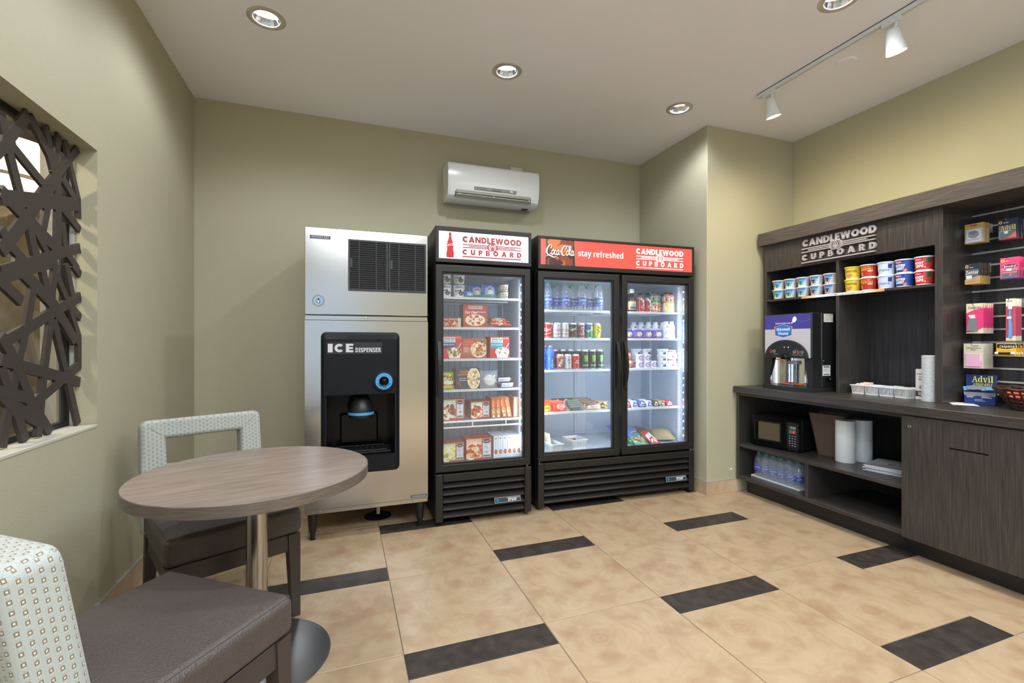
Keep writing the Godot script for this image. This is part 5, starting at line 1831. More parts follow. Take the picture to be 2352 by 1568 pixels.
func make_chair(label_text: String) -> Node3D:   # seat centre at the origin, facing +z
	var t := thing("dining_chair", label_text, "chair")
	var w := 0.255
	for s in [-1.0, 1.0]:
		part("leg", tapered_leg(s * (w - 0.006), 0.245, 0.375, 0, 0), M.dark_wood, t)
		part("leg", tapered_leg(s * (w - 0.006), -0.25, 0.375, 0, -0.05), M.dark_wood, t)
	part("apron", B.new().span(Vector3(-w + 0.05, 0.30, 0.213), Vector3(w - 0.05, 0.374, 0.238), 0.002).span(Vector3(-w + 0.012, 0.30, -0.2), Vector3(-w + 0.037, 0.374, 0.2), 0.002)
		.span(Vector3(w - 0.037, 0.30, -0.2), Vector3(w - 0.012, 0.374, 0.2), 0.002).span(Vector3(-w + 0.05, 0.30, -0.24), Vector3(w - 0.05, 0.374, -0.215), 0.002).done(), M.dark_wood, t)
	var seat := part("seat", B.new().soft_box(Vector3(0, 0.432, 0.015), Vector3(2 * w, 0.112, 0.48), 0.026, 4, Vector3(0.004, 0.012, 0.004)).done(), M.leather, t)
	var seams := B.new()
	var ring := []
	for c in [[1, 1], [-1, 1], [-1, -1], [1, -1]]: ring.append(Vector3(c[0] * (w - 0.011), 0.4835, 0.255 - 0.011 if c[1] > 0 else -0.225 + 0.011))
	for off in [0.0, 0.007]:
		for i in 4: seams.tube([ring[i] - Vector3(ring[i].x * off * 4.0, -off * 0.35, ring[i].z * off * 4.0), ring[(i + 1) % 4] - Vector3(ring[(i + 1) % 4].x * off * 4.0, -off * 0.35, ring[(i + 1) % 4].z * off * 4.0)], 0.0016, 5)
	part("seam", seams.done(), M.stitch, seat)
	# upholstered open back, raked, mitred at the corners
	var rake := Transform3D(Basis(Vector3.RIGHT, deg_to_rad(-9.0)), Vector3(0, 0.35, -0.225))
	var back := part("backrest", soft_frame(-w, 0.0, w, 0.53, 0.098, 0.092, 0.318, -0.10, 0.0, 0.024, 0.032), M.fabric, t, rake)
	var piping := B.new()
	for z in [0.0004, -0.1004]:
		for c in [[-1, 1], [1, 1]]: piping.tube([Vector3(c[0] * (w - 0.034), 0.53 - 0.032, z), Vector3(c[0] * (w - 0.076), 0.53 - 0.071, z)], 0.0013, 5)
	part("seam", piping.done(), M.seam_grey, back)
	return t

func build_table_and_chairs():
	var t := thing("round_table", "round wood-grain laminate table on a steel pedestal between the two chairs", "table", at(0.686, 0, 1.862))
	var R := 0.412
	var top := 0.742
	var th := 0.041
	part("tabletop", lathe_mesh([Vector2(0.0, top - th), Vector2(R - 0.003, top - th), Vector2(R - 0.003, top), Vector2(0.0, top)], 96), M.table_laminate, t, Transform3D(Basis(Vector3.UP, 0.24), Vector3.ZERO))
	part("edge_band", lathe_mesh([Vector2(R - 0.003, top - th), Vector2(R, top - th + 0.002), Vector2(R, top - 0.0015), Vector2(R - 0.0028, top + 0.0003)], 96), M.table_edge, t)
	part("pole", lathe_mesh([Vector2(0.038, 0.018), Vector2(0.038, top - th - 0.012)], 48), M.steel_pole, t)
	part("top_plate", lathe_mesh([Vector2(0.0, top - th - 0.012), Vector2(0.1, top - th - 0.012), Vector2(0.1, top - th), Vector2(0.0, top - th)], 32), M.matt_black, t)
	part("base_disc", lathe_mesh([Vector2(0.0, 0.0), Vector2(0.262, 0.0), Vector2(0.268, 0.004), Vector2(0.264, 0.010), Vector2(0.20, 0.017), Vector2(0.08, 0.024), Vector2(0.0, 0.025)], 72), M.steel_base, t)
	# far chair: front corners of the seat seen at (0.366, 1.815) and (0.832, 1.589)
	var f2 := Vector3(0.436, 0, 0.900).normalized()
	var c2 := make_chair("upholstered open-back chair beyond the round table, its seat tucked under it")
	c2.set_meta("group", "open-back dining chairs")
	c2.transform = Transform3D(Basis(Vector3.UP, atan2(f2.x, f2.z)), Vector3(0.599, 0, 1.702) - f2 * 0.255)
	var f1 := Vector3(0.61, 0, -0.79).normalized()
	copy_of(c2, Transform3D(Basis(Vector3.UP, atan2(f1.x, f1.z)), Vector3(0.665, 0, 2.215) - f1 * 0.255), "upholstered open-back chair in front of the table, seen from behind its brown seat")

# ------------------------------------------------------------------ ice machine
func build_ice_machine():
	var t := thing("ice_machine", "tall stainless steel ice dispenser with a black dispensing bay", "ice machine", at(0.776, 0, 0.77))
	var W := 0.762
	var D := 0.70
	var body := part("lower_cabinet", B.new().span(Vector3(0.0, 0.165, -D), Vector3(W, 1.372, -0.26), 0.003).span(Vector3(0.0, 0.165, -0.26), Vector3(0.1, 1.372, -0.03)).span(Vector3(0.57, 0.165, -0.26), Vector3(W, 1.372, -0.03)).span(Vector3(0.1, 0.165, -0.26), Vector3(0.57, 0.495, -0.03)).span(Vector3(0.1, 0.93, -0.26), Vector3(0.57, 1.372, -0.03)).done(), M.stainless, t)
	# front panel: a sheet with an opening for the dispenser, built of four strips that share an edge
	var b := B.new()
	var ox0 := 0.094
	var ox1 := 0.573
	var oy0 := 0.402
	var oy1 := 1.30
	ox0 += 0.016
	ox1 -= 0.016
	oy0 += 0.016
	oy1 -= 0.022
	b.span(Vector3(0.004, 0.195, -0.03), Vector3(ox0, 1.372, 0.0))
	b.span(Vector3(ox1, 0.195, -0.03), Vector3(W - 0.002, 1.372, 0.0))
	b.span(Vector3(ox0, oy1, -0.03), Vector3(ox1, 1.372, -0.0))
	b.span(Vector3(ox0, 0.195, -0.03), Vector3(ox1, oy0, -0.0))
	part("front_panel", b.done(), M.stainless, t)
	ox0 -= 0.016
	ox1 += 0.016
	oy0 -= 0.016
	oy1 += 0.022
	part("kick_strip", span_mesh(Vector3(0.004, 0.165, -0.03), Vector3(W - 0.002, 0.193, -0.004), 0.002), M.stainless, t)
	for x in [0.09, 0.39, 0.66]: part("screw", lathe_mesh([Vector2(0.0, 0.003), Vector2(0.006, 0.002), Vector2(0.0065, 0.0)].map(func(v): return v), 12), M.grey_plastic, t, Transform3D(Basis(Vector3.RIGHT, PI / 2), Vector3(x, 0.18, -0.004)))
	part("joint_strip", span_mesh(Vector3(0.002, 1.374, -D), Vector3(W - 0.002, 1.404, -0.012), 0.002), M.stainless, t)
	part("lock", lathe_mesh([Vector2(0.0, 0.006), Vector2(0.009, 0.005), Vector2(0.010, 0.0)], 16), M.chrome, t, Transform3D(Basis(Vector3.RIGHT, PI / 2), Vector3(0.365, 1.389, -0.012)))
	part("upper_cabinet", span_mesh(Vector3(0, 1.406, -D), Vector3(W, 1.95, -0.02), 0.004), M.stainless, t)
	part("upper_panel", span_mesh(Vector3(0.002, 1.408, -0.02), Vector3(W - 0.002, 1.95, 0.0), 0.003), M.stainless, t)
	part("brand_badge", box_mesh(Vector3(0.091, 1.889, 0.002), Vector3(0.12, 0.021, 0.004), 0.001, {"f": L.maker_badge.r, "s": L.maker_badge.s}), pm("maker_badge"), t)
	part("round_badge", B.new().lathe([Vector2(0.0362, 0.0), Vector2(0.036, 0.004)], 32, L.round_badge.s).done(), pm("round_badge"), t, Transform3D(Basis(Vector3.RIGHT, PI / 2), Vector3(0.08, 1.494, 0.0)))
	part("round_badge", disc_mesh(0.036, L.round_badge.r), pm("round_badge"), t, Transform3D(Basis.IDENTITY, Vector3(0.08, 1.494, 0.0042)))
	part("brand_badge", box_mesh(Vector3(0.70, 0.21, 0.002), Vector3(0.11, 0.02, 0.004), 0.001, {"f": L.maker_badge.r, "s": L.maker_badge.s}), pm("maker_badge"), t)
	# two louvred vent panels
	part("vent_recess", span_mesh(Vector3(0.256, 1.565, 0.0), Vector3(0.746, 1.888, 0.002)), M.deep_black, t)
	for k in 2:
		var x0: float = [0.255, 0.503][k]
		var x1: float = [0.499, 0.747][k]
		var fr := part("vent_frame", frame_mesh(x0, 1.563, x1, 1.889, 0.012, 0.014, 0.014, 0.001, 0.011, 0.002), M.vent_plastic, t)
		for i in 21:
			var y := 1.587 + i * 0.0139
			part("louver", slat_mesh(x0 + 0.011, x1 - 0.011, 0.010, 0.0035, 35.0), M.vent_plastic, fr, Transform3D(Basis.IDENTITY, Vector3(0, y, 0.0065)))
		for x in [lerpf(x0, x1, 0.27), lerpf(x0, x1, 0.7)]: part("vent_rib", span_mesh(Vector3(x - 0.003, 1.576, 0.002), Vector3(x + 0.003, 1.876, 0.010)), M.vent_plastic, fr)
		part("latch", span_mesh(Vector3(x0 + 0.011, 1.71, 0.003), Vector3(x0 + 0.026, 1.77, 0.012), 0.001), M.vent_plastic, fr)
	# black dispenser moulding, standing proud of the steel
	var z1 := 0.030
	var cx0 := 0.128
	var cx1 := 0.54
	b = B.new()
	b.prism(round_rect(ox0, oy0, ox1, oy1, 0.030), -0.03, 0.004, 30.0)
	var disp := part("dispenser_surround", frame_plate(ox0 + 0.008, oy0 + 0.006, ox1 - 0.008, oy1 - 0.006, cx0, 0.515, cx1, 0.905, 0.0, z1), M.dispenser_plastic, t)
	# bay cavity
	var cz := -0.24
	part("dispenser_bay", B.new().span(Vector3(cx0 - 0.005, 0.505, cz - 0.01), Vector3(cx1 + 0.005, 0.915, cz)).span(Vector3(cx0 - 0.01, 0.505, cz), Vector3(cx0, 0.915, 0.0)).span(Vector3(cx1, 0.505, cz), Vector3(cx1 + 0.01, 0.915, 0.0))
		.span(Vector3(cx0 - 0.01, 0.905, cz), Vector3(cx1 + 0.01, 0.915, 0.0)).span(Vector3(cx0 - 0.01, 0.505, cz), Vector3(cx1 + 0.01, 0.515, 0.0)).done(), M.gloss_black, t)
	part("bay_panel", B.new().span(Vector3(0.205, 0.55, cz), Vector3(0.45, 0.755, cz + 0.05), 0.01).done(), M.gloss_black, t)
	part("spout_hood", B.new().lathe([Vector2(0.075, 0.0), Vector2(0.082, 0.02), Vector2(0.078, 0.06), Vector2(0.062, 0.11), Vector2(0.035, 0.145), Vector2(0.0, 0.155)], 36).done(), M.soft_black, t, at(0.335, 0.745, -0.085))
	part("light_strip", B.new().lathe([Vector2(0.0815, -0.009), Vector2(0.0835, -0.008), Vector2(0.0835, 0.008), Vector2(0.0815, 0.009)], 36).done(), M.blue_light_plastic, t, at(0.335, 0.772, -0.085))
	part("drip_tray", B.new().span(Vector3(0.15, 0.515, -0.22), Vector3(0.52, 0.528, -0.015), 0.003).done(), M.matt_black, t)
	b = B.new()
	for i in 9: b.span(Vector3(0.19 + i * 0.035, 0.530, -0.19), Vector3(0.197 + i * 0.035, 0.537, -0.03))
	b.tube([Vector3(0.18, 0.534, -0.03), Vector3(0.49, 0.534, -0.03)], 0.004).tube([Vector3(0.18, 0.534, -0.19), Vector3(0.49, 0.534, -0.19)], 0.004)
	part("drip_grille", b.done(), M.soft_black, t)
	part("name_plate", box_mesh(Vector3(0.295, 1.198, z1 + 0.0078), Vector3(0.332, 0.075, 0.002), 0.0, {"f": L.ice_words.r, "s": L.ice_words.s}), pm("ice_words"), t)
	var face := []   # raised upper plate whose lower edge sweeps up round the button
	for v in [[0.114, 1.252], [0.114, 0.912]]: face.append(Vector2(v[0], v[1]))
	face.append_array(Ink.smooth([Vector2(0.122, 0.906), Vector2(0.33, 0.906), Vector2(0.365, 0.915), Vector2(0.395, 0.95), Vector2(0.408, 1.0), Vector2(0.432, 1.04), Vector2(0.472, 1.056), Vector2(0.512, 1.042), Vector2(0.538, 1.01)], 4))
	for v in [[0.552, 1.0], [0.552, 1.252]]: face.append(Vector2(v[0], v[1]))
	part("face_plate", B.new().prism(PackedVector2Array(face), z1 - 0.002, z1 + 0.007).done(), M.dispenser_plastic, t)
	part("button_boss", B.new().lathe([Vector2(0.074, 0.0), Vector2(0.068, 0.012), Vector2(0.06, 0.014), Vector2(0.0, 0.014)], 36).done(), M.dispenser_plastic, t, Transform3D(Basis(Vector3.RIGHT, PI / 2), Vector3(0.472, 0.985, z1 - 0.004)))
	var ring := part("button_ring", disc_mesh(0.053, L.push_ring.r), pm("push_ring"), t, Transform3D(Basis.IDENTITY, Vector3(0.472, 0.985, z1 + 0.0105)))
	part("push_button", lathe_mesh([Vector2(0.031, 0.0), Vector2(0.03, 0.006), Vector2(0.024, 0.005), Vector2(0.022, 0.004), Vector2(0.019, 0.012), Vector2(0.01, 0.017), Vector2(0.0, 0.018)], 28), M.gloss_black, t, Transform3D(Basis(Vector3.RIGHT, PI / 2), Vector3(0.472, 0.985, z1 + 0.0108)))
	for p in [[0.045, -0.035], [0.712, -0.035], [0.045, -0.64], [0.712, -0.64]]:
		var leg := part("leg", lathe_mesh([Vector2(0.0, 0.0), Vector2(0.016, 0.0), Vector2(0.016, 0.045), Vector2(0.021, 0.05), Vector2(0.031, 0.165), Vector2(0.0, 0.165)], 20), M.matt_black, t, at(p[0], 0, p[1]))
	part("drain_pipe", B.new().tube([Vector3(0.457, 0.17, -0.27), Vector3(0.457, 0.03, -0.27)], 0.012, 12).done(), M.white_plastic, t)

func disc_mesh(r: float, uv: Array) -> ArrayMesh:
	var b := B.new()
	var c := b.pt(Vector3.ZERO, Vector3.BACK, Vector2((uv[0] + uv[2]) * 0.5, (uv[1] + uv[3]) * 0.5))
	for i in 41:
		var a := TAU * i / 40.0
		b.pt(Vector3(cos(a) * r, sin(a) * r, 0), Vector3.BACK, Vector2(lerpf(uv[0], uv[2], 0.5 + 0.5 * cos(a)), lerpf(uv[3], uv[1], 0.5 + 0.5 * sin(a))))
	for i in 40: b.ix.append_array(PackedInt32Array([c, c + 2 + i, c + 1 + i]))
	return b.done()

func slat_mesh(x0: float, x1: float, deep: float, thick: float, deg: float) -> ArrayMesh:
	var b := B.new()
	b.x = Transform3D(Basis(Vector3.RIGHT, deg_to_rad(deg)), Vector3.ZERO)
	return b.span(Vector3(x0, -thick * 0.5, -deep * 0.5), Vector3(x1, thick * 0.5, deep * 0.5), thick * 0.25).done()

func round_rect(x0: float, y0: float, x1: float, y1: float, r: float, k := 6) -> PackedVector2Array:
	var p := PackedVector2Array()
	for c in [[x1 - r, y0 + r, -90.0], [x1 - r, y1 - r, 0.0], [x0 + r, y1 - r, 90.0], [x0 + r, y0 + r, 180.0]]:
		for i in k + 1:
			var a := deg_to_rad(c[2] + 90.0 * i / k)
			p.append(Vector2(c[0] + cos(a) * r, c[1] + sin(a) * r))
	return p

# a moulded plate with rounded outer edge, sloped rim and a rectangular opening
func frame_plate(x0: float, y0: float, x1: float, y1: float, hx0: float, hy0: float, hx1: float, hy1: float, z0: float, z1: float) -> ArrayMesh:
	var b := B.new()
	var outer := round_rect(x0 - 0.007, y0 - 0.005, x1 + 0.007, y1 + 0.005, 0.032)
	var mid := round_rect(x0, y0, x1, y1 - 0.012, 0.026)
	var inner := round_rect(x0 + 0.016, y0 + 0.012, x1 - 0.016, y1 - 0.04, 0.014)
	var m := outer.size()
	for i in m:
		var j := (i + 1) % m
		for s in [[outer, z0, outer, z0 + 0.012], [outer, z0 + 0.012, mid, z0 + 0.016], [mid, z0 + 0.016, inner, z1]]:
			var a: Vector2 = s[0][i]
			var c: Vector2 = s[0][j]
			var e: Vector2 = s[2][j]
			var f: Vector2 = s[2][i]
			b.quad_out(Vector3(a.x, a.y, s[1]), Vector3(c.x, c.y, s[1]), Vector3(e.x, e.y, s[3]), Vector3(f.x, f.y, s[3]), Vector3(a.x - (x0 + x1) * 0.5, a.y - (y0 + y1) * 0.5, 0.35))
	# face round the opening, as strips
	var ix0 := x0 + 0.016
	var ix1 := x1 - 0.016
	var iy0 := y0 + 0.012
	var iy1 := y1 - 0.04
	b.prism(PackedVector2Array([Vector2(ix0 + 0.014, iy1), Vector2(ix0 + 0.004, iy1 - 0.004), Vector2(ix0, iy1 - 0.014), Vector2(ix0, hy1), Vector2(ix1, hy1), Vector2(ix1, iy1 - 0.014), Vector2(ix1 - 0.004, iy1 - 0.004), Vector2(ix1 - 0.014, iy1)]), z1 - 0.012, z1)
	b.prism(PackedVector2Array([Vector2(ix0, hy1), Vector2(ix0, iy0 + 0.014), Vector2(ix0 + 0.004, iy0 + 0.004), Vector2(ix0 + 0.014, iy0), Vector2(ix1 - 0.014, iy0), Vector2(ix1 - 0.004, iy0 + 0.004), Vector2(ix1, iy0 + 0.014), Vector2(ix1, hy0), Vector2(ix0, hy0)]), z1 - 0.012, z1)
	b.span(Vector3(ix0, hy0, z1 - 0.012), Vector3(hx0, hy1, z1))
	b.span(Vector3(hx1, hy0, z1 - 0.012), Vector3(ix1, hy1, z1))
	# lips running back into the bay
	b.span(Vector3(hx0 - 0.004, hy0, -0.02), Vector3(hx0, hy1, z1 - 0.004))
	b.span(Vector3(hx1, hy0, -0.02), Vector3(hx1 + 0.004, hy1, z1 - 0.004))
	b.span(Vector3(hx0, hy1, -0.02), Vector3(hx1, hy1 + 0.004, z1 - 0.004))
	b.span(Vector3(hx0, hy0 - 0.004, -0.02), Vector3(hx1, hy0, z1 - 0.004))
	return b.done()

# ------------------------------------------------------------------ wall air conditioner
func build_air_conditioner():
	var t := thing("air_conditioner", "white wall-mounted air conditioner with its louver flap open", "air conditioner", at(1.795, 0, 0.0))
	var W := 0.795
	# side outline in (depth, height); swept along x
	var prof := PackedVector2Array([Vector2(0.0, 2.412), Vector2(0.10, 2.392), Vector2(0.155, 2.405), Vector2(0.182, 2.43), Vector2(0.2, 2.47), Vector2(0.209, 2.53), Vector2(0.212, 2.59), Vector2(0.208, 2.65), Vector2(0.198, 2.684), Vector2(0.185, 2.696), Vector2(0.0, 2.696)])
	var turn := Transform3D(Basis(Vector3(0, 0, -1), Vector3(0, 1, 0), Vector3(1, 0, 0)), Vector3.ZERO)   # local x -> -z, z -> +x
	var flip := PackedVector2Array()
	for p in prof: flip.append(Vector2(-p.x, p.y))
	var b := B.new()
	b.x = turn
	b.prism(flip, 0.0, W, 35.0)
	part("housing", b.done(), M.ac_white, t)
	# shaped front cover, a shell just proud of the housing
	var rows := []
	for k in range(3, 9):
		var row := []
		for i in 13: row.append(Vector3(0.008 + (W - 0.016) * i / 12.0, prof[k].y - (0.004 if k == 8 else 0.0), prof[k].x + 0.004))
		rows.append(row)
	part("front_cover", B.new().sheet(rows).done(), M.ac_white, t)
	b = B.new()
	b.span(Vector3(0.06, 2.425, 0.15), Vector3(W - 0.075, 2.463, 0.2025))
	part("outlet_slot", b.done(), M.deep_black, t)
	for f in [["louver_flap", 2.428, 0.20, 0.044, -22.0], ["louver_flap", 2.463, 0.206, 0.026, -55.0]]:
		var fb := B.new()
		fb.x = Transform3D(Basis(Vector3.RIGHT, deg_to_rad(f[4])), Vector3(0, f[1], f[2]))
		fb.span(Vector3(0.065, -0.003, -0.5 * f[3]), Vector3(W - 0.08, 0.003, 0.5 * f[3]), 0.0015)
		part(f[0], fb.done(), M.ac_shade, t)
	for x in [0.09, 0.385, 0.70]: part("hinge_clip", box_mesh(Vector3(x, 2.437, 0.207), Vector3(0.014, 0.014, 0.018), 0.003), M.ac_white, t)
	part("display_strip", box_mesh(Vector3(0.40, 2.500, 0.2085), Vector3(0.37, 0.027, 0.01), 0.002, {"f": L.unit_badge.r, "s": L.unit_badge.s}), pm("unit_badge"), t, Transform3D(Basis(Vector3.RIGHT, 0.0), Vector3.ZERO))
	part("display_window", box_mesh(Vector3(0.41, 2.499, 0.2145), Vector3(0.08, 0.020, 0.004), 0.002), M.grey_plastic, t)
	part("sensor_eye", box_mesh(Vector3(0.54, 2.499, 0.2145), Vector3(0.026, 0.018, 0.004), 0.002), M.white_plastic, t)
	part("pipe_cover", B.new().soft_box(Vector3(0.618, 2.705, 0.07), Vector3(0.125, 0.09, 0.13), 0.02, 4).done(), M.ac_shade, t)
	part("drain_notch", box_mesh(Vector3(0.70, 2.398, 0.10), Vector3(0.055, 0.012, 0.05), 0.002), M.soft_black, t)

# ------------------------------------------------------------------ glass-door coolers
var C1: Transform3D
var C2: Transform3D

func wire_shelf(x0: float, x1: float, z0: float, z1: float, lip := false) -> ArrayMesh:   # top at y = 0
	var b := B.new()
	b.span(Vector3(x0, -0.016, z1 - 0.007), Vector3(x1, -0.0005, z1), 0.002)
	b.span(Vector3(x0, -0.010, z0), Vector3(x1, -0.003, z0 + 0.007))
	for x in [x0, x1 - 0.006]: b.span(Vector3(x, -0.012, z0), Vector3(x + 0.006, -0.003, z1))
	b.span(Vector3(x0, -0.011, lerpf(z0, z1, 0.5)), Vector3(x1, -0.004, lerpf(z0, z1, 0.5) + 0.007))
	var n := int((x1 - x0) / 0.0165)
	for i in n:
		var x := lerpf(x0 + 0.01, x1 - 0.01, float(i) / (n - 1))
		b.span(Vector3(x - 0.0019, -0.0035, z0), Vector3(x + 0.0019, 0.0, z1 + 0.0025))
	if lip:
		b.tube([Vector3(x0, -0.006, z1 + 0.012), Vector3(x1 - 0.01, -0.006, z1 + 0.012), Vector3(x1, -0.012, z1 + 0.012), Vector3(x1, -0.045, z1 + 0.012), Vector3(x0, -0.045, z1 + 0.012)], 0.0055, 8)
		for x in [lerpf(x0, x1, 0.39), lerpf(x0, x1, 0.81)]: b.tube([Vector3(x - 0.012, -0.006, z1 + 0.012), Vector3(x, -0.012, z1 + 0.012), Vector3(x, -0.045, z1 + 0.012)], 0.005, 8)
		b.span(Vector3(x0, -0.012, z1 - 0.002), Vector3(x1, 0.0, z1 + 0.012))
	return b.done()

func cooler(called: String, text: String, xf: Transform3D, W: float, doors: Array, sign_key: String, sign_rect: Array, shelves: Array) -> Node3D:
	var t := thing(called, text, "cooler", xf)
	var H := 2.015
	var D := 0.74
	var b := B.new()
	# shell
	b.span(Vector3(0, 0.03, -D), Vector3(0.022, H, -0.052), 0.003)
	b.span(Vector3(W - 0.022, 0.03, -D), Vector3(W, H, -0.052), 0.003)
	b.span(Vector3(0.022, 0.03, -D), Vector3(W - 0.022, H, -D + 0.02))
	b.span(Vector3(0.022, 1.74, -D + 0.02), Vector3(W - 0.022, H, -0.07))
	b.span(Vector3(0.022, 0.34, -D + 0.02), Vector3(W - 0.022, 0.372, -0.052))
	b.span(Vector3(0.022, 0.05, -D + 0.02), Vector3(W - 0.022, 0.34, -0.09))
	part("cabinet_shell", b.done(), M.matt_black, t)
	# white liner
	b = B.new()
	b.span(Vector3(0.022, 0.372, -D + 0.02), Vector3(W - 0.022, 1.74, -D + 0.045))
	b.span(Vector3(0.022, 0.372, -D + 0.045), Vector3(0.042, 1.74, -0.052))
	b.span(Vector3(W - 0.042, 0.372, -D + 0.045), Vector3(W - 0.022, 1.74, -0.052))
	b.span(Vector3(0.042, 0.372, -D + 0.045), Vector3(W - 0.042, 0.392, -0.052))
	b.span(Vector3(0.042, 1.72, -D + 0.045), Vector3(W - 0.042, 1.74, -0.052))
	var liner := part("liner", b.done(), M.cooler_liner, t)
	if doors.size() == 1:   # beaded back panel
		b = B.new()
		for i in 11: b.span(Vector3(0.07 + i * 0.05, 0.4, -D + 0.045), Vector3(0.074 + i * 0.05, 1.7, -D + 0.0465))
		part("back_rib", b.done(), M.grey_plastic, liner)
	else:
		b = B.new()
		for x in [0.655, 0.725]: b.span(Vector3(x - 0.035, 0.40, -D + 0.045), Vector3(x + 0.035, 1.70, -D + 0.06), 0.002)
		part("pilaster", b.done(), M.cooler_liner, liner)
		b = B.new()
		for x in [0.64, 0.74]:
			for i in 60: b.box(Vector3(x, 0.43 + i * 0.0212, -D + 0.0603), Vector3(0.004, 0.006, 0.001))
		part("pilaster_slots", b.done(), M.soft_black, liner).set_meta("kind", "stuff")
	b = B.new()
	for z in [-0.15, -0.55]:
		b.span(Vector3(W - 0.045, 0.40, z - 0.012), Vector3(W - 0.042, 1.70, z + 0.012))
		b.span(Vector3(0.042, 0.40, z - 0.012), Vector3(0.045, 1.70, z + 0.012))
	var pil := part("side_standard", b.done(), M.shelf_wire, liner)
	b = B.new()
	for i in 62: b.box(Vector3(W - 0.0453, 0.42 + i * 0.0205, -0.15), Vector3(0.001, 0.007, 0.005))
	part("standard_slots", b.done(), M.soft_black, liner).set_meta("kind", "stuff")
	# header with its lit sign
	part("header_frame", frame_mesh(0.0, 1.772, W, H, sign_rect[0], H - sign_rect[3], sign_rect[1] - 1.772, -0.075, 0.002, 0.004), M.cooler_black, t)
	part("sign_panel", box_mesh(Vector3(W * 0.5, (sign_rect[1] + sign_rect[3]) * 0.5, -0.008), Vector3(W - 2 * sign_rect[0] + 0.004, sign_rect[3] - sign_rect[1] + 0.004, 0.008), 0.0, {"f": L[sign_key].r, "s": L[sign_key].s}), lit_sign(sign_key, 0.42), t)
	# doors
	for k in doors.size():
		var x0: float = doors[k][0]
		var x1: float = doors[k][1]
		var door := part("door_frame", frame_mesh(x0, 0.36, x1, 1.757, 0.047, 0.05, 0.05, -0.05, 0.0, 0.006, 1.0, 3), M.cooler_black, t)
		part("inner_bezel", frame_mesh(x0 + 0.045, 0.408, x1 - 0.045, 1.709, 0.010, 0.010, 0.010, -0.045, -0.010, 0.002), M.deep_black, door)
		part("glass_pane", span_mesh(Vector3(x0 + 0.05, 0.413, -0.024), Vector3(x1 - 0.05, 1.704, -0.020)), M.door_glass, door)
		var hx: float = x0 + 0.022 if doors[k][2] < 0 else x1 - 0.022
		var hp := []
		for i in 13:
			var f := i / 12.0
			hp.append(Vector2(0.878 + 0.36 * f, 0.006 + 0.034 * sin(PI * f)))
		var hb := B.new()
		hb.x = Transform3D(Basis(Vector3(0, 1, 0), Vector3(0, 0, 1), Vector3(1, 0, 0)), Vector3(hx, 0, 0))
		hb.stroke(hp, 0.012, -0.011, 0.011)
		part("door_handle", hb.done(), M.cooler_black, door)
		part("hinge_pin", B.new().tube([Vector3(x1 - 0.02 if doors[k][2] < 0 else x0 + 0.02, 0.343, -0.025), Vector3(x1 - 0.02 if doors[k][2] < 0 else x0 + 0.02, 0.362, -0.025)], 0.006, 10).done(), M.aluminium, door)
	# grille
	var gr := part("grille_frame", B.new().span(Vector3(0.0, 0.024, -0.052), Vector3(0.05, 0.347, 0.0), 0.004).span(Vector3(W - 0.05, 0.024, -0.052), Vector3(W, 0.347, 0.0), 0.004).span(Vector3(0.05, 0.292, -0.052), Vector3(W - 0.05, 0.345, -0.003), 0.004).done(), M.cooler_black, t)
	for i in 5: part("grille_slat", slat_mesh(0.05, W - 0.05, 0.052, 0.010, 38.0), M.cooler_black, gr, Transform3D(Basis.IDENTITY, Vector3(0, 0.067 + i * 0.0505, -0.024)))
	var bx := W - 0.18
	var badge := B.new()
	badge.x = Transform3D(Basis(Vector3.RIGHT, deg_to_rad(-12)), Vector3(bx, 0.132, 0.0))
	badge.box(Vector3.ZERO, Vector3(0.195, 0.041, 0.004), 0.001, {"f": L.grille_badge.r, "s": L.grille_badge.s})
	part("maker_badge", badge.done(), pm("grille_badge"), gr)
	for x in [0.06, W - 0.06]:
		for z in [-0.1, -0.66]: part("caster", B.new().tube([Vector3(x - 0.012, 0.025, z), Vector3(x + 0.012, 0.025, z)], 0.025, 16).done(), M.soft_black, t)
	# shelves
	for s in shelves:
		var ws := part("wire_shelf", wire_shelf(s[0], s[1], -0.66, -0.115, s[3]), M.shelf_wire, t, at(0, s[2], 0))
		if s[3]: continue
		b = B.new()
		var n := int((s[1] - s[0]) / 0.0165)
		for i in n: b.box(Vector3(s[0] + 0.013 + i * 0.0165, -0.0065, -0.1147), Vector3(0.0085, 0.0045, 0.001))
		part("shelf_gaps", b.done(), M.grey_plastic, ws).set_meta("kind", "stuff")
	# LED strips beside each door opening
	for k in doors.size():
		var sides: Array = [[doors[k][1] - 0.025, -1.0]]
		if doors.size() > 1: sides.append([doors[k][0] + 0.025, 1.0])
		for sd in sides:
			var lx: float = clampf(sd[0], 0.05, W - 0.05)
			var strip := part("led_channel", span_mesh(Vector3(lx - 0.006, 0.42, -0.075), Vector3(lx + 0.006, 1.69, -0.056), 0.002), M.aluminium, t)
			var lb := B.new()
			for i in 21: lb.soft_box(Vector3(lx + sd[1] * 0.0065, 0.46 + i * 0.0595, -0.066), Vector3(0.006, 0.013, 0.009), 0.0028, 1)
			part("led_lamp", lb.done(), M.led_cold, strip)
			var a := AreaLight3D.new()
			a.name = "cooler_light"
			a.area_size = Vector2(0.02, 1.2)
			a.light_color = Color(0.80, 0.90, 1.0)
			a.light_energy = 0.24
			a.area_range = 6.0
			a.area_attenuation = 2.0
			a.shadow_enabled = true
			a.transform = xf * Transform3D(Basis.looking_at(Vector3(sd[1], 0, -0.9).normalized(), Vector3.UP), Vector3(lx + sd[1] * 0.012, 1.055, -0.08))
			add_child(a, true)
	return t

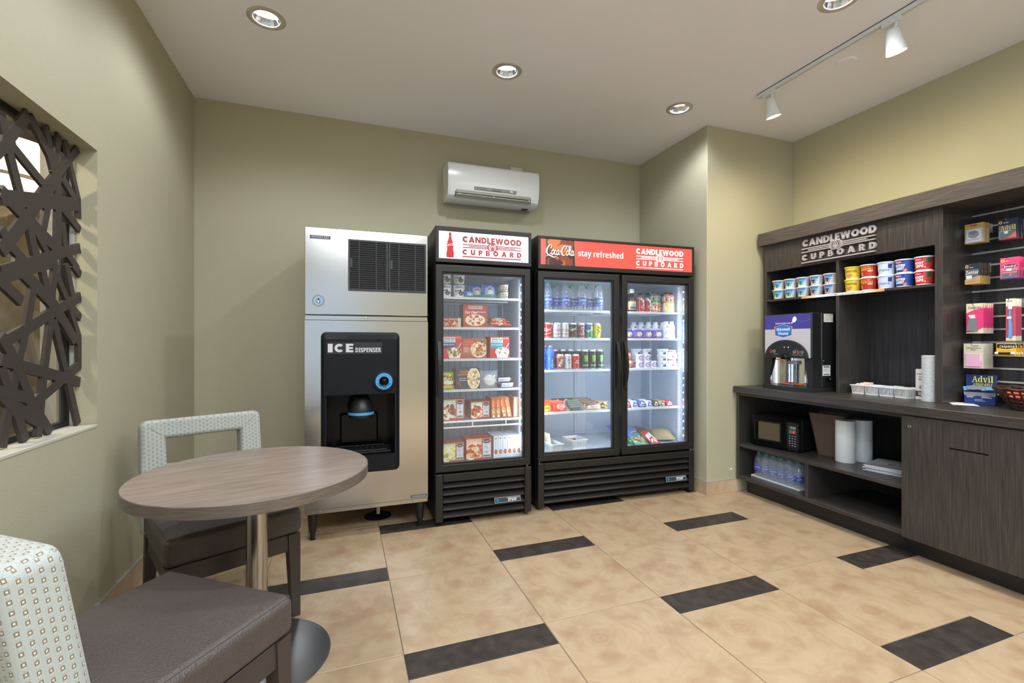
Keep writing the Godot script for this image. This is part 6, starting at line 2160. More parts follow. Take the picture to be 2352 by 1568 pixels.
func build_coolers():
	C1 = Transform3D(Basis(Vector3.UP, deg_to_rad(-1.15)), Vector3(1.581, 0, 0.807))
	C2 = Transform3D(Basis(Vector3.UP, deg_to_rad(-2.0)), Vector3(2.337, 0, 0.775))
	cooler("display_cooler", "narrow black single-door cooler with a lit white and red header sign", C1, 0.686, [[0.0, 0.68, -1.0]], "sign_small", [0.022, 1.800, 0.0, 1.984],
		[[0.048, 0.638, 1.555, false], [0.048, 0.638, 1.342, false], [0.048, 0.638, 1.119, false], [0.048, 0.638, 0.902, false], [0.048, 0.638, 0.683, true]])
	var sh := []
	for y in [1.484, 1.266, 1.022, 0.699]:
		sh.append([0.048, 0.66, y, false])
		sh.append([0.715, 1.327, y, false])
	cooler("display_cooler", "wide black two-door cooler with a lit red header sign", C2, 1.375, [[0.0, 0.677, 1.0], [0.7, 1.372, -1.0]], "sign_large", [0.022, 1.806, 0.0, 1.995], sh)

# ------------------------------------------------------------------ dark wood pantry on the right wall (faces -x)
const COUNTER_Y := 0.875
var PY := Basis(Vector3.UP, -PI / 2)   # local front (+z) looks toward -x, local right (+x) runs toward +z

func at_p(x: float, y: float, z: float, turn := 0.0) -> Transform3D: return Transform3D(PY * Basis(Vector3.UP, turn), Vector3(x, y, z))

func build_pantry():
	var U: Material = M.wood_upright
	var A: Material = M.wood_along
	var e := 0.0012
	# base cabinet
	var t := thing("base_cabinet", "long dark wood base cabinet with open shelves and a locked slotted door", "cabinet", at(4.05, 0, 0.93))
	var Z := 2.6   # length along z
	part("side_panel", span_mesh(Vector3(0, 0.115, 0), Vector3(0.645, 0.822, 0.018), e), U, t)
	part("partition", span_mesh(Vector3(0.004, 0.145, 1.2), Vector3(0.62, 0.80, 1.218), e), U, t)
	part("top_rail", span_mesh(Vector3(0.002, 0.80, 0.018), Vector3(0.645, 0.822, Z), e), A, t)
	part("bottom_panel", span_mesh(Vector3(0, 0.118, 0.018), Vector3(0.645, 0.145, Z), e), A, t)
	part("shelf", span_mesh(Vector3(0.004, 0.381, 0.018), Vector3(0.62, 0.405, 1.2), e), A, t)
	part("divider", span_mesh(Vector3(0.006, 0.145, 0.597), Vector3(0.62, 0.381, 0.618), e), U, t)
	part("back_panel", span_mesh(Vector3(0.62, 0.145, 0.018), Vector3(0.645, 0.80, Z)), M.wood_back, t)
	part("toe_kick", span_mesh(Vector3(0.085, 0.0, 0.03), Vector3(0.105, 0.118, Z), 0.0), M.soft_black, t)
	var b := B.new()   # door with a narrow slot
	var d0 := 1.212
	var d1 := 2.28
	var s0 := Vector2(1.437, 0.668)
	var s1 := Vector2(1.596, 0.676)
	b.span(Vector3(-0.018, 0.116, d0), Vector3(0.001, s0.y, d1))
	b.span(Vector3(-0.018, s1.y, d0), Vector3(0.001, 0.815, d1))
	b.span(Vector3(-0.018, s0.y, d0), Vector3(0.001, s1.y, s0.x))
	b.span(Vector3(-0.018, s0.y, s1.x), Vector3(0.001, s1.y, d1))
	var door := part("door", b.done(), U, t)
	part("slot", span_mesh(Vector3(-0.006, s0.y, s0.x), Vector3(0.0015, s1.y, s1.x)), M.deep_black, door)
	part("lock", lathe_mesh([Vector2(0.0, 0.002), Vector2(0.004, 0.0022), Vector2(0.005, 0.004), Vector2(0.009, 0.004), Vector2(0.011, 0.0)].map(func(v): return v), 20), M.chrome, door, Transform3D(PY * Basis(Vector3.RIGHT, PI / 2), Vector3(-0.018, 0.755, 1.25)))
	part("door", span_mesh(Vector3(-0.018, 0.116, d1 + 0.004), Vector3(0.001, 0.815, Z), 0.001), U, t)
	# continuous worktop
	var wt := part("worktop", B.new().span(Vector3(4.018, 0.824, 0.925), Vector3(4.705, COUNTER_Y, 3.6), 0.0015).done(), A, self)
	tag(wt, "continuous dark wood worktop carrying the coffee machine and the upper shelves", "worktop")
	# upper unit
	var h := thing("pantry_shelves", "dark wood upper shelf unit with grooved display wall above the worktop", "shelf unit", at(4.31, COUNTER_Y, 0.964))
	part("side_panel", span_mesh(Vector3(0, 0, 0), Vector3(0.395, 1.158, 0.021), e), U, h)
	part("upright", span_mesh(Vector3(0.001, 0, 0.601), Vector3(0.29, 0.942, 0.621), e), U, h)
	part("side_panel", span_mesh(Vector3(0, 0, 1.192), Vector3(0.395, 1.158, 1.231), e), U, h)
	part("face_panel", span_mesh(Vector3(0.0, 0.94, 0.021), Vector3(0.018, 1.158, 1.192), e), U, h)
	part("shelf", span_mesh(Vector3(0.004, 0.694, 0.021), Vector3(0.29, 0.711, 0.601), e), A, h)
	part("shelf", span_mesh(Vector3(0.004, 0.694, 0.621), Vector3(0.29, 0.711, 1.192), e), A, h)
	part("back_panel", span_mesh(Vector3(0.29, 0, 0.021), Vector3(0.31, 1.158, 1.192)), M.wood_back, h)
	part("fascia", span_mesh(Vector3(-0.04, 1.158, -0.027), Vector3(0.395, 1.262, 2.6), 0.0015), M.wood_fascia, h)
	var slat := part("grooved_wall", span_mesh(Vector3(0.302, 0.0, 1.231), Vector3(0.32, 1.158, 2.6)), M.wood_back, h)
	for i in 15:
		var y := 1.123 - i * 0.0763
		part("slat", span_mesh(Vector3(0.288, y + 0.007, 1.231), Vector3(0.302, minf(y + 0.0763 - 0.005, 1.157), 2.6), 0.001), M.wood_back, slat)
		part("metal_rail", B.new().span(Vector3(0.284, y - 0.005, 1.231), Vector3(0.300, y - 0.001, 2.6)).span(Vector3(0.290, y - 0.001, 1.231), Vector3(0.302, y + 0.006, 2.6)).done(), M.rail_metal, slat)
	# raised lettering and emblem on the face panel
	var sg := thing("raised_sign", "raised silver lettering and flame emblem on the dark panel above the cups", "sign", Transform3D(PY, Vector3(4.31, 2.012, 1.316)))
	var em := emblem()
	var wdt := 0.525
	var lay := 0.0
	for k in em:
		b = B.new()
		for p in em[k]:
			var q := PackedVector2Array()
			for v in p: q.append(Vector2(v.x * wdt, -v.y * wdt))
			lay += 0.00005
			b.prism(q, 0.003, 0.0095 + lay)
		part("letters" if k == "letters" else "emblem", b.done(), M.letter_silver, sg)
	# coffee machine
	coffee_machine()

func half_disc(rx: float, ry: float, z: float, uv: Array) -> ArrayMesh:
	var b := B.new()
	var c := b.pt(Vector3(0, 0, z), Vector3.BACK, Vector2((uv[0] + uv[2]) * 0.5, uv[3]))
	for i in 31:
		var a := PI * i / 30.0
		b.pt(Vector3(cos(a) * rx, sin(a) * ry, z), Vector3.BACK, Vector2(lerpf(uv[0], uv[2], 0.5 + 0.5 * cos(a)), lerpf(uv[3], uv[1], sin(a))))
	for i in 30: b.ix.append_array(PackedInt32Array([c, c + 2 + i, c + 1 + i]))
	return b.done()

func coffee_machine():
	var t := thing("coffee_machine", "black countertop coffee dispenser with a purple and silver printed front", "coffee machine", at_p(4.135, COUNTER_Y, 1.318))
	part("body", B.new().span(Vector3(-0.197, 0.03, -0.40), Vector3(0.197, 0.572, -0.10), 0.008).span(Vector3(-0.197, 0.245, -0.10), Vector3(0.197, 0.572, -0.004), 0.006).done(), M.matt_black, t)
	part("front_plate", box_mesh(Vector3(0, 0.406, -0.003), Vector3(0.386, 0.328, 0.008), 0.003, {"f": L.coffee_front.r, "s": L.coffee_panel.s}), pm("coffee_front"), t)
	var arch := PackedVector2Array()
	for i in 25: arch.append(Vector2(cos(PI * i / 24.0) * 0.178, 0.242 + sin(PI * i / 24.0) * 0.135))
	part("control_arch", B.new().prism(arch, 0.0, 0.018, 30.0).done(), M.soft_black, t)
	part("control_panel", half_disc(0.162, 0.118, 0.0185, L.coffee_panel.r), pm("coffee_panel"), t, at(0, 0.247, 0))
	for p in [[-0.005, "led_red"], [0.028, "led_green"]]: part("indicator_light", B.new().soft_box(Vector3(p[0], 0.322, 0.019), Vector3(0.007, 0.006, 0.004), 0.0018, 1).done(), M[p[1]], t)
	for s in [-1.0, 1.0]:
		var leg := PackedVector2Array([Vector2(s * 0.197, 0.03), Vector2(s * 0.197, 0.25), Vector2(s * 0.135, 0.25), Vector2(s * 0.165, 0.03)])
		part("side_pillar", B.new().prism(leg, -0.10, -0.012).done(), M.matt_black, t)
	var rows := []
	for y in [0.035, 0.245]:
		var row := []
		for i in 25:
			var a := PI * i / 24.0
			row.append(Vector3(-cos(a) * 0.158, y, -0.012 - sin(a) * 0.085))
		rows.append(row)
	part("steel_splash", B.new().sheet(rows).done(), M.chrome, t)
	part("nozzle", B.new().lathe([Vector2(0.0, 0.0), Vector2(0.028, 0.0), Vector2(0.034, 0.012), Vector2(0.032, 0.03), Vector2(0.018, 0.046), Vector2(0.0, 0.05)], 24).done(), M.gloss_black, t, at(0, 0.226, 0.012))
	part("nozzle_label", B.new().span(Vector3(-0.052, 0.224, 0.022), Vector3(0.052, 0.233, 0.05), 0.002).done(), M.soft_black, t)
	part("warning_tag", B.new().span(Vector3(-0.048, 0.225, 0.05), Vector3(0.030, 0.232, 0.0515)).done(), M.orange_plastic, t)
	part("hose_bracket", B.new().span(Vector3(0.0, 0.195, -0.05), Vector3(0.085, 0.222, 0.004), 0.003).span(Vector3(-0.004, 0.04, -0.088), Vector3(0.008, 0.2, -0.076), 0.002).done(), M.grey_plastic, t)
	for x in [-0.085, 0.022]: part("warning_tag", box_mesh(Vector3(x + 0.03, 0.045, -0.06 if x > 0 else -0.055), Vector3(0.055, 0.011, 0.002)), M.orange_plastic, t)
	var tray := PackedVector2Array()
	for i in 17: tray.append(Vector2(-0.205 + 0.41 * i / 16.0, -0.005 - 0.03 * sin(PI * i / 16.0)))
	tray.append(Vector2(0.205, 0.39))
	tray.append(Vector2(-0.205, 0.39))
	var tb := B.new()
	tb.x = Transform3D(Basis(Vector3.RIGHT, -PI / 2), Vector3.ZERO)
	part("base_tray", tb.prism(tray, 0.0, 0.032, 25.0).done(), M.soft_black, t)
	var side := Basis(Vector3.UP, PI / 2)
	part("notice", box_mesh(Vector3.ZERO, Vector3(0.095, 0.06, 0.001), 0.0, {"f": L.notice.r, "s": L.notice.s}), pm("notice", "paper"), t, Transform3D(side, Vector3(0.1976, 0.535, -0.17)))
	part("rating_label", box_mesh(Vector3.ZERO, Vector3(0.078, 0.075, 0.001), 0.0, {"f": L.rating.r, "s": L.rating.s}), pm("rating", "paper"), t, Transform3D(side, Vector3(0.1976, 0.155, -0.15)))
	part("side_bolt", lathe_mesh([Vector2(0.009, 0.0), Vector2(0.008, 0.004), Vector2(0.0, 0.005)], 14), M.chrome, t, Transform3D(Basis(Vector3.BACK, -PI / 2), Vector3(0.197, 0.222, -0.125)))
	part("rinse_knob", B.new().tube([Vector3(0.19, 0.10, -0.16), Vector3(0.212, 0.10, -0.16), Vector3(0.222, 0.085, -0.16)], 0.012, 12).done(), M.gloss_black, t)

func nth(n: int) -> String:
	if n <= 12: return ORD[n - 1]
	if n < 20: return ["thirteenth", "fourteenth", "fifteenth", "sixteenth", "seventeenth", "eighteenth", "nineteenth"][n - 13]
	var tens := n / 10 - 2
	if n % 10 == 0: return ["twentieth", "thirtieth", "fortieth"][tens]
	return ["twenty", "thirty", "forty"][tens] + "-" + ORD[n % 10 - 1]

# ------------------------------------------------------------------ product builders
var proto := {}

func stamp(key: String, make: Callable, xf: Transform3D, text: String, group := "") -> Node3D:   # the first one is built, the rest are copies
	var o: Node3D
	if not proto.has(key):
		o = make.call(text)
		proto[key] = o
		o.transform = xf
	else: o = copy_of(proto[key], xf, text)
	if group: o.set_meta("group", group)
	return o

func carton(called: String, text: String, cat: String, key: String, size: Vector3, xf: Transform3D, group := "", kind := "print") -> Node3D:   # printed card box standing on its base
	var o := part(numbered(called), box_mesh(Vector3(0, size.y * 0.5, 0), size, 0.0012, {"f": L[key].r, "s": L[key].s}), pm(key, kind), self, xf)
	tag(o, text, cat, group)
	return o

func spine_box(called: String, text: String, key: String, size: Vector3, xf: Transform3D, group: String) -> Node3D:
	return carton(called, text, "frozen meal", key, size, xf, group)

func vessel(called: String, text: String, cat: String, pieces: Array) -> Node3D:   # pieces: [part name, profile, material or label key, segments, kind]
	var t := thing(called, text, cat)
	for p in pieces:
		if p[2] is String: part(p[0], B.new().lathe(p[1], p[3], L[p[2]].r).done(), pm(p[2], p[4] if p.size() > 4 else "print"), t, at(0, 0, 0, PI / 2))
		else: part(p[0], lathe_mesh(p[1], p[3]), p[2], t)
	return t

func can(text: String, key: String, r: float, h: float) -> Node3D:
	return vessel("drink_can", text, "can", [["label", [Vector2(r, 0.009), Vector2(r, h - 0.013)], key, 28, "tin"],
		["base", [Vector2(0.0, 0.004), Vector2(r * 0.68, 0.003), Vector2(r * 0.74, 0.0), Vector2(r, 0.009)], M.aluminium, 28],
		["lid", [Vector2(r, h - 0.013), Vector2(r * 0.84, h - 0.003), Vector2(r * 0.84, h), Vector2(r * 0.79, h), Vector2(r * 0.77, h - 0.004), Vector2(0.0, h - 0.004)], M.aluminium, 28]])

func water_bottle(text: String) -> Node3D:
	return vessel("water_bottle", text, "bottle", [["body", [Vector2(0.0, 0.004), Vector2(0.024, 0.0), Vector2(0.0335, 0.008), Vector2(0.035, 0.02), Vector2(0.034, 0.034), Vector2(0.0355, 0.04), Vector2(0.0355, 0.108), Vector2(0.034, 0.114), Vector2(0.036, 0.125), Vector2(0.034, 0.15), Vector2(0.026, 0.175), Vector2(0.015, 0.196), Vector2(0.0135, 0.205)], M.pet, 24],
		["label", [Vector2(0.0360, 0.042), Vector2(0.0360, 0.106)], "water_band", 24], ["cap", [Vector2(0.0145, 0.200), Vector2(0.0145, 0.216), Vector2(0.0135, 0.2175), Vector2(0.0, 0.2175)], M.cap_green, 18]])

func juice_bottle(text: String, key: String) -> Node3D:
	return vessel("juice_bottle", text, "bottle", [["label", [Vector2(0.031, 0.008), Vector2(0.0315, 0.07), Vector2(0.029, 0.08), Vector2(0.0315, 0.09), Vector2(0.031, 0.135)], key, 24],
		["body", [Vector2(0.0, 0.003), Vector2(0.026, 0.0), Vector2(0.031, 0.008)], M.cap_white, 24], ["neck", [Vector2(0.031, 0.135), Vector2(0.027, 0.148), Vector2(0.018, 0.158)], M.candy_orange if key == "juice_orange" else M.pet, 24],
		["cap", [Vector2(0.0195, 0.152), Vector2(0.0195, 0.172), Vector2(0.018, 0.174), Vector2(0.0, 0.174)], M.cap_black, 18]])

func cup(called: String, text: String, cat: String, key: String, rb: float, rt: float, h: float, lid: Material, lip := 0.003) -> Node3D:
	return vessel(called, text, cat, [["wall", [Vector2(rb, 0.0), Vector2(rt, h - 0.006)], key, 28], ["base", [Vector2(0.0, 0.002), Vector2(rb, 0.0)], lid, 24],
		["lid", [Vector2(rt, h - 0.008), Vector2(rt + lip, h - 0.007), Vector2(rt + lip, h - 0.001), Vector2(rt, h), Vector2(0.0, h - 0.001)], lid, 28]])

# a sealed pouch: pillow body with crimped ends; lies in the xy plane, front +z
func pouch_mesh(w: float, h: float, thick: float, uv: Array, seed_ := 1, crimp := true) -> ArrayMesh:
	var b := B.new()
	var nz := FastNoiseLite.new()
	nz.seed = seed_
	nz.frequency = 0.9
	for sgn in [1.0, -1.0]:
		var rows := []
		for j in 13:
			var row := []
			for i in 13:
				var u: float = i / 12.0
				if sgn < 0: u = 1.0 - i / 12.0
				var v := j / 12.0
				var edge := pow(4.0 * u * (1.0 - u), 0.5) * pow(clampf(4.0 * v * (1.0 - v), 0.0, 1.0), 0.55 if crimp else 0.5)
				var wob := nz.get_noise_2d(u * 6.0, v * 6.0 + sgn * 9.0) * 0.35
				row.append(Vector3((u - 0.5) * w * (1.0 - 0.04 * sin(PI * v)), v * h, sgn * thick * 0.5 * edge * (1.0 + wob)))
			rows.append(row)
		b.sheet(rows, uv if sgn > 0 else [uv[0], uv[1], uv[0] + (uv[2] - uv[0]) * 0.08, uv[3]])
	return b.done()

func pouch(called: String, text: String, cat: String, key: String, size: Vector3, xf: Transform3D, group := "", seed_ := 1) -> Node3D:
	var o := part(numbered(called), pouch_mesh(size.x, size.y, size.z, L[key].r, seed_), pm(key, "foil"), self, xf)
	tag(o, text, cat, group)
	return o

# a small open basket with slotted sides
func basket(called: String, text: String, w: float, h: float, d: float, m: Material, xf: Transform3D, slots := 7, group := "") -> Node3D:
	var t := thing(called, text, "basket", xf, group)
	var b := B.new()
	var tw := w * 0.5
	var bw := w * 0.43
	var td := d * 0.5
	var bd := d * 0.45
	part("floor", span_mesh(Vector3(-bw, 0, -bd), Vector3(bw, 0.003, bd)), m, t)
	part("rim", frame_mesh(-tw - 0.003, -td - 0.003, tw + 0.003, td + 0.003, 0.008, 0.008, 0.008, 0, 0.008, 0.002), m, t, Transform3D(Basis(Vector3.RIGHT, -PI / 2), Vector3(0, h - 0.008, 0)))
	for f in 4:
		var along := w if f % 2 == 0 else d
		var n: int = slots if f % 2 == 0 else int(slots * d / w)
		var wb := B.new()
		var top_off := (td if f % 2 == 0 else tw) - 0.003
		var bot_off := (bd if f % 2 == 0 else bw) - 0.002
		var shrink := (bw / tw) if f % 2 == 0 else (bd / td)
		for i in n + 1:
			var x := lerpf(-along * 0.5 + 0.004, along * 0.5 - 0.004, float(i) / n)
			for k in 2:
				pass
			var hw := along / n * 0.22
			wb.quad(Vector3((x - hw) * shrink, 0, bot_off), Vector3((x + hw) * shrink, 0, bot_off), Vector3(x + hw, h - 0.004, top_off), Vector3(x - hw, h - 0.004, top_off))
			wb.quad(Vector3((x + hw) * shrink, 0, bot_off - 0.002), Vector3((x - hw) * shrink, 0, bot_off - 0.002), Vector3(x - hw, h - 0.004, top_off - 0.002), Vector3(x + hw, h - 0.004, top_off - 0.002))
		for yy in [[0.0, 0.14], [0.72, 1.0]]:
			var o0: float = lerpf(bot_off, top_off, yy[0])
			var o1: float = lerpf(bot_off, top_off, yy[1])
			var w0: float = along * 0.5 * lerpf(shrink, 1.0, yy[0])
			var w1: float = along * 0.5 * lerpf(shrink, 1.0, yy[1])
			for k in [0.0, 0.002]:
				wb.quad(Vector3(-w0, h * yy[0], o0 - k), Vector3(w0, h * yy[0], o0 - k), Vector3(w1, h * yy[1], o1 - k), Vector3(-w1, h * yy[1], o1 - k))
		part("slotted_side", wb.done(), m, t, Transform3D(Basis(Vector3.UP, PI * 0.5 * f), Vector3.ZERO))
	return t

# ------------------------------------------------------------------ goods on the pantry
func stock_pantry():
	var sy := COUNTER_Y + 0.711 + 0.0006
	var oat_names := ["pale blue", "green"]
	var oz := [1.052, 1.160, 1.268, 1.376, 1.486]
	var kinds := ["oats_green", "oats_green", "oats_green", "oats_brown", "oats_brown"]
	var where := ["at the left end", "second from the left end", "third from the left end", "fourth from the left end", "touching the middle upright"]
	for i in 5:
		for lv in 2:
			var k: String = kinds[i]
			stamp(k, func(tx): return cup("porridge_cup", tx, "cup", k, 0.038, 0.0485, 0.0755, M.paper_white, 0.0035), at_p(4.375, sy + lv * 0.076, oz[i], [0.25, 0.15, 0.1, 0.0, -0.05][i]),
				"%s labelled oatmeal cup, %s one of the pair %s" % ["green" if i < 3 else "brown", ["lower", "upper"][lv], where[i]], "oatmeal cups on the pantry shelf")
	for lv in 2:
		stamp("oats_brown", func(tx): return null, at_p(4.492, sy + lv * 0.076, 1.43, 0.1), "brown labelled oatmeal cup standing behind the front row, %s one" % ["lower", "upper"][lv], "oatmeal cups on the pantry shelf")
	var cz := [1.643, 1.750, 1.857, 1.964, 2.072]
	var ck := ["cereal_yellow", "cereal_red", "cereal_white", "cereal_blue", "cereal_pink"]
	var cn := ["yellow", "rusty red", "pale grey-white", "dark blue", "bright red and pink"]
	for i in 5:
		for lv in 2:
			stamp(ck[i], func(tx): return cup("cereal_cup", tx, "cup", ck[i], 0.041, 0.048, 0.0875, M.cap_white if i != 0 else M.lid_yellow, 0.0035), at_p(4.372, sy + lv * 0.088, cz[i], [0.1, 0.1, 0.0, 0.0, -0.05][i]),
				"%s cereal cup, %s of two at the front of the pantry shelf" % [cn[i], ["lower", "upper"][lv]], "cereal cups on the pantry shelf")
			if i in [1, 2, 3, 4]: stamp(ck[i], func(tx): return null, at_p(4.482, sy + lv * 0.088, cz[i] + 0.012, 0.1), "%s cereal cup, %s of two standing behind the front row" % [cn[i], ["lower", "upper"][lv]], "cereal cups on the pantry shelf")
	var strip := part("shelf_strip", box_mesh(Vector3.ZERO, Vector3(0.581, 0.018, 0.0016), 0.0, {"f": L.shelf_strip.r, "s": L.shelf_strip.s}), pm("shelf_strip", "paper"), self, at_p(4.3088, 1.5763, 1.5925))
	tag(strip, "narrow white and orange paper strip on the edge of the cereal shelf", "label strip")
	# sachet bins
	var bins := [["packs_pink", "first from the left with pink and yellow sachets"], ["packs_white", "second from the left with plain white sachets"], ["packs_blue", "third from the left with blue-striped sachets"], ["packs_tan", "rightmost beside the stirrer box, with tan packets"]]
	for i in 4:
		var xf := at_p(4.445, COUNTER_Y + 0.0005, 1.668 + i * 0.0925, -0.08 * i)
		basket("sachet_bin", "white plastic sachet bin on the worktop, " + bins[i][1], 0.088, 0.062, 0.14, M.white_plastic, xf, 7, "sachet bins on the worktop")
		var rg := RandomNumberGenerator.new()
		rg.seed = 30 + i
		for k in 9:
			var hgt := 0.052 + 0.012 * rg.randf() + (0.012 if i == 0 and k % 3 == 0 else 0.0)
			var o := part(numbered("sachet"), box_mesh(Vector3(0, hgt * 0.5, 0), Vector3(0.062, hgt, 0.007), 0.001, {"f": L[bins[i][0]].r, "s": L[bins[i][0]].s}), pm(bins[i][0], "paper"), self,
				xf * Transform3D(Basis(Vector3.RIGHT, -0.08), Vector3((rg.randf() - 0.5) * 0.006, 0.0045, -0.045 + k * 0.0118)))
			tag(o, "%s paper sachet in the %s sachet bin from the left, %s from its front" % [["pink", "white", "blue-striped", "tan"][i], ORD[i], ORD[8 - k]], "sachet", "sachets in the bin " + bins[i][1])
	carton("stirrer_box", "white upright carton of coffee stirrers beside the lid stack", "box", "towel_box", Vector3(0.082, 0.19, 0.06), at_p(4.44, COUNTER_Y + 0.0005, 2.043, -0.1), "", "paper")
	for i in 40:
		stamp("lid", func(tx): return vessel("cup_lid", tx, "lid", [["rim", [Vector2(0.0, 0.0), Vector2(0.041, 0.0), Vector2(0.0455, 0.001), Vector2(0.0465, 0.004), Vector2(0.0445, 0.0055), Vector2(0.042, 0.005)], M.cap_white, 30], ["top", [Vector2(0.042, 0.005), Vector2(0.039, 0.0065), Vector2(0.036, 0.0062), Vector2(0.0, 0.0062)], M.cap_white, 30]]),
			at_p(4.368, COUNTER_Y + 0.0006 + i * 0.0070, 2.108), "white cup lid, %s from the bottom of the tall stack by the stirrer carton" % nth(i + 1), "stacked white lids")
	# base cabinet contents
	microwave()
	waste_bin()
	for i in 2:
		stamp("towel", func(tx): return vessel("paper_towel_roll", tx, "paper roll", [["paper", [Vector2(0.02, 0.0), Vector2(0.0585, 0.0), Vector2(0.0595, 0.002), Vector2(0.0595, 0.285), Vector2(0.0585, 0.287), Vector2(0.02, 0.287)], M.towel_paper, 36], ["core", [Vector2(0.02, 0.287), Vector2(0.019, 0.284), Vector2(0.019, 0.003)], M.paper_grey, 20]]),
			at_p([4.288, 4.418][i], 0.4056, [1.648, 1.674][i]), ["white paper towel roll standing in front on the cabinet shelf", "white paper towel roll in clear wrap, behind the other roll"][i], "paper towel rolls")
	part("wrapper", lathe_mesh([Vector2(0.0, 0.2905), Vector2(0.03, 0.2895), Vector2(0.061, 0.288), Vector2(0.0612, 0.0)], 30), M.film, find_child("paper_towel_roll_001", false, false))
	for i in 6:
		var rg2 := RandomNumberGenerator.new()
		rg2.seed = 60 + i
		var key := "paper_print"
		var nb := B.new()
		var hh := 0.0065
		nb.box(Vector3(0, hh * 0.5, 0), Vector3(0.31 - 0.006 * (i % 2), hh, 0.27), 0.002, {"t": L[key].r, "s": L[key].s})
		var o := part(numbered("newspaper"), nb.done(), pm(key, "paper"), self, Transform3D(Basis(Vector3.UP, -PI / 2 + 0.28 + (rg2.randf() - 0.5) * 0.12), Vector3(4.345 + (rg2.randf() - 0.5) * 0.02, 0.4056 + i * 0.0067, 1.955 + (rg2.randf() - 0.5) * 0.012)))
		tag(o, "folded newspaper, %s from the bottom of the pile on the cabinet shelf" % ORD[i] if i < 5 else "folded newspaper with grey front page, topmost of the pile on the cabinet shelf", "newspaper", "pile of newspapers")
	# wrapped case of water
	var cs := thing("case_tray", "white card tray under the wrapped water bottles on the cabinet bottom", "tray", at_p(4.245, 0.1455, 1.208))
	part("tray_floor", span_mesh(Vector3(-0.212, 0, -0.108), Vector3(0.212, 0.002, 0.106)), M.paper_white, cs)
	part("tray_lip", frame_mesh(-0.214, -0.11, 0.214, 0.108, 0.002, 0.002, 0.002, 0.0, 0.012, 0.0005), M.paper_white, cs, Transform3D(Basis(Vector3.RIGHT, -PI / 2), Vector3.ZERO))
	for r in 3:
		for i in 6:
			stamp("case_bottle", func(tx): return small_bottle(tx), at_p(4.175 + r * 0.068, 0.1478, 1.208 - 0.175 + i * 0.07, 0.4 * i), "small plastic water bottle in the wrapped case, %s from the left in the %s row" % [ORD[i], ["front", "middle", "back"][r]], "water bottles in the wrapped case")
	var wrap := part("shrink_wrap", wrap_mesh(), M.film, self, at_p(4.245, 0.1478, 1.208))
	tag(wrap, "clear shrink film pulled over the case of small water bottles", "plastic wrap")
	counter_goods()
	hanging_cards()

func small_bottle(tx: String) -> Node3D:
	return vessel("small_water_bottle", tx, "bottle", [["body", [Vector2(0.0, 0.003), Vector2(0.024, 0.0), Vector2(0.031, 0.007), Vector2(0.032, 0.03), Vector2(0.030, 0.036), Vector2(0.032, 0.042), Vector2(0.032, 0.10), Vector2(0.030, 0.106), Vector2(0.0325, 0.115), Vector2(0.031, 0.14), Vector2(0.022, 0.165), Vector2(0.013, 0.18), Vector2(0.0125, 0.19)], M.pet, 20],
		["label", [Vector2(0.0328, 0.05), Vector2(0.0328, 0.098)], "water_band", 20], ["cap", [Vector2(0.0138, 0.184), Vector2(0.0138, 0.198), Vector2(0.0, 0.199)], M.cap_green, 16]])

func wrap_mesh() -> ArrayMesh:
	var b := B.new()
	var rows := []
	for j in 7:
		var y: float = [0.0, 0.05, 0.1, 0.13, 0.16, 0.185, 0.203][j]
		var inset: float = [0.0, 0.0, 0.0, 0.003, 0.010, 0.022, 0.05][j]
		var row := []
		for i in 61:
			var a := TAU * i / 60.0
			var d := Vector2(sin(a), -cos(a)) * -1.0
			var k := 1.0 / maxf(absf(d.x) / (0.211 - inset), absf(d.y) / (0.106 - inset))
			k = minf(k, 1.0 / sqrt(pow(d.x / (0.225 - inset), 2) + pow(d.y / (0.118 - inset), 2)) * 1.06)
			var bump := 0.0025 * cos(i * 1.7 + j)
			row.append(Vector3(d.x * (k + bump), y, -d.y * (k + bump) * -1.0))
		rows.append(row)
	b.sheet(rows)
	return b.done()

func microwave():
	var t := thing("microwave", "compact black microwave oven on the open cabinet shelf", "microwave", Transform3D(Basis(Vector3.UP, -PI / 2 + 0.24), Vector3(4.163, 0.4056, 1.198)))
	var W := 0.372
	var Hh := 0.246
	part("casing", span_mesh(Vector3(-W * 0.5, 0.008, -0.25), Vector3(W * 0.5, Hh, -0.012), 0.004), M.matt_black, t)
	part("door", span_mesh(Vector3(-W * 0.5, 0.008, -0.012), Vector3(0.083, Hh, 0.008), 0.004), M.gloss_black, t)
	part("door_window", span_mesh(Vector3(-0.128, 0.062, 0.0082), Vector3(0.036, 0.198, 0.0092)), M.oven_window, t)
	part("window_bezel", frame_mesh(-0.160, 0.052, 0.046, 0.208, 0.006, 0.004, 0.004, 0.0078, 0.0098, 0.001), M.soft_black, t)
	part("control_panel", box_mesh(Vector3(0.128, 0.122, -0.001), Vector3(0.087, 0.2, 0.018), 0.003, {"f": L.oven_keys.r, "s": L.oven_keys.s}), pm("oven_keys"), t)
	part("panel_trim", span_mesh(Vector3(0.084, 0.008, -0.012), Vector3(W * 0.5, Hh, 0.004), 0.003), M.gloss_black, t)
	part("door_release", span_mesh(Vector3(0.092, 0.012, 0.0), Vector3(0.168, 0.02, 0.008), 0.002), M.soft_black, t)
	for p in [[-0.15, -0.03], [0.15, -0.03], [-0.15, -0.22], [0.15, -0.22]]: part("foot", span_mesh(Vector3(p[0] - 0.012, 0, p[1] - 0.012), Vector3(p[0] + 0.012, 0.008, p[1] + 0.012)), M.soft_black, t)

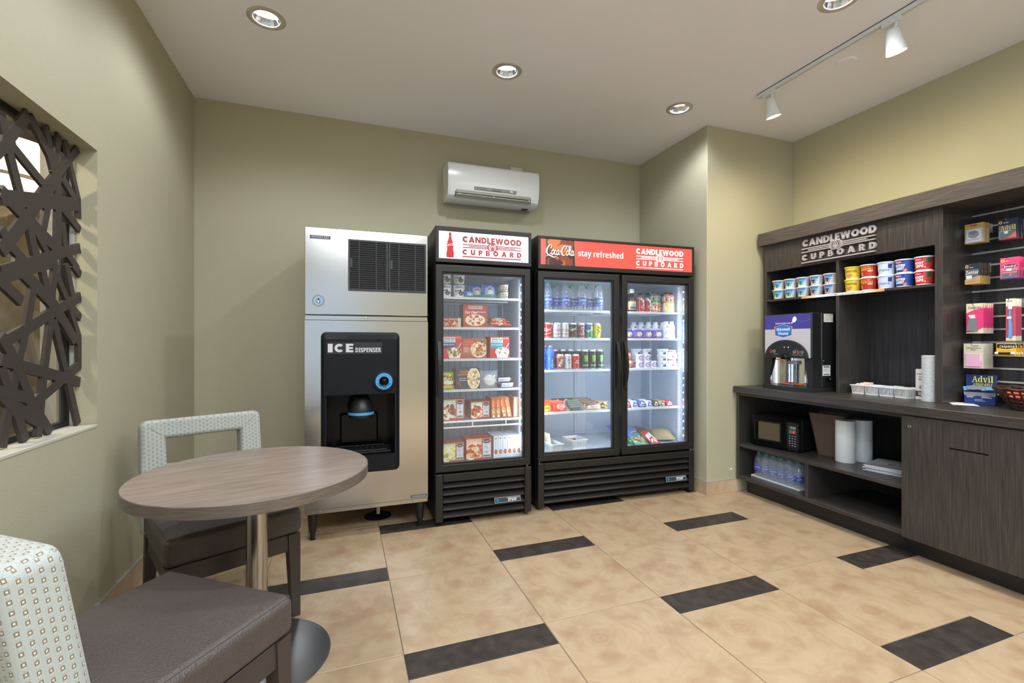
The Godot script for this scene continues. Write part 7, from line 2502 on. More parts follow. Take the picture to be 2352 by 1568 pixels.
func waste_bin():
	var t := thing("waste_bin", "tapered brown plastic waste bin stored on the cabinet shelf beside the microwave", "bin", Transform3D(Basis(Vector3.UP, -PI / 2 + 0.24), Vector3(4.375, 0.4056, 1.486)))
	var b := B.new()
	var lv := []
	for k in [[0.0, 0.072, 0.055], [0.292, 0.118, 0.088], [0.305, 0.120, 0.090]]:
		var ring := round_rect(-k[1], -k[2], k[1], k[2], 0.018, 4)
		lv.append([k[0], ring])
	for j in 2:
		var r0: PackedVector2Array = lv[j][1]
		var r1: PackedVector2Array = lv[j + 1][1]
		for i in r0.size():
			var m := (i + 1) % r0.size()
			for sgn in [1.0, -1.0]:
				var k: float = 1.0 if sgn > 0 else 0.965
				b.quad_out(Vector3(r0[i].x * k, lv[j][0], r0[i].y * k), Vector3(r0[m].x * k, lv[j][0], r0[m].y * k), Vector3(r1[m].x * k, lv[j + 1][0], r1[m].y * k), Vector3(r1[i].x * k, lv[j + 1][0], r1[i].y * k), Vector3(r0[i].x, 0, r0[i].y) * sgn)
	part("wall", b.done(), M.bin_plastic, t)
	var fb := B.new()
	fb.x = Transform3D(Basis(Vector3.RIGHT, -PI / 2), Vector3.ZERO)
	part("bottom", fb.prism(lv[0][1], 0.0, 0.004).done(), M.bin_plastic, t)
	var rim := []
	for p in lv[2][1]: rim.append(Vector3(p.x, 0.305, p.y))
	part("rim", B.new().tube(rim, 0.004, 6, true).done(), M.bin_plastic, t)

func counter_goods():
	var y := COUNTER_Y + 0.0005
	var t := thing("medicine_dispenser", "dark blue cardboard dispenser box with yellow lettering by the wicker basket", "dispenser box", Transform3D(Basis(Vector3.UP, -PI / 2 + 0.30), Vector3(4.478, y, 2.29)))
	part("back_card", box_mesh(Vector3(0, 0.085, -0.03), Vector3(0.128, 0.17, 0.004), 0.0, {"f": L.packet_box.r, "s": L.packet_box.s}), pm("packet_box", "paper"), t)
	var tr := B.new()
	tr.box(Vector3(0, 0.035, 0.0), Vector3(0.128, 0.07, 0.056), 0.001, {"f": L.packet_tray.r, "s": L.packet_tray.s})
	part("tray", tr.done(), pm("packet_tray", "paper"), t)
	var lip := B.new()
	lip.quad(Vector3(-0.064, 0.05, 0.029), Vector3(0.064, 0.05, 0.029), Vector3(0.066, 0.072, 0.04), Vector3(-0.066, 0.072, 0.04))
	lip.quad(Vector3(0.064, 0.05, 0.0275), Vector3(-0.064, 0.05, 0.0275), Vector3(-0.066, 0.072, 0.0385), Vector3(0.066, 0.072, 0.0385))
	part("front_flap", lip.done(), M.paper_grey, t)
	var rg := RandomNumberGenerator.new()
	rg.seed = 77
	for i in 7:
		var o := part(numbered("medicine_sachet"), box_mesh(Vector3(0, 0.0, 0), Vector3(0.05, 0.04, 0.003), 0.001), M.grey_plastic if i % 3 else M.blue_light_plastic, self,
			t.transform * Transform3D(Basis.from_euler(Vector3(-0.9 - rg.randf() * 0.4, (rg.randf() - 0.5) * 0.8, (rg.randf() - 0.5) * 0.9)), Vector3(-0.045 + 0.015 * i, 0.093 + 0.004 * rg.randf(), 0.012 + 0.01 * rg.randf())))
		tag(o, "%s medicine sachet lying in the dark blue dispenser box, %s from the left" % ["grey" if i % 3 else "light blue", ORD[i]], "sachet", "sachets in the dispenser box")
	for i in 2:
		var o2 := part(numbered("paper_slip"), span_mesh(Vector3(-0.055, 0, -0.075), Vector3(0.055, 0.0012, 0.075)), M.paper_white, self, Transform3D(Basis(Vector3.UP, -PI / 2 + 0.62 + 0.06 * i), Vector3(4.395 - 0.004 * i, y + i * 0.0014, 2.248)))
		tag(o2, ["white paper slip on the worktop before the dispenser box, lower of two", "white paper slip on the worktop before the dispenser box, upper of two"][i], "paper", "paper slips")
	# wicker basket with wrapped snacks
	var k := thing("wicker_basket", "dark woven wicker basket of wrapped snacks on the worktop", "basket", at(4.435, y, 2.535))
	var strands := B.new()
	for r in 6:
		var f := r / 5.0
		var rad := lerpf(0.085, 0.15, f)
		var pts := []
		for i in 56: pts.append(Vector3(cos(TAU * i / 56.0) * (rad + 0.004 * (1 if (i + r) % 2 == 0 else -1)), 0.006 + 0.100 * f, sin(TAU * i / 56.0) * (rad + 0.004 * (1 if (i + r) % 2 == 0 else -1))))
		strands.tube(pts, 0.005, 6, true)
	part("woven_strands", strands.done(), M.wicker, k)
	var stakes := B.new()
	for i in 28: stakes.tube([Vector3(cos(TAU * i / 28.0) * 0.084, 0.003, sin(TAU * i / 28.0) * 0.084), Vector3(cos(TAU * i / 28.0) * 0.151, 0.108, sin(TAU * i / 28.0) * 0.151)], 0.0045, 6)
	part("stakes", stakes.done(), M.wicker, k)
	part("bottom", lathe_mesh([Vector2(0.0, 0.0), Vector2(0.086, 0.0), Vector2(0.09, 0.006), Vector2(0.0, 0.007)], 28), M.wicker, k)
	var rim := []
	for i in 64: rim.append(Vector3(cos(TAU * i / 64.0) * 0.153, 0.112 + 0.003 * sin(i * 1.3), sin(TAU * i / 64.0) * 0.153))
	part("rim", B.new().tube(rim, 0.008, 8, true).done(), M.wicker, k)
	var spots := [[-0.055, -0.04, 0], [0.02, -0.07, 1], [-0.03, 0.045, 2], [0.05, 0.0, 3], [0.055, 0.07, 4]]
	for i in spots.size():
		var o3 := part(numbered("wrapped_snack"), pouch_mesh(0.10, 0.075, 0.05, [0, 0, 1, 1], 5 + i), M.candy_orange if i % 2 else M.fruit_red, self, Transform3D(Basis.from_euler(Vector3(-1.2, 0.6 * i, 0.0)), Vector3(4.435 + spots[i][0], y + 0.058 + 0.007 * (i % 2), 2.535 + spots[i][1] + 0.02)))
		tag(o3, "shiny %s wrapped snack, %s of those piled in the wicker basket" % ["orange" if i % 2 else "red", ORD[i]], "snack", "snacks in the wicker basket")

func card_stack(called: String, text: String, group: String, key: String, w: float, h: float, z0: float, ytop: float, x_front: float, count: int, gap: float, extra: Callable):
	var zc := z0 + w * 0.5
	for i in count:
		var pkey := "card_" + key
		var make := func(tx: String) -> Node3D:
			var t := thing(called, tx, "blister card")
			part("card", box_mesh(Vector3(0, -h * 0.5, 0), Vector3(w, h, 0.0012), 0.0, {"f": L[key].r, "s": L[key].s}), pm(key, "paper"), t)
			extra.call(t)
			return t
		var pos := "front one" if i == 0 else "%s behind the front one" % ORD[i - 1]
		stamp(pkey, make, at_p(x_front + i * gap, ytop, zc + 0.0015 * sin(i * 2.3), 0.02 * sin(i * 3.1)), "%s, %s" % [text, pos], group)
	var hook := thing("display_hook", "metal peg hook carrying the " + group, "hook", Transform3D(PY, Vector3(4.598, ytop - 0.014, zc)))
	part("wire", B.new().tube([Vector3(0, 0, 0), Vector3(0, 0, 4.598 - x_front + 0.012), Vector3(0, 0.012, 4.598 - x_front + 0.022)], 0.0022, 8).done(), M.chrome, hook)
	part("bracket", span_mesh(Vector3(-0.018, -0.032, 0.004), Vector3(0.018, 0.022, 0.008), 0.001), M.aluminium, hook)

func hanging_cards():
	var blis := func(t: Node3D, c: Vector3, s: Vector3) -> void: part("blister", B.new().soft_box(c, s, 0.003, 2).done(), M.blister, t)
	card_stack("travel_card", "tan hanging card with a clear oval blister", "tan cards on the upper left hook", "card_tan", 0.086, 0.114, 2.231, 1.926, 4.45, 4, 0.018, func(t): blis.call(t, Vector3(0, -0.072, 0.005), Vector3(0.07, 0.074, 0.009)))
	card_stack("tablet_card", "dark navy tablet card with yellow lettering and red corner", "navy cards on the upper right hook", "card_navy", 0.080, 0.114, 2.380, 1.918, 4.45, 4, 0.018, func(t): blis.call(t, Vector3(0, -0.072, 0.005), Vector3(0.07, 0.074, 0.009)))
	card_stack("antacid_card", "black and tan tablet card with white lettering", "black and tan cards on the second row", "card_black_tan", 0.070, 0.12, 2.231, 1.695, 4.45, 9, 0.0125, func(t): blis.call(t, Vector3(0, -0.07, 0.004), Vector3(0.058, 0.07, 0.007)))
	card_stack("allergy_card", "bright pink tablet card with a dark lower panel", "pink cards on the second row", "card_pink", 0.078, 0.12, 2.388, 1.703, 4.45, 4, 0.018, func(t): blis.call(t, Vector3(0, -0.085, 0.005), Vector3(0.068, 0.055, 0.009)))
	card_stack("toothpaste_card", "magenta card with a small white toothpaste tube", "magenta toothpaste cards", "card_magenta", 0.078, 0.174, 2.238, 1.461, 4.45, 6, 0.020, func(t):
		part("tube", B.new().prism(PackedVector2Array([Vector2(-0.034, -0.16), Vector2(0.016, -0.16), Vector2(0.008, -0.088), Vector2(-0.024, -0.088)]), 0.001, 0.010).done(), M.grey_plastic, t)
		part("tube_cap", B.new().prism(PackedVector2Array([Vector2(-0.018, -0.087), Vector2(0.003, -0.087), Vector2(0.002, -0.066), Vector2(-0.017, -0.066)]), 0.001, 0.012).done(), M.cap_white, t)
		part("price_sticker", box_mesh(Vector3(-0.012, -0.072, 0.0128), Vector3(0.02, 0.012, 0.001)), M.paper_white, t))
	card_stack("toothbrush_card", "tall narrow red card with a blue and white toothbrush", "toothbrush cards", "card_brush", 0.040, 0.232, 2.412, 1.476, 4.45, 3, 0.030, func(t):
		part("handle", B.new().stroke(Ink.smooth([Vector2(0, -0.215), Vector2(0.001, -0.16), Vector2(-0.001, -0.11), Vector2(0, -0.06)]), [0.013, 0.011, 0.008, 0.006], 0.001, 0.010).done(), M.blue_light_plastic, t)
		part("bristles", B.new().soft_box(Vector3(0, -0.043, 0.007), Vector3(0.016, 0.034, 0.012), 0.004, 2).done(), M.cap_white, t)
		part("price_sticker", box_mesh(Vector3(-0.002, -0.105, 0.0112), Vector3(0.018, 0.012, 0.001)), M.paper_white, t))
	card_stack("wipes_card", "beige hanging card with a pink and white wipes packet", "beige wipes cards", "card_wipes", 0.090, 0.144, 2.226, 1.228, 4.45, 8, 0.0135, func(t): part("packet", B.new().soft_box(Vector3(-0.002, -0.096, 0.003), Vector3(0.068, 0.076, 0.004), 0.0015, 2).done(), pm_flat_pink(), t))
	card_stack("balm_card", "yellow and black lip balm card", "lip balm cards", "card_balm", 0.082, 0.072, 2.372, 1.231, 4.45, 4, 0.024, func(t):
		part("balm_stick", B.new().tube([Vector3(-0.036, -0.056, 0.008), Vector3(0.024, -0.056, 0.008)], 0.0065, 12).done(), M.cap_black, t)
		for s in [-0.036, 0.03]: part("stick_cap", B.new().tube([Vector3(s - 0.006, -0.056, 0.008), Vector3(s + 0.008, -0.056, 0.008)], 0.0072, 12).done(), M.cap_white, t))

func pm_flat_pink() -> StandardMaterial3D:
	if not M.has("packet_pink"): mat("packet_pink", rgb8(226, 176, 200), 0.4)
	return M.packet_pink

# ------------------------------------------------------------------ goods in the single-door cooler
func in1(x: float, y: float, z: float, turn := 0.0) -> Transform3D: return C1 * at(x, y, z, turn)
func in2(x: float, y: float, z: float, turn := 0.0) -> Transform3D: return C2 * at(x, y, z, turn)

func stock_single_cooler():
	var e := 0.0006
	var y := 1.555 + e
	# top shelf
	var cups := [[0.100, "at the left end"], [0.196, "second from the left"]]
	for i in 2:
		for lv in 2:
			stamp("ice_cup", func(tx): return cup("ice_cream_tub", tx, "tub", "ice_cream_cup", 0.036, 0.043, 0.092, M.cup_lid_brown), in1(cups[i][0], y + lv * 0.0925, -0.175), "white ice cream tub with brown lid %s of the top shelf, %s" % [cups[i][1], ["lower", "upper"][lv]], "ice cream tubs")
	var bags := [[0.330, -0.20, 0.0], [0.42, -0.185, 0.15], [0.38, -0.27, -0.1]]
	for i in 3: pouch("frozen_bag", "puffy blue and green frozen bag on the top shelf, %s" % ["left of two in front", "right of two in front", "the one behind"][i], "bag", "blue_bag", Vector3(0.13, 0.10 + 0.012 * (i % 2), 0.055), in1(bags[i][0], y, bags[i][1], bags[i][2]), "blue frozen bags", 3 + i)
	pouch("frozen_bag", "small crumpled blue bag beside the ice cream tubs on the cooler top shelf", "bag", "blue_bag", Vector3(0.075, 0.052, 0.04), in1(0.262, y, -0.15, 0.2), "", 8)
	for i in 2:
		for lv in 2: stamp("small_tub", func(tx): return cup("snack_tub", tx, "tub", "small_tub", 0.029, 0.034, 0.053, M.lid_rust), in1(0.530 + 0.01 * i, y + lv * 0.0535, -0.165 - 0.09 * i), "small pale snack tub with rust lid on the top shelf, %s of the %s pair" % [["lower", "upper"][lv], ["front", "rear"][i]], "small snack tubs")
	# pizza shelf
	y = 1.342 + e
	for i in 5: carton("pizza_box", "standing red pizza carton, %s" % ("front one showing the pizza picture" if i == 0 else "%s behind the front one" % ORD[i - 1]), "pizza box", "pizza", Vector3(0.176, 0.168, 0.024), in1(0.314, y, -0.18 - i * 0.027, 0.0), "red pizza cartons")
	for i in 3: carton("snack_box", "low red frozen snack box left of the pizza cartons, %s" % ["front one", "behind the front one", "hindmost"][i], "box", "pocket", Vector3(0.14, 0.064, 0.05), in1(0.130, y, -0.15 - i * 0.06, 0.06), "low red snack boxes")
	for i in 3: pouch("frozen_sandwich", "flat red wrapped frozen sandwich right of the pizza cartons, %s" % ["lower front", "upper front", "behind"][i], "packet", "red_bag", Vector3(0.18 - 0.02 * i, 0.11, 0.026), in1(0.505 + 0.01 * i, y + 0.016 + 0.024 * (i % 2), -0.16 - 0.03 * i) * Transform3D(Basis(Vector3.RIGHT, -1.25), Vector3.ZERO), "red wrapped sandwiches", 11 + i)
	# breakfast bowls
	y = 1.119 + e
	carton("breakfast_box", "red breakfast bowl carton with a purple band, left on the third cooler shelf", "frozen meal", "bowl_meat", Vector3(0.142, 0.160, 0.045), in1(0.137, y, -0.155))
	for i in 2: carton("breakfast_box", "red breakfast bowl carton with a purple band, %s behind the left one" % ORD[i], "frozen meal", "bowl_meat", Vector3(0.142, 0.160, 0.045), in1(0.137, y, -0.205 - 0.05 * i))
	for i in 3: carton("meal_box", "orange pasta meal carton in the middle of the third cooler shelf, %s" % ["front one", "second", "hindmost"][i], "frozen meal", "entree_orange", Vector3(0.182, 0.142, 0.036), in1(0.302, y, -0.16 - 0.04 * i, 0.03), "orange pasta cartons")
	for i in 3: carton("breakfast_box", "red breakfast bowl carton with a teal band, right on the third cooler shelf, %s" % ["front one", "second", "hindmost"][i], "frozen meal", "bowl_biscuit", Vector3(0.146, 0.156, 0.045), in1(0.490, y, -0.155 - 0.05 * i, -0.03), "teal banded breakfast cartons")
	# fourth shelf
	y = 0.902 + e
	pouch("frozen_bag", "yellow and green frozen meal bag at the left of the fourth cooler shelf", "bag", "yellow_bag", Vector3(0.10, 0.122, 0.05), in1(0.112, y, -0.16, 0.1) * Transform3D(Basis(Vector3.RIGHT, -0.15), Vector3.ZERO), "", 21)
	for i in 3: carton("meal_box", "charcoal meal carton with orange lettering on the fourth cooler shelf, %s" % ["front one", "second", "hindmost"][i], "frozen meal", "entree_dark", Vector3(0.178, 0.146, 0.036), in1(0.254, y, -0.155 - 0.04 * i, 0.05), "charcoal meal cartons")
	var pb := thing("bagged_muffin", "clear plastic bag holding a round pale muffin sandwich on the fourth cooler shelf", "bag", in1(0.418, y, -0.165))
	part("film_bag", pouch_mesh(0.145, 0.128, 0.05, [0, 0, 1, 1], 23), M.film, pb, Transform3D(Basis(Vector3.RIGHT, -0.25), Vector3.ZERO))
	part("muffin", B.new().lathe([Vector2(0.0, -0.012), Vector2(0.038, -0.011), Vector2(0.044, 0.0), Vector2(0.038, 0.011), Vector2(0.0, 0.012)], 28).done(), M.bread_pale, pb, Transform3D(Basis(Vector3.RIGHT, PI / 2 - 0.3), Vector3(0.005, 0.054, -0.012)))
	for i in 3: pouch("chocolate_bar", "brown wrapped chocolate bar at the right of the fourth cooler shelf, %s" % ["lower front", "upper", "behind"][i], "candy bar", "choc_bar", Vector3(0.15, 0.038, 0.026), in1(0.548 - 0.015 * (i % 2), y + 0.037 * (i % 2), -0.15 - 0.025 * i, -0.08 * i), "wrapped chocolate bars", 25 + i)
	# fifth shelf
	y = 0.683 + e
	for i in 2: carton("dinner_box", "red and cream dinner carton with sliced meat picture on fifth cooler shelf, %s" % ["front one", "behind it"][i], "frozen meal", "dinner_turkey", Vector3(0.156, 0.148, 0.04), in1(0.150, y, -0.155 - 0.045 * i, 0.04), "sliced meat dinner cartons")
	for i in 5: carton("dinner_box", "red and cream dinner carton with meat sauce on the fifth cooler shelf, %s" % ["front one", "first behind", "second behind", "third behind", "hindmost"][i], "frozen meal", "dinner_meat", Vector3(0.145, 0.122, 0.03), in1(0.348, y, -0.16 - 0.034 * i, 0.05), "meat sauce dinner cartons")
	var tx := [0.444, 0.480, 0.528, 0.565, 0.612]
	var lean := [0.0, 0.0, 0.17, 0.17, -0.02]
	for i in 5: spine_box("meal_box", "orange pasta carton standing edge-on on the fifth cooler shelf, %s from the left" % ORD[i], "entree_orange_spine", Vector3(0.034, 0.146, 0.165), in1(tx[i], y + 0.003 * absf(lean[i]) * 10.0, -0.215) * Transform3D(Basis(Vector3.BACK, lean[i]), Vector3.ZERO), "orange cartons on edge")
	# cooler floor
	y = 0.392 + e
	for i in 3: carton("dinner_box", "red and green dinner carton with yellow noodles on the cooler floor, %s" % ["front one", "first behind", "hindmost"][i], "frozen meal", "dinner_noodle", Vector3(0.158, 0.135, 0.035), in1(0.146, y, -0.14 - 0.04 * i, 0.03), "noodle dinner cartons")
	for i in 4: carton("dinner_box", "large red and cream dinner carton with baked pasta on the cooler floor, %s" % ["front one", "first behind", "second behind", "hindmost"][i], "frozen meal", "dinner_lasagne", Vector3(0.194, 0.155, 0.035), in1(0.333, y, -0.14 - 0.04 * i, 0.03), "baked pasta dinner cartons")
	for i in 6: spine_box("meal_box", "white meal carton standing edge-on on the cooler floor, %s from the left" % ORD[i], "entree_white_spine", Vector3(0.0335, 0.162, 0.19), in1(0.456 + i * 0.0352, y, -0.215), "white cartons on edge")

# ------------------------------------------------------------------ goods in the two-door cooler
func stock_double_cooler():
	var e := 0.0006
	# top left: water
	var y := 1.484 + e
	var fx := [0.150, 0.298, 0.440, 0.592]
	var bx := [0.262, 0.405, 0.548, 0.618]
	for i in 4:
		stamp("water", func(tx): return water_bottle(tx), in2(fx[i], y, -0.175, 0.2 * i), "clear water bottle with green cap and blue band, %s in the front row" % ORD[i], "water bottles on the top shelf")
		stamp("water", func(tx): return null, in2(bx[i], y, -0.262, 0.3 * i), "clear water bottle with green cap and blue band, %s in the second row" % ORD[i], "water bottles on the top shelf")
	for i in 4: stamp("water", func(tx): return null, in2(fx[i] - 0.01, y, -0.36, 0.5 * i), "clear water bottle with green cap and blue band, %s in the third row" % ORD[i], "water bottles on the top shelf")
	# cans
	y = 1.266 + e
	var row := [["can_red", "red can with white script", 0.140, -0.16], ["can_silver", "silver can with red lettering, first of two", 0.214, -0.155], ["can_silver", "silver can with red lettering, second of two", 0.283, -0.155], ["can_black", "black can with white script and red word", 0.352, -0.155],
		["can_cherry", "dark purple-pink can with upright white script", 0.421, -0.155], ["can_lime", "green and blue can with a slanted white word", 0.490, -0.155], ["can_yellow", "bright yellow can with black zigzag", 0.560, -0.155], ["can_orange", "orange can half hidden behind the yellow can", 0.612, -0.23]]
	for r in row: stamp(r[0], func(tx): return can(tx, r[0], 0.0325, 0.119), in2(r[2], y, r[3], 0.1), r[1] + " on the second cooler shelf", "soft drink cans on the second shelf")
	for i in 7: stamp(row[i][0], func(tx): return null, in2(row[i][2] + 0.004, y, -0.24, 0.5), "soft drink can standing right behind the %s" % row[i][1], "soft drink cans in the second row")
	# third shelf left
	y = 1.022 + e
	for i in 3:
		stamp("blue_bottle", func(tx): return vessel("juice_pouch_bottle", tx, "bottle", [["body", [Vector2(0.0, 0.002), Vector2(0.028, 0.0), Vector2(0.033, 0.006), Vector2(0.0335, 0.02), Vector2(0.030, 0.05), Vector2(0.032, 0.09), Vector2(0.033, 0.115)], "blue_bottle", 24], ["shoulder", [Vector2(0.033, 0.115), Vector2(0.034, 0.12), Vector2(0.034, 0.145), Vector2(0.028, 0.162), Vector2(0.014, 0.176)], M.pet_blue, 24], ["cap", [Vector2(0.016, 0.172), Vector2(0.017, 0.185), Vector2(0.012, 0.19), Vector2(0.0, 0.191)], M.aluminium, 18]]),
			in2([0.093, 0.165, 0.16][i], y, [-0.17, -0.165, -0.25][i], 0.3 * i), "blue patterned drink bottle on the third cooler shelf, %s" % ["at the left edge", "second from the left", "behind the second"][i], "blue drink bottles")
	var low := [["can_brown", "brown can with a slanted white word", 0.240], ["can_pale", "pale silver can with a grey disc", 0.306], ["can_dots", "red can with a darker round badge", 0.374]]
	for r in low:
		stamp(r[0], func(tx): return can(tx, r[0], 0.0325, 0.119), in2(r[2], y, -0.155, 0.1), r[1] + ", on the third cooler shelf", "soft drink cans on the third shelf")
	for i in 3:
		for d in 2: stamp("can_claw", func(tx): return can(tx, "can_claw", 0.0325, 0.153), in2(0.452 + i * 0.067, y, -0.155 - d * 0.08, 0.05 * i), "tall black can with green claw marks, %s from left in the %s row" % [ORD[i], ["front", "second"][d]], "tall black cans")
	for i in 4: stamp("can_claw", func(tx): return null, in2(0.232 + i * 0.068, y, -0.235, 0.4 + 0.3 * i), "tall black energy drink can behind the short cans, %s from the left" % ORD[i], "tall black cans")
	pouch("snack_bag", "clear and red snack bag at the right of the tall black cans", "bag", "red_bag", Vector3(0.09, 0.11, 0.03), in2(0.615, y, -0.22, -0.9), "", 31)
	# fourth shelf left: candy
	y = 0.699 + e
	for i in 4: pouch("candy_packet", "orange candy packet with a yellow oval at the left of the candy shelf, %s" % ["front one", "first behind", "second behind", "hindmost"][i], "candy", "orange_pack", Vector3(0.11, 0.075, 0.016), in2(0.130, y, -0.14 - 0.03 * i, 0.3) * Transform3D(Basis(Vector3.RIGHT, -0.3), Vector3.ZERO), "orange candy packets", 41 + i)
	for i in 5: pouch("candy_packet", "bright orange-red wafer bar packet on the candy shelf, %s" % ["front one", "first behind", "second behind", "third behind", "hindmost"][i], "candy", "kit_bar", Vector3(0.128, 0.078, 0.013), in2(0.238 - 0.012 * i, y, -0.135 - 0.03 * i, 0.25) * Transform3D(Basis(Vector3.RIGHT, -0.3), Vector3.ZERO), "orange-red wafer packets", 47 + i)
	for i in 4: pouch("candy_bar", "green and brown candy bar in the middle of the candy shelf, %s" % ["front one", "first behind", "second behind", "hindmost"][i], "candy bar", "bar_green", Vector3(0.125, 0.04, 0.02), in2(0.372 + 0.004 * i, y + 0.012 * i, -0.135 - 0.032 * i, 0.1), "green and brown candy bars", 53 + i)
	for i in 5: pouch("candy_bar", "gold and cream candy bar with red lettering on the candy shelf, %s" % ["front one", "first behind", "second behind", "third behind", "hindmost"][i], "candy bar", "bar_gold", Vector3(0.145, 0.052, 0.022), in2(0.520 - 0.012 * i, y + 0.008 * i, -0.14 - 0.034 * i, 0.05), "gold candy bars", 59 + i)
	for i in 4: pouch("candy_bar", "dark candy bar lying at the back of the left candy shelf, %s from the left" % ORD[i], "candy bar", "bar_dark", Vector3(0.12, 0.045, 0.024), in2(0.28 + 0.075 * i, y + 0.035, -0.30, 0.2), "dark bars at the back", 65 + i)
	for i in 3: pouch("nut_bag", "clear bag of nuts at the right end of the left candy shelf, %s" % ["front one", "second", "hindmost"][i], "bag", "bar_tan", Vector3(0.08, 0.06, 0.03), in2(0.622, y, -0.17 - 0.04 * i, -0.5), "nut bags", 70 + i)
	# bottom left: white baskets
	y = 0.392 + e
	var b1 := in2(0.178, y, -0.19, 0.10)
	basket("slotted_basket", "long white slotted basket holding cream sticks on the cooler floor", 0.092, 0.072, 0.26, M.white_plastic, b1, 6)
	for i in 5:
		var st := part(numbered("cheese_stick"), B.new().soft_box(Vector3(0, 0.07, 0), Vector3(0.019, 0.14, 0.013), 0.004, 2).done(), M.cream_stick, self, b1 * Transform3D(Basis.from_euler(Vector3(-0.55, 0.1 * i, 0.06 * (i - 2))), Vector3(-0.026 + 0.012 * i, 0.008, 0.055 - 0.028 * i)))
		tag(st, "cream coloured cheese stick leaning in the long white basket, %s from the front" % ORD[i], "cheese stick", "cheese sticks in the basket")
	var b2 := in2(0.408, y, -0.235, 0.05)
	basket("slotted_basket", "short white slotted basket with loose packets on the cooler floor", 0.135, 0.075, 0.17, M.white_plastic, b2, 10)
	for i in 4: pouch("loose_packet", "small dark and yellow packet lying in the short white basket, %s from the left" % ORD[i], "packet", ["bar_dark", "yellow_bag", "bar_tan", "bar_dark"][i], Vector3(0.05, 0.06, 0.016), b2 * Transform3D(Basis.from_euler(Vector3(-1.1, 0.3 * i, 0)), Vector3(-0.035 + 0.022 * i, 0.040, 0.03)), "packets in the short basket", 75 + i)
	# top right: bottles and cans
	y = 1.480 + e
	var coffee := func(tx: String) -> Node3D: return vessel("coffee_bottle", tx, "bottle", [["body", [Vector2(0.0, 0.002), Vector2(0.028, 0.0), Vector2(0.032, 0.006), Vector2(0.033, 0.09), Vector2(0.031, 0.115), Vector2(0.020, 0.145), Vector2(0.016, 0.158)], M.bottle_coffee, 24], ["label", [Vector2(0.0333, 0.02), Vector2(0.0335, 0.088)], "coffee_band", 24], ["cap", [Vector2(0.0185, 0.156), Vector2(0.019, 0.186), Vector2(0.016, 0.19), Vector2(0.0, 0.19)], M.cap_white, 20]])
	stamp("coffee", coffee, in2(0.891, y, -0.165, 0.0), "brown coffee drink bottle with cream label, front of the top right shelf", "coffee bottles")
	stamp("coffee", coffee, in2(0.815, y, -0.18, 0.3), "brown coffee drink bottle at the far left of the top right shelf", "coffee bottles")
	stamp("coffee", coffee, in2(0.90, y, -0.255, 0.6), "brown coffee drink bottle behind the front coffee bottle", "coffee bottles")
	for i in 2: stamp("can_tea", func(tx): return can(tx, "can_tea", 0.030, 0.113), in2(0.970 + 0.064 * i, y, -0.16, 0.0), "white can with red stripe and green spiral, %s of the two" % ["left", "right"][i], "white and red cans")
	var jx := [[1.100, "juice_apple", "red and green labelled juice bottle with black cap, left one in front", -0.165], [1.160, "juice_apple", "red and green labelled juice bottle with black cap, right one just behind", -0.205], [1.222, "juice_orange", "orange labelled juice bottle with black cap, front one", -0.16], [1.284, "juice_orange", "orange labelled juice bottle with black cap, by the cooler wall", -0.19]]
	for j in jx: stamp(j[1], func(tx): return juice_bottle(tx, j[1]), in2(j[0], y, j[3], 0.1), j[2], "juice bottles on the top right shelf")
	for i in 5: stamp("juice_orange" if i % 2 else "juice_apple", func(tx): return null, in2(0.965 + 0.076 * i, y, -0.275, 0.3 * i), "juice bottle with black cap in the rear row beside coffee bottles, %s from left" % ORD[i], "juice bottles in the rear row")
	# second right: milk bottles and purple packs
	y = 1.266 + e
	var milk := func(tx: String) -> Node3D: return vessel("milk_bottle", tx, "bottle", [["body", [Vector2(0.0, 0.002), Vector2(0.028, 0.0), Vector2(0.032, 0.008), Vector2(0.030, 0.03), Vector2(0.0285, 0.06), Vector2(0.031, 0.09), Vector2(0.029, 0.11), Vector2(0.018, 0.124)], "milk_band", 24], ["cap", [Vector2(0.020, 0.122), Vector2(0.020, 0.14), Vector2(0.018, 0.142), Vector2(0.0, 0.142)], M.cap_white, 20]])
	for i in 5: stamp("milk", milk, in2(1.02 + 0.0645 * i, y, -0.34 + 0.012 * i, 0.2 * i), "white milk drink bottle with white cap in the rear row, %s from the left" % ORD[i], "milk drink bottles")
	stamp("milk", milk, in2(1.222, y, -0.17, 0.0), "white milk drink bottle standing in front at the right of the second shelf", "milk drink bottles")
	stamp("milk", milk, in2(1.288, y, -0.185, 0.9), "white milk drink bottle against the right cooler wall", "milk drink bottles")
	for i in 4:
		for d in 2: pouch("sandwich_pack", "purple and clear sandwich pack before the milk bottles, %s from left, %s row" % [ORD[i], ["front", "second"][d]], "packet", "purple_pack", Vector3(0.105, 0.085, 0.05), in2(0.86 + 0.092 * i, y, -0.155 - 0.07 * d, 0.15) * Transform3D(Basis(Vector3.RIGHT, -0.35), Vector3.ZERO), "purple sandwich packs", 81 + i + 5 * d)
	# third right: yogurts
	y = 1.023 + e
	for c in 3:
		for lv in 2:
			if c == 2 and lv == 1: continue
			stamp("yog_p", func(tx): return cup("yogurt_cup", tx, "yogurt", "yogurt_purple", 0.030, 0.0275, 0.056, M.cap_white, 0.002), in2(0.955 + c * 0.066, y + lv * 0.0565, -0.16, 0.1), "small white and purple yogurt cup, %s layer, %s from the left" % [["lower", "upper"][lv], ORD[c]], "white and purple yogurt cups")
	for c in 2: stamp("yog_p", func(tx): return null, in2(0.93 + c * 0.064, y, -0.228, 0.4), "small white and purple yogurt cup in the rear row, %s" % ["left one", "right one"][c], "white and purple yogurt cups")
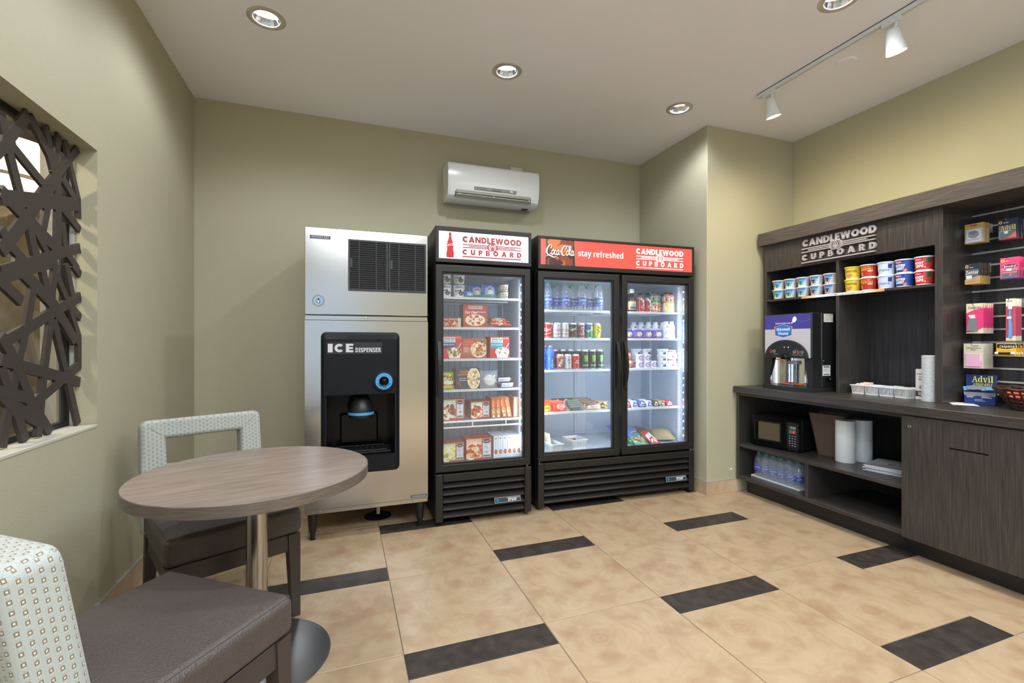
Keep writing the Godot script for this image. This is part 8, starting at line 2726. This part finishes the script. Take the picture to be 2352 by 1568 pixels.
	for lv in 3: stamp("yog_w", func(tx): return cup("yogurt_tub", tx, "yogurt", "yogurt_white", 0.037, 0.046, 0.051, M.cap_white, 0.002), in2(1.192, y + lv * 0.0515, -0.175), "wide white and blue yogurt tub in the right stack, %s from below" % ORD[lv], "wide yogurt tubs")
	for c in 2:
		for lv in 3: stamp("yog_w", func(tx): return null, in2(1.11 - 0.1 * c, y + lv * 0.0515, -0.29, 0.3), "wide white and blue yogurt tub behind the small cups, %s stack, %s from below" % [["right", "left"][c], ORD[lv]], "wide yogurt tubs")
	for lv in 2: stamp("soup", func(tx): return cup("soup_cup", tx, "cup", "soup_cup", 0.046, 0.034, 0.072, M.cap_white, 0.001), in2(1.282, y + lv * 0.0725, -0.17, 0.0), "white and red noodle cup by the right cooler wall, %s of two stacked upside down" % ["lower", "upper"][lv], "noodle cups")
	for i in 2: pouch("pastry_bag", "clear and red wrapped pastry at the left of the yogurt shelf, %s" % ["lower one", "upper one"][i], "packet", "red_bag", Vector3(0.105, 0.08, 0.045), in2(0.865, y + 0.06 * i, -0.165 - 0.02 * i, 0.25) * Transform3D(Basis(Vector3.RIGHT, -0.25), Vector3.ZERO), "wrapped pastries", 95 + i)
	# fourth right: rows of bars standing on edge
	y = 0.700 + e
	var groups := [["bar_red", 0.835, 6, "red and white candy packet"], ["bar_white", 0.905, 6, "white and blue candy packet"], ["bar_blue", 0.975, 6, "blue and silver candy packet"], ["bar_white", 1.045, 5, "pale blue candy packet in mid shelf"], ["bar_dark", 1.11, 5, "dark brown candy packet"], ["bar_tan", 1.17, 4, "gold foil candy packet"], ["bar_red", 1.24, 5, "red and dark candy packet at the right"]]
	for g in groups:
		for i in g[2]: pouch("candy_packet", "%s on the right candy shelf, %s" % [g[3], ["front one", "first behind", "second behind", "third behind", "fourth behind", "hindmost"][i]], "candy", g[0], Vector3(0.072, 0.058 - 0.005 * (groups.find(g) / 2), 0.017), in2(g[1] + 0.008 * sin(i * 2.1), y, -0.135 - 0.027 * i, 0.25) * Transform3D(Basis(Vector3.RIGHT, -0.45), Vector3.ZERO), g[3] + "s", 101 + i + int(g[1] * 40))
	# bottom right: jerky bags and a folded paper bag
	y = 0.392 + e
	for i in 5: pouch("jerky_bag", "blue and green jerky bag leaning on the cooler floor, %s" % ["front one", "first behind", "second behind", "third behind", "hindmost"][i], "bag", "jerky_blue", Vector3(0.15, 0.20, 0.020), in2(0.965 - 0.014 * i, y, -0.115 - 0.042 * i, 0.25) * Transform3D(Basis(Vector3.RIGHT, -0.95), Vector3.ZERO), "blue jerky bags", 121 + i)
	for i in 3: pouch("jerky_bag", "red and white jerky bag beside the blue ones on the cooler floor, %s" % ["front one", "first behind", "hindmost"][i], "bag", "jerky_red", Vector3(0.115, 0.19, 0.020), in2(1.10 - 0.010 * i, y, -0.12 - 0.045 * i, 0.4) * Transform3D(Basis(Vector3.RIGHT, -0.98), Vector3.ZERO), "red jerky bags", 131 + i)
	var pbag := part(numbered("paper_bag"), pouch_mesh(0.20, 0.17, 0.06, [0, 0, 1, 1], 141), M.kraft_paper, self, in2(1.205, y + 0.022, -0.16, -0.25) * Transform3D(Basis(Vector3.RIGHT, -1.2), Vector3.ZERO))
	tag(pbag, "crumpled tan paper bag at the right of the cooler floor", "paper bag")
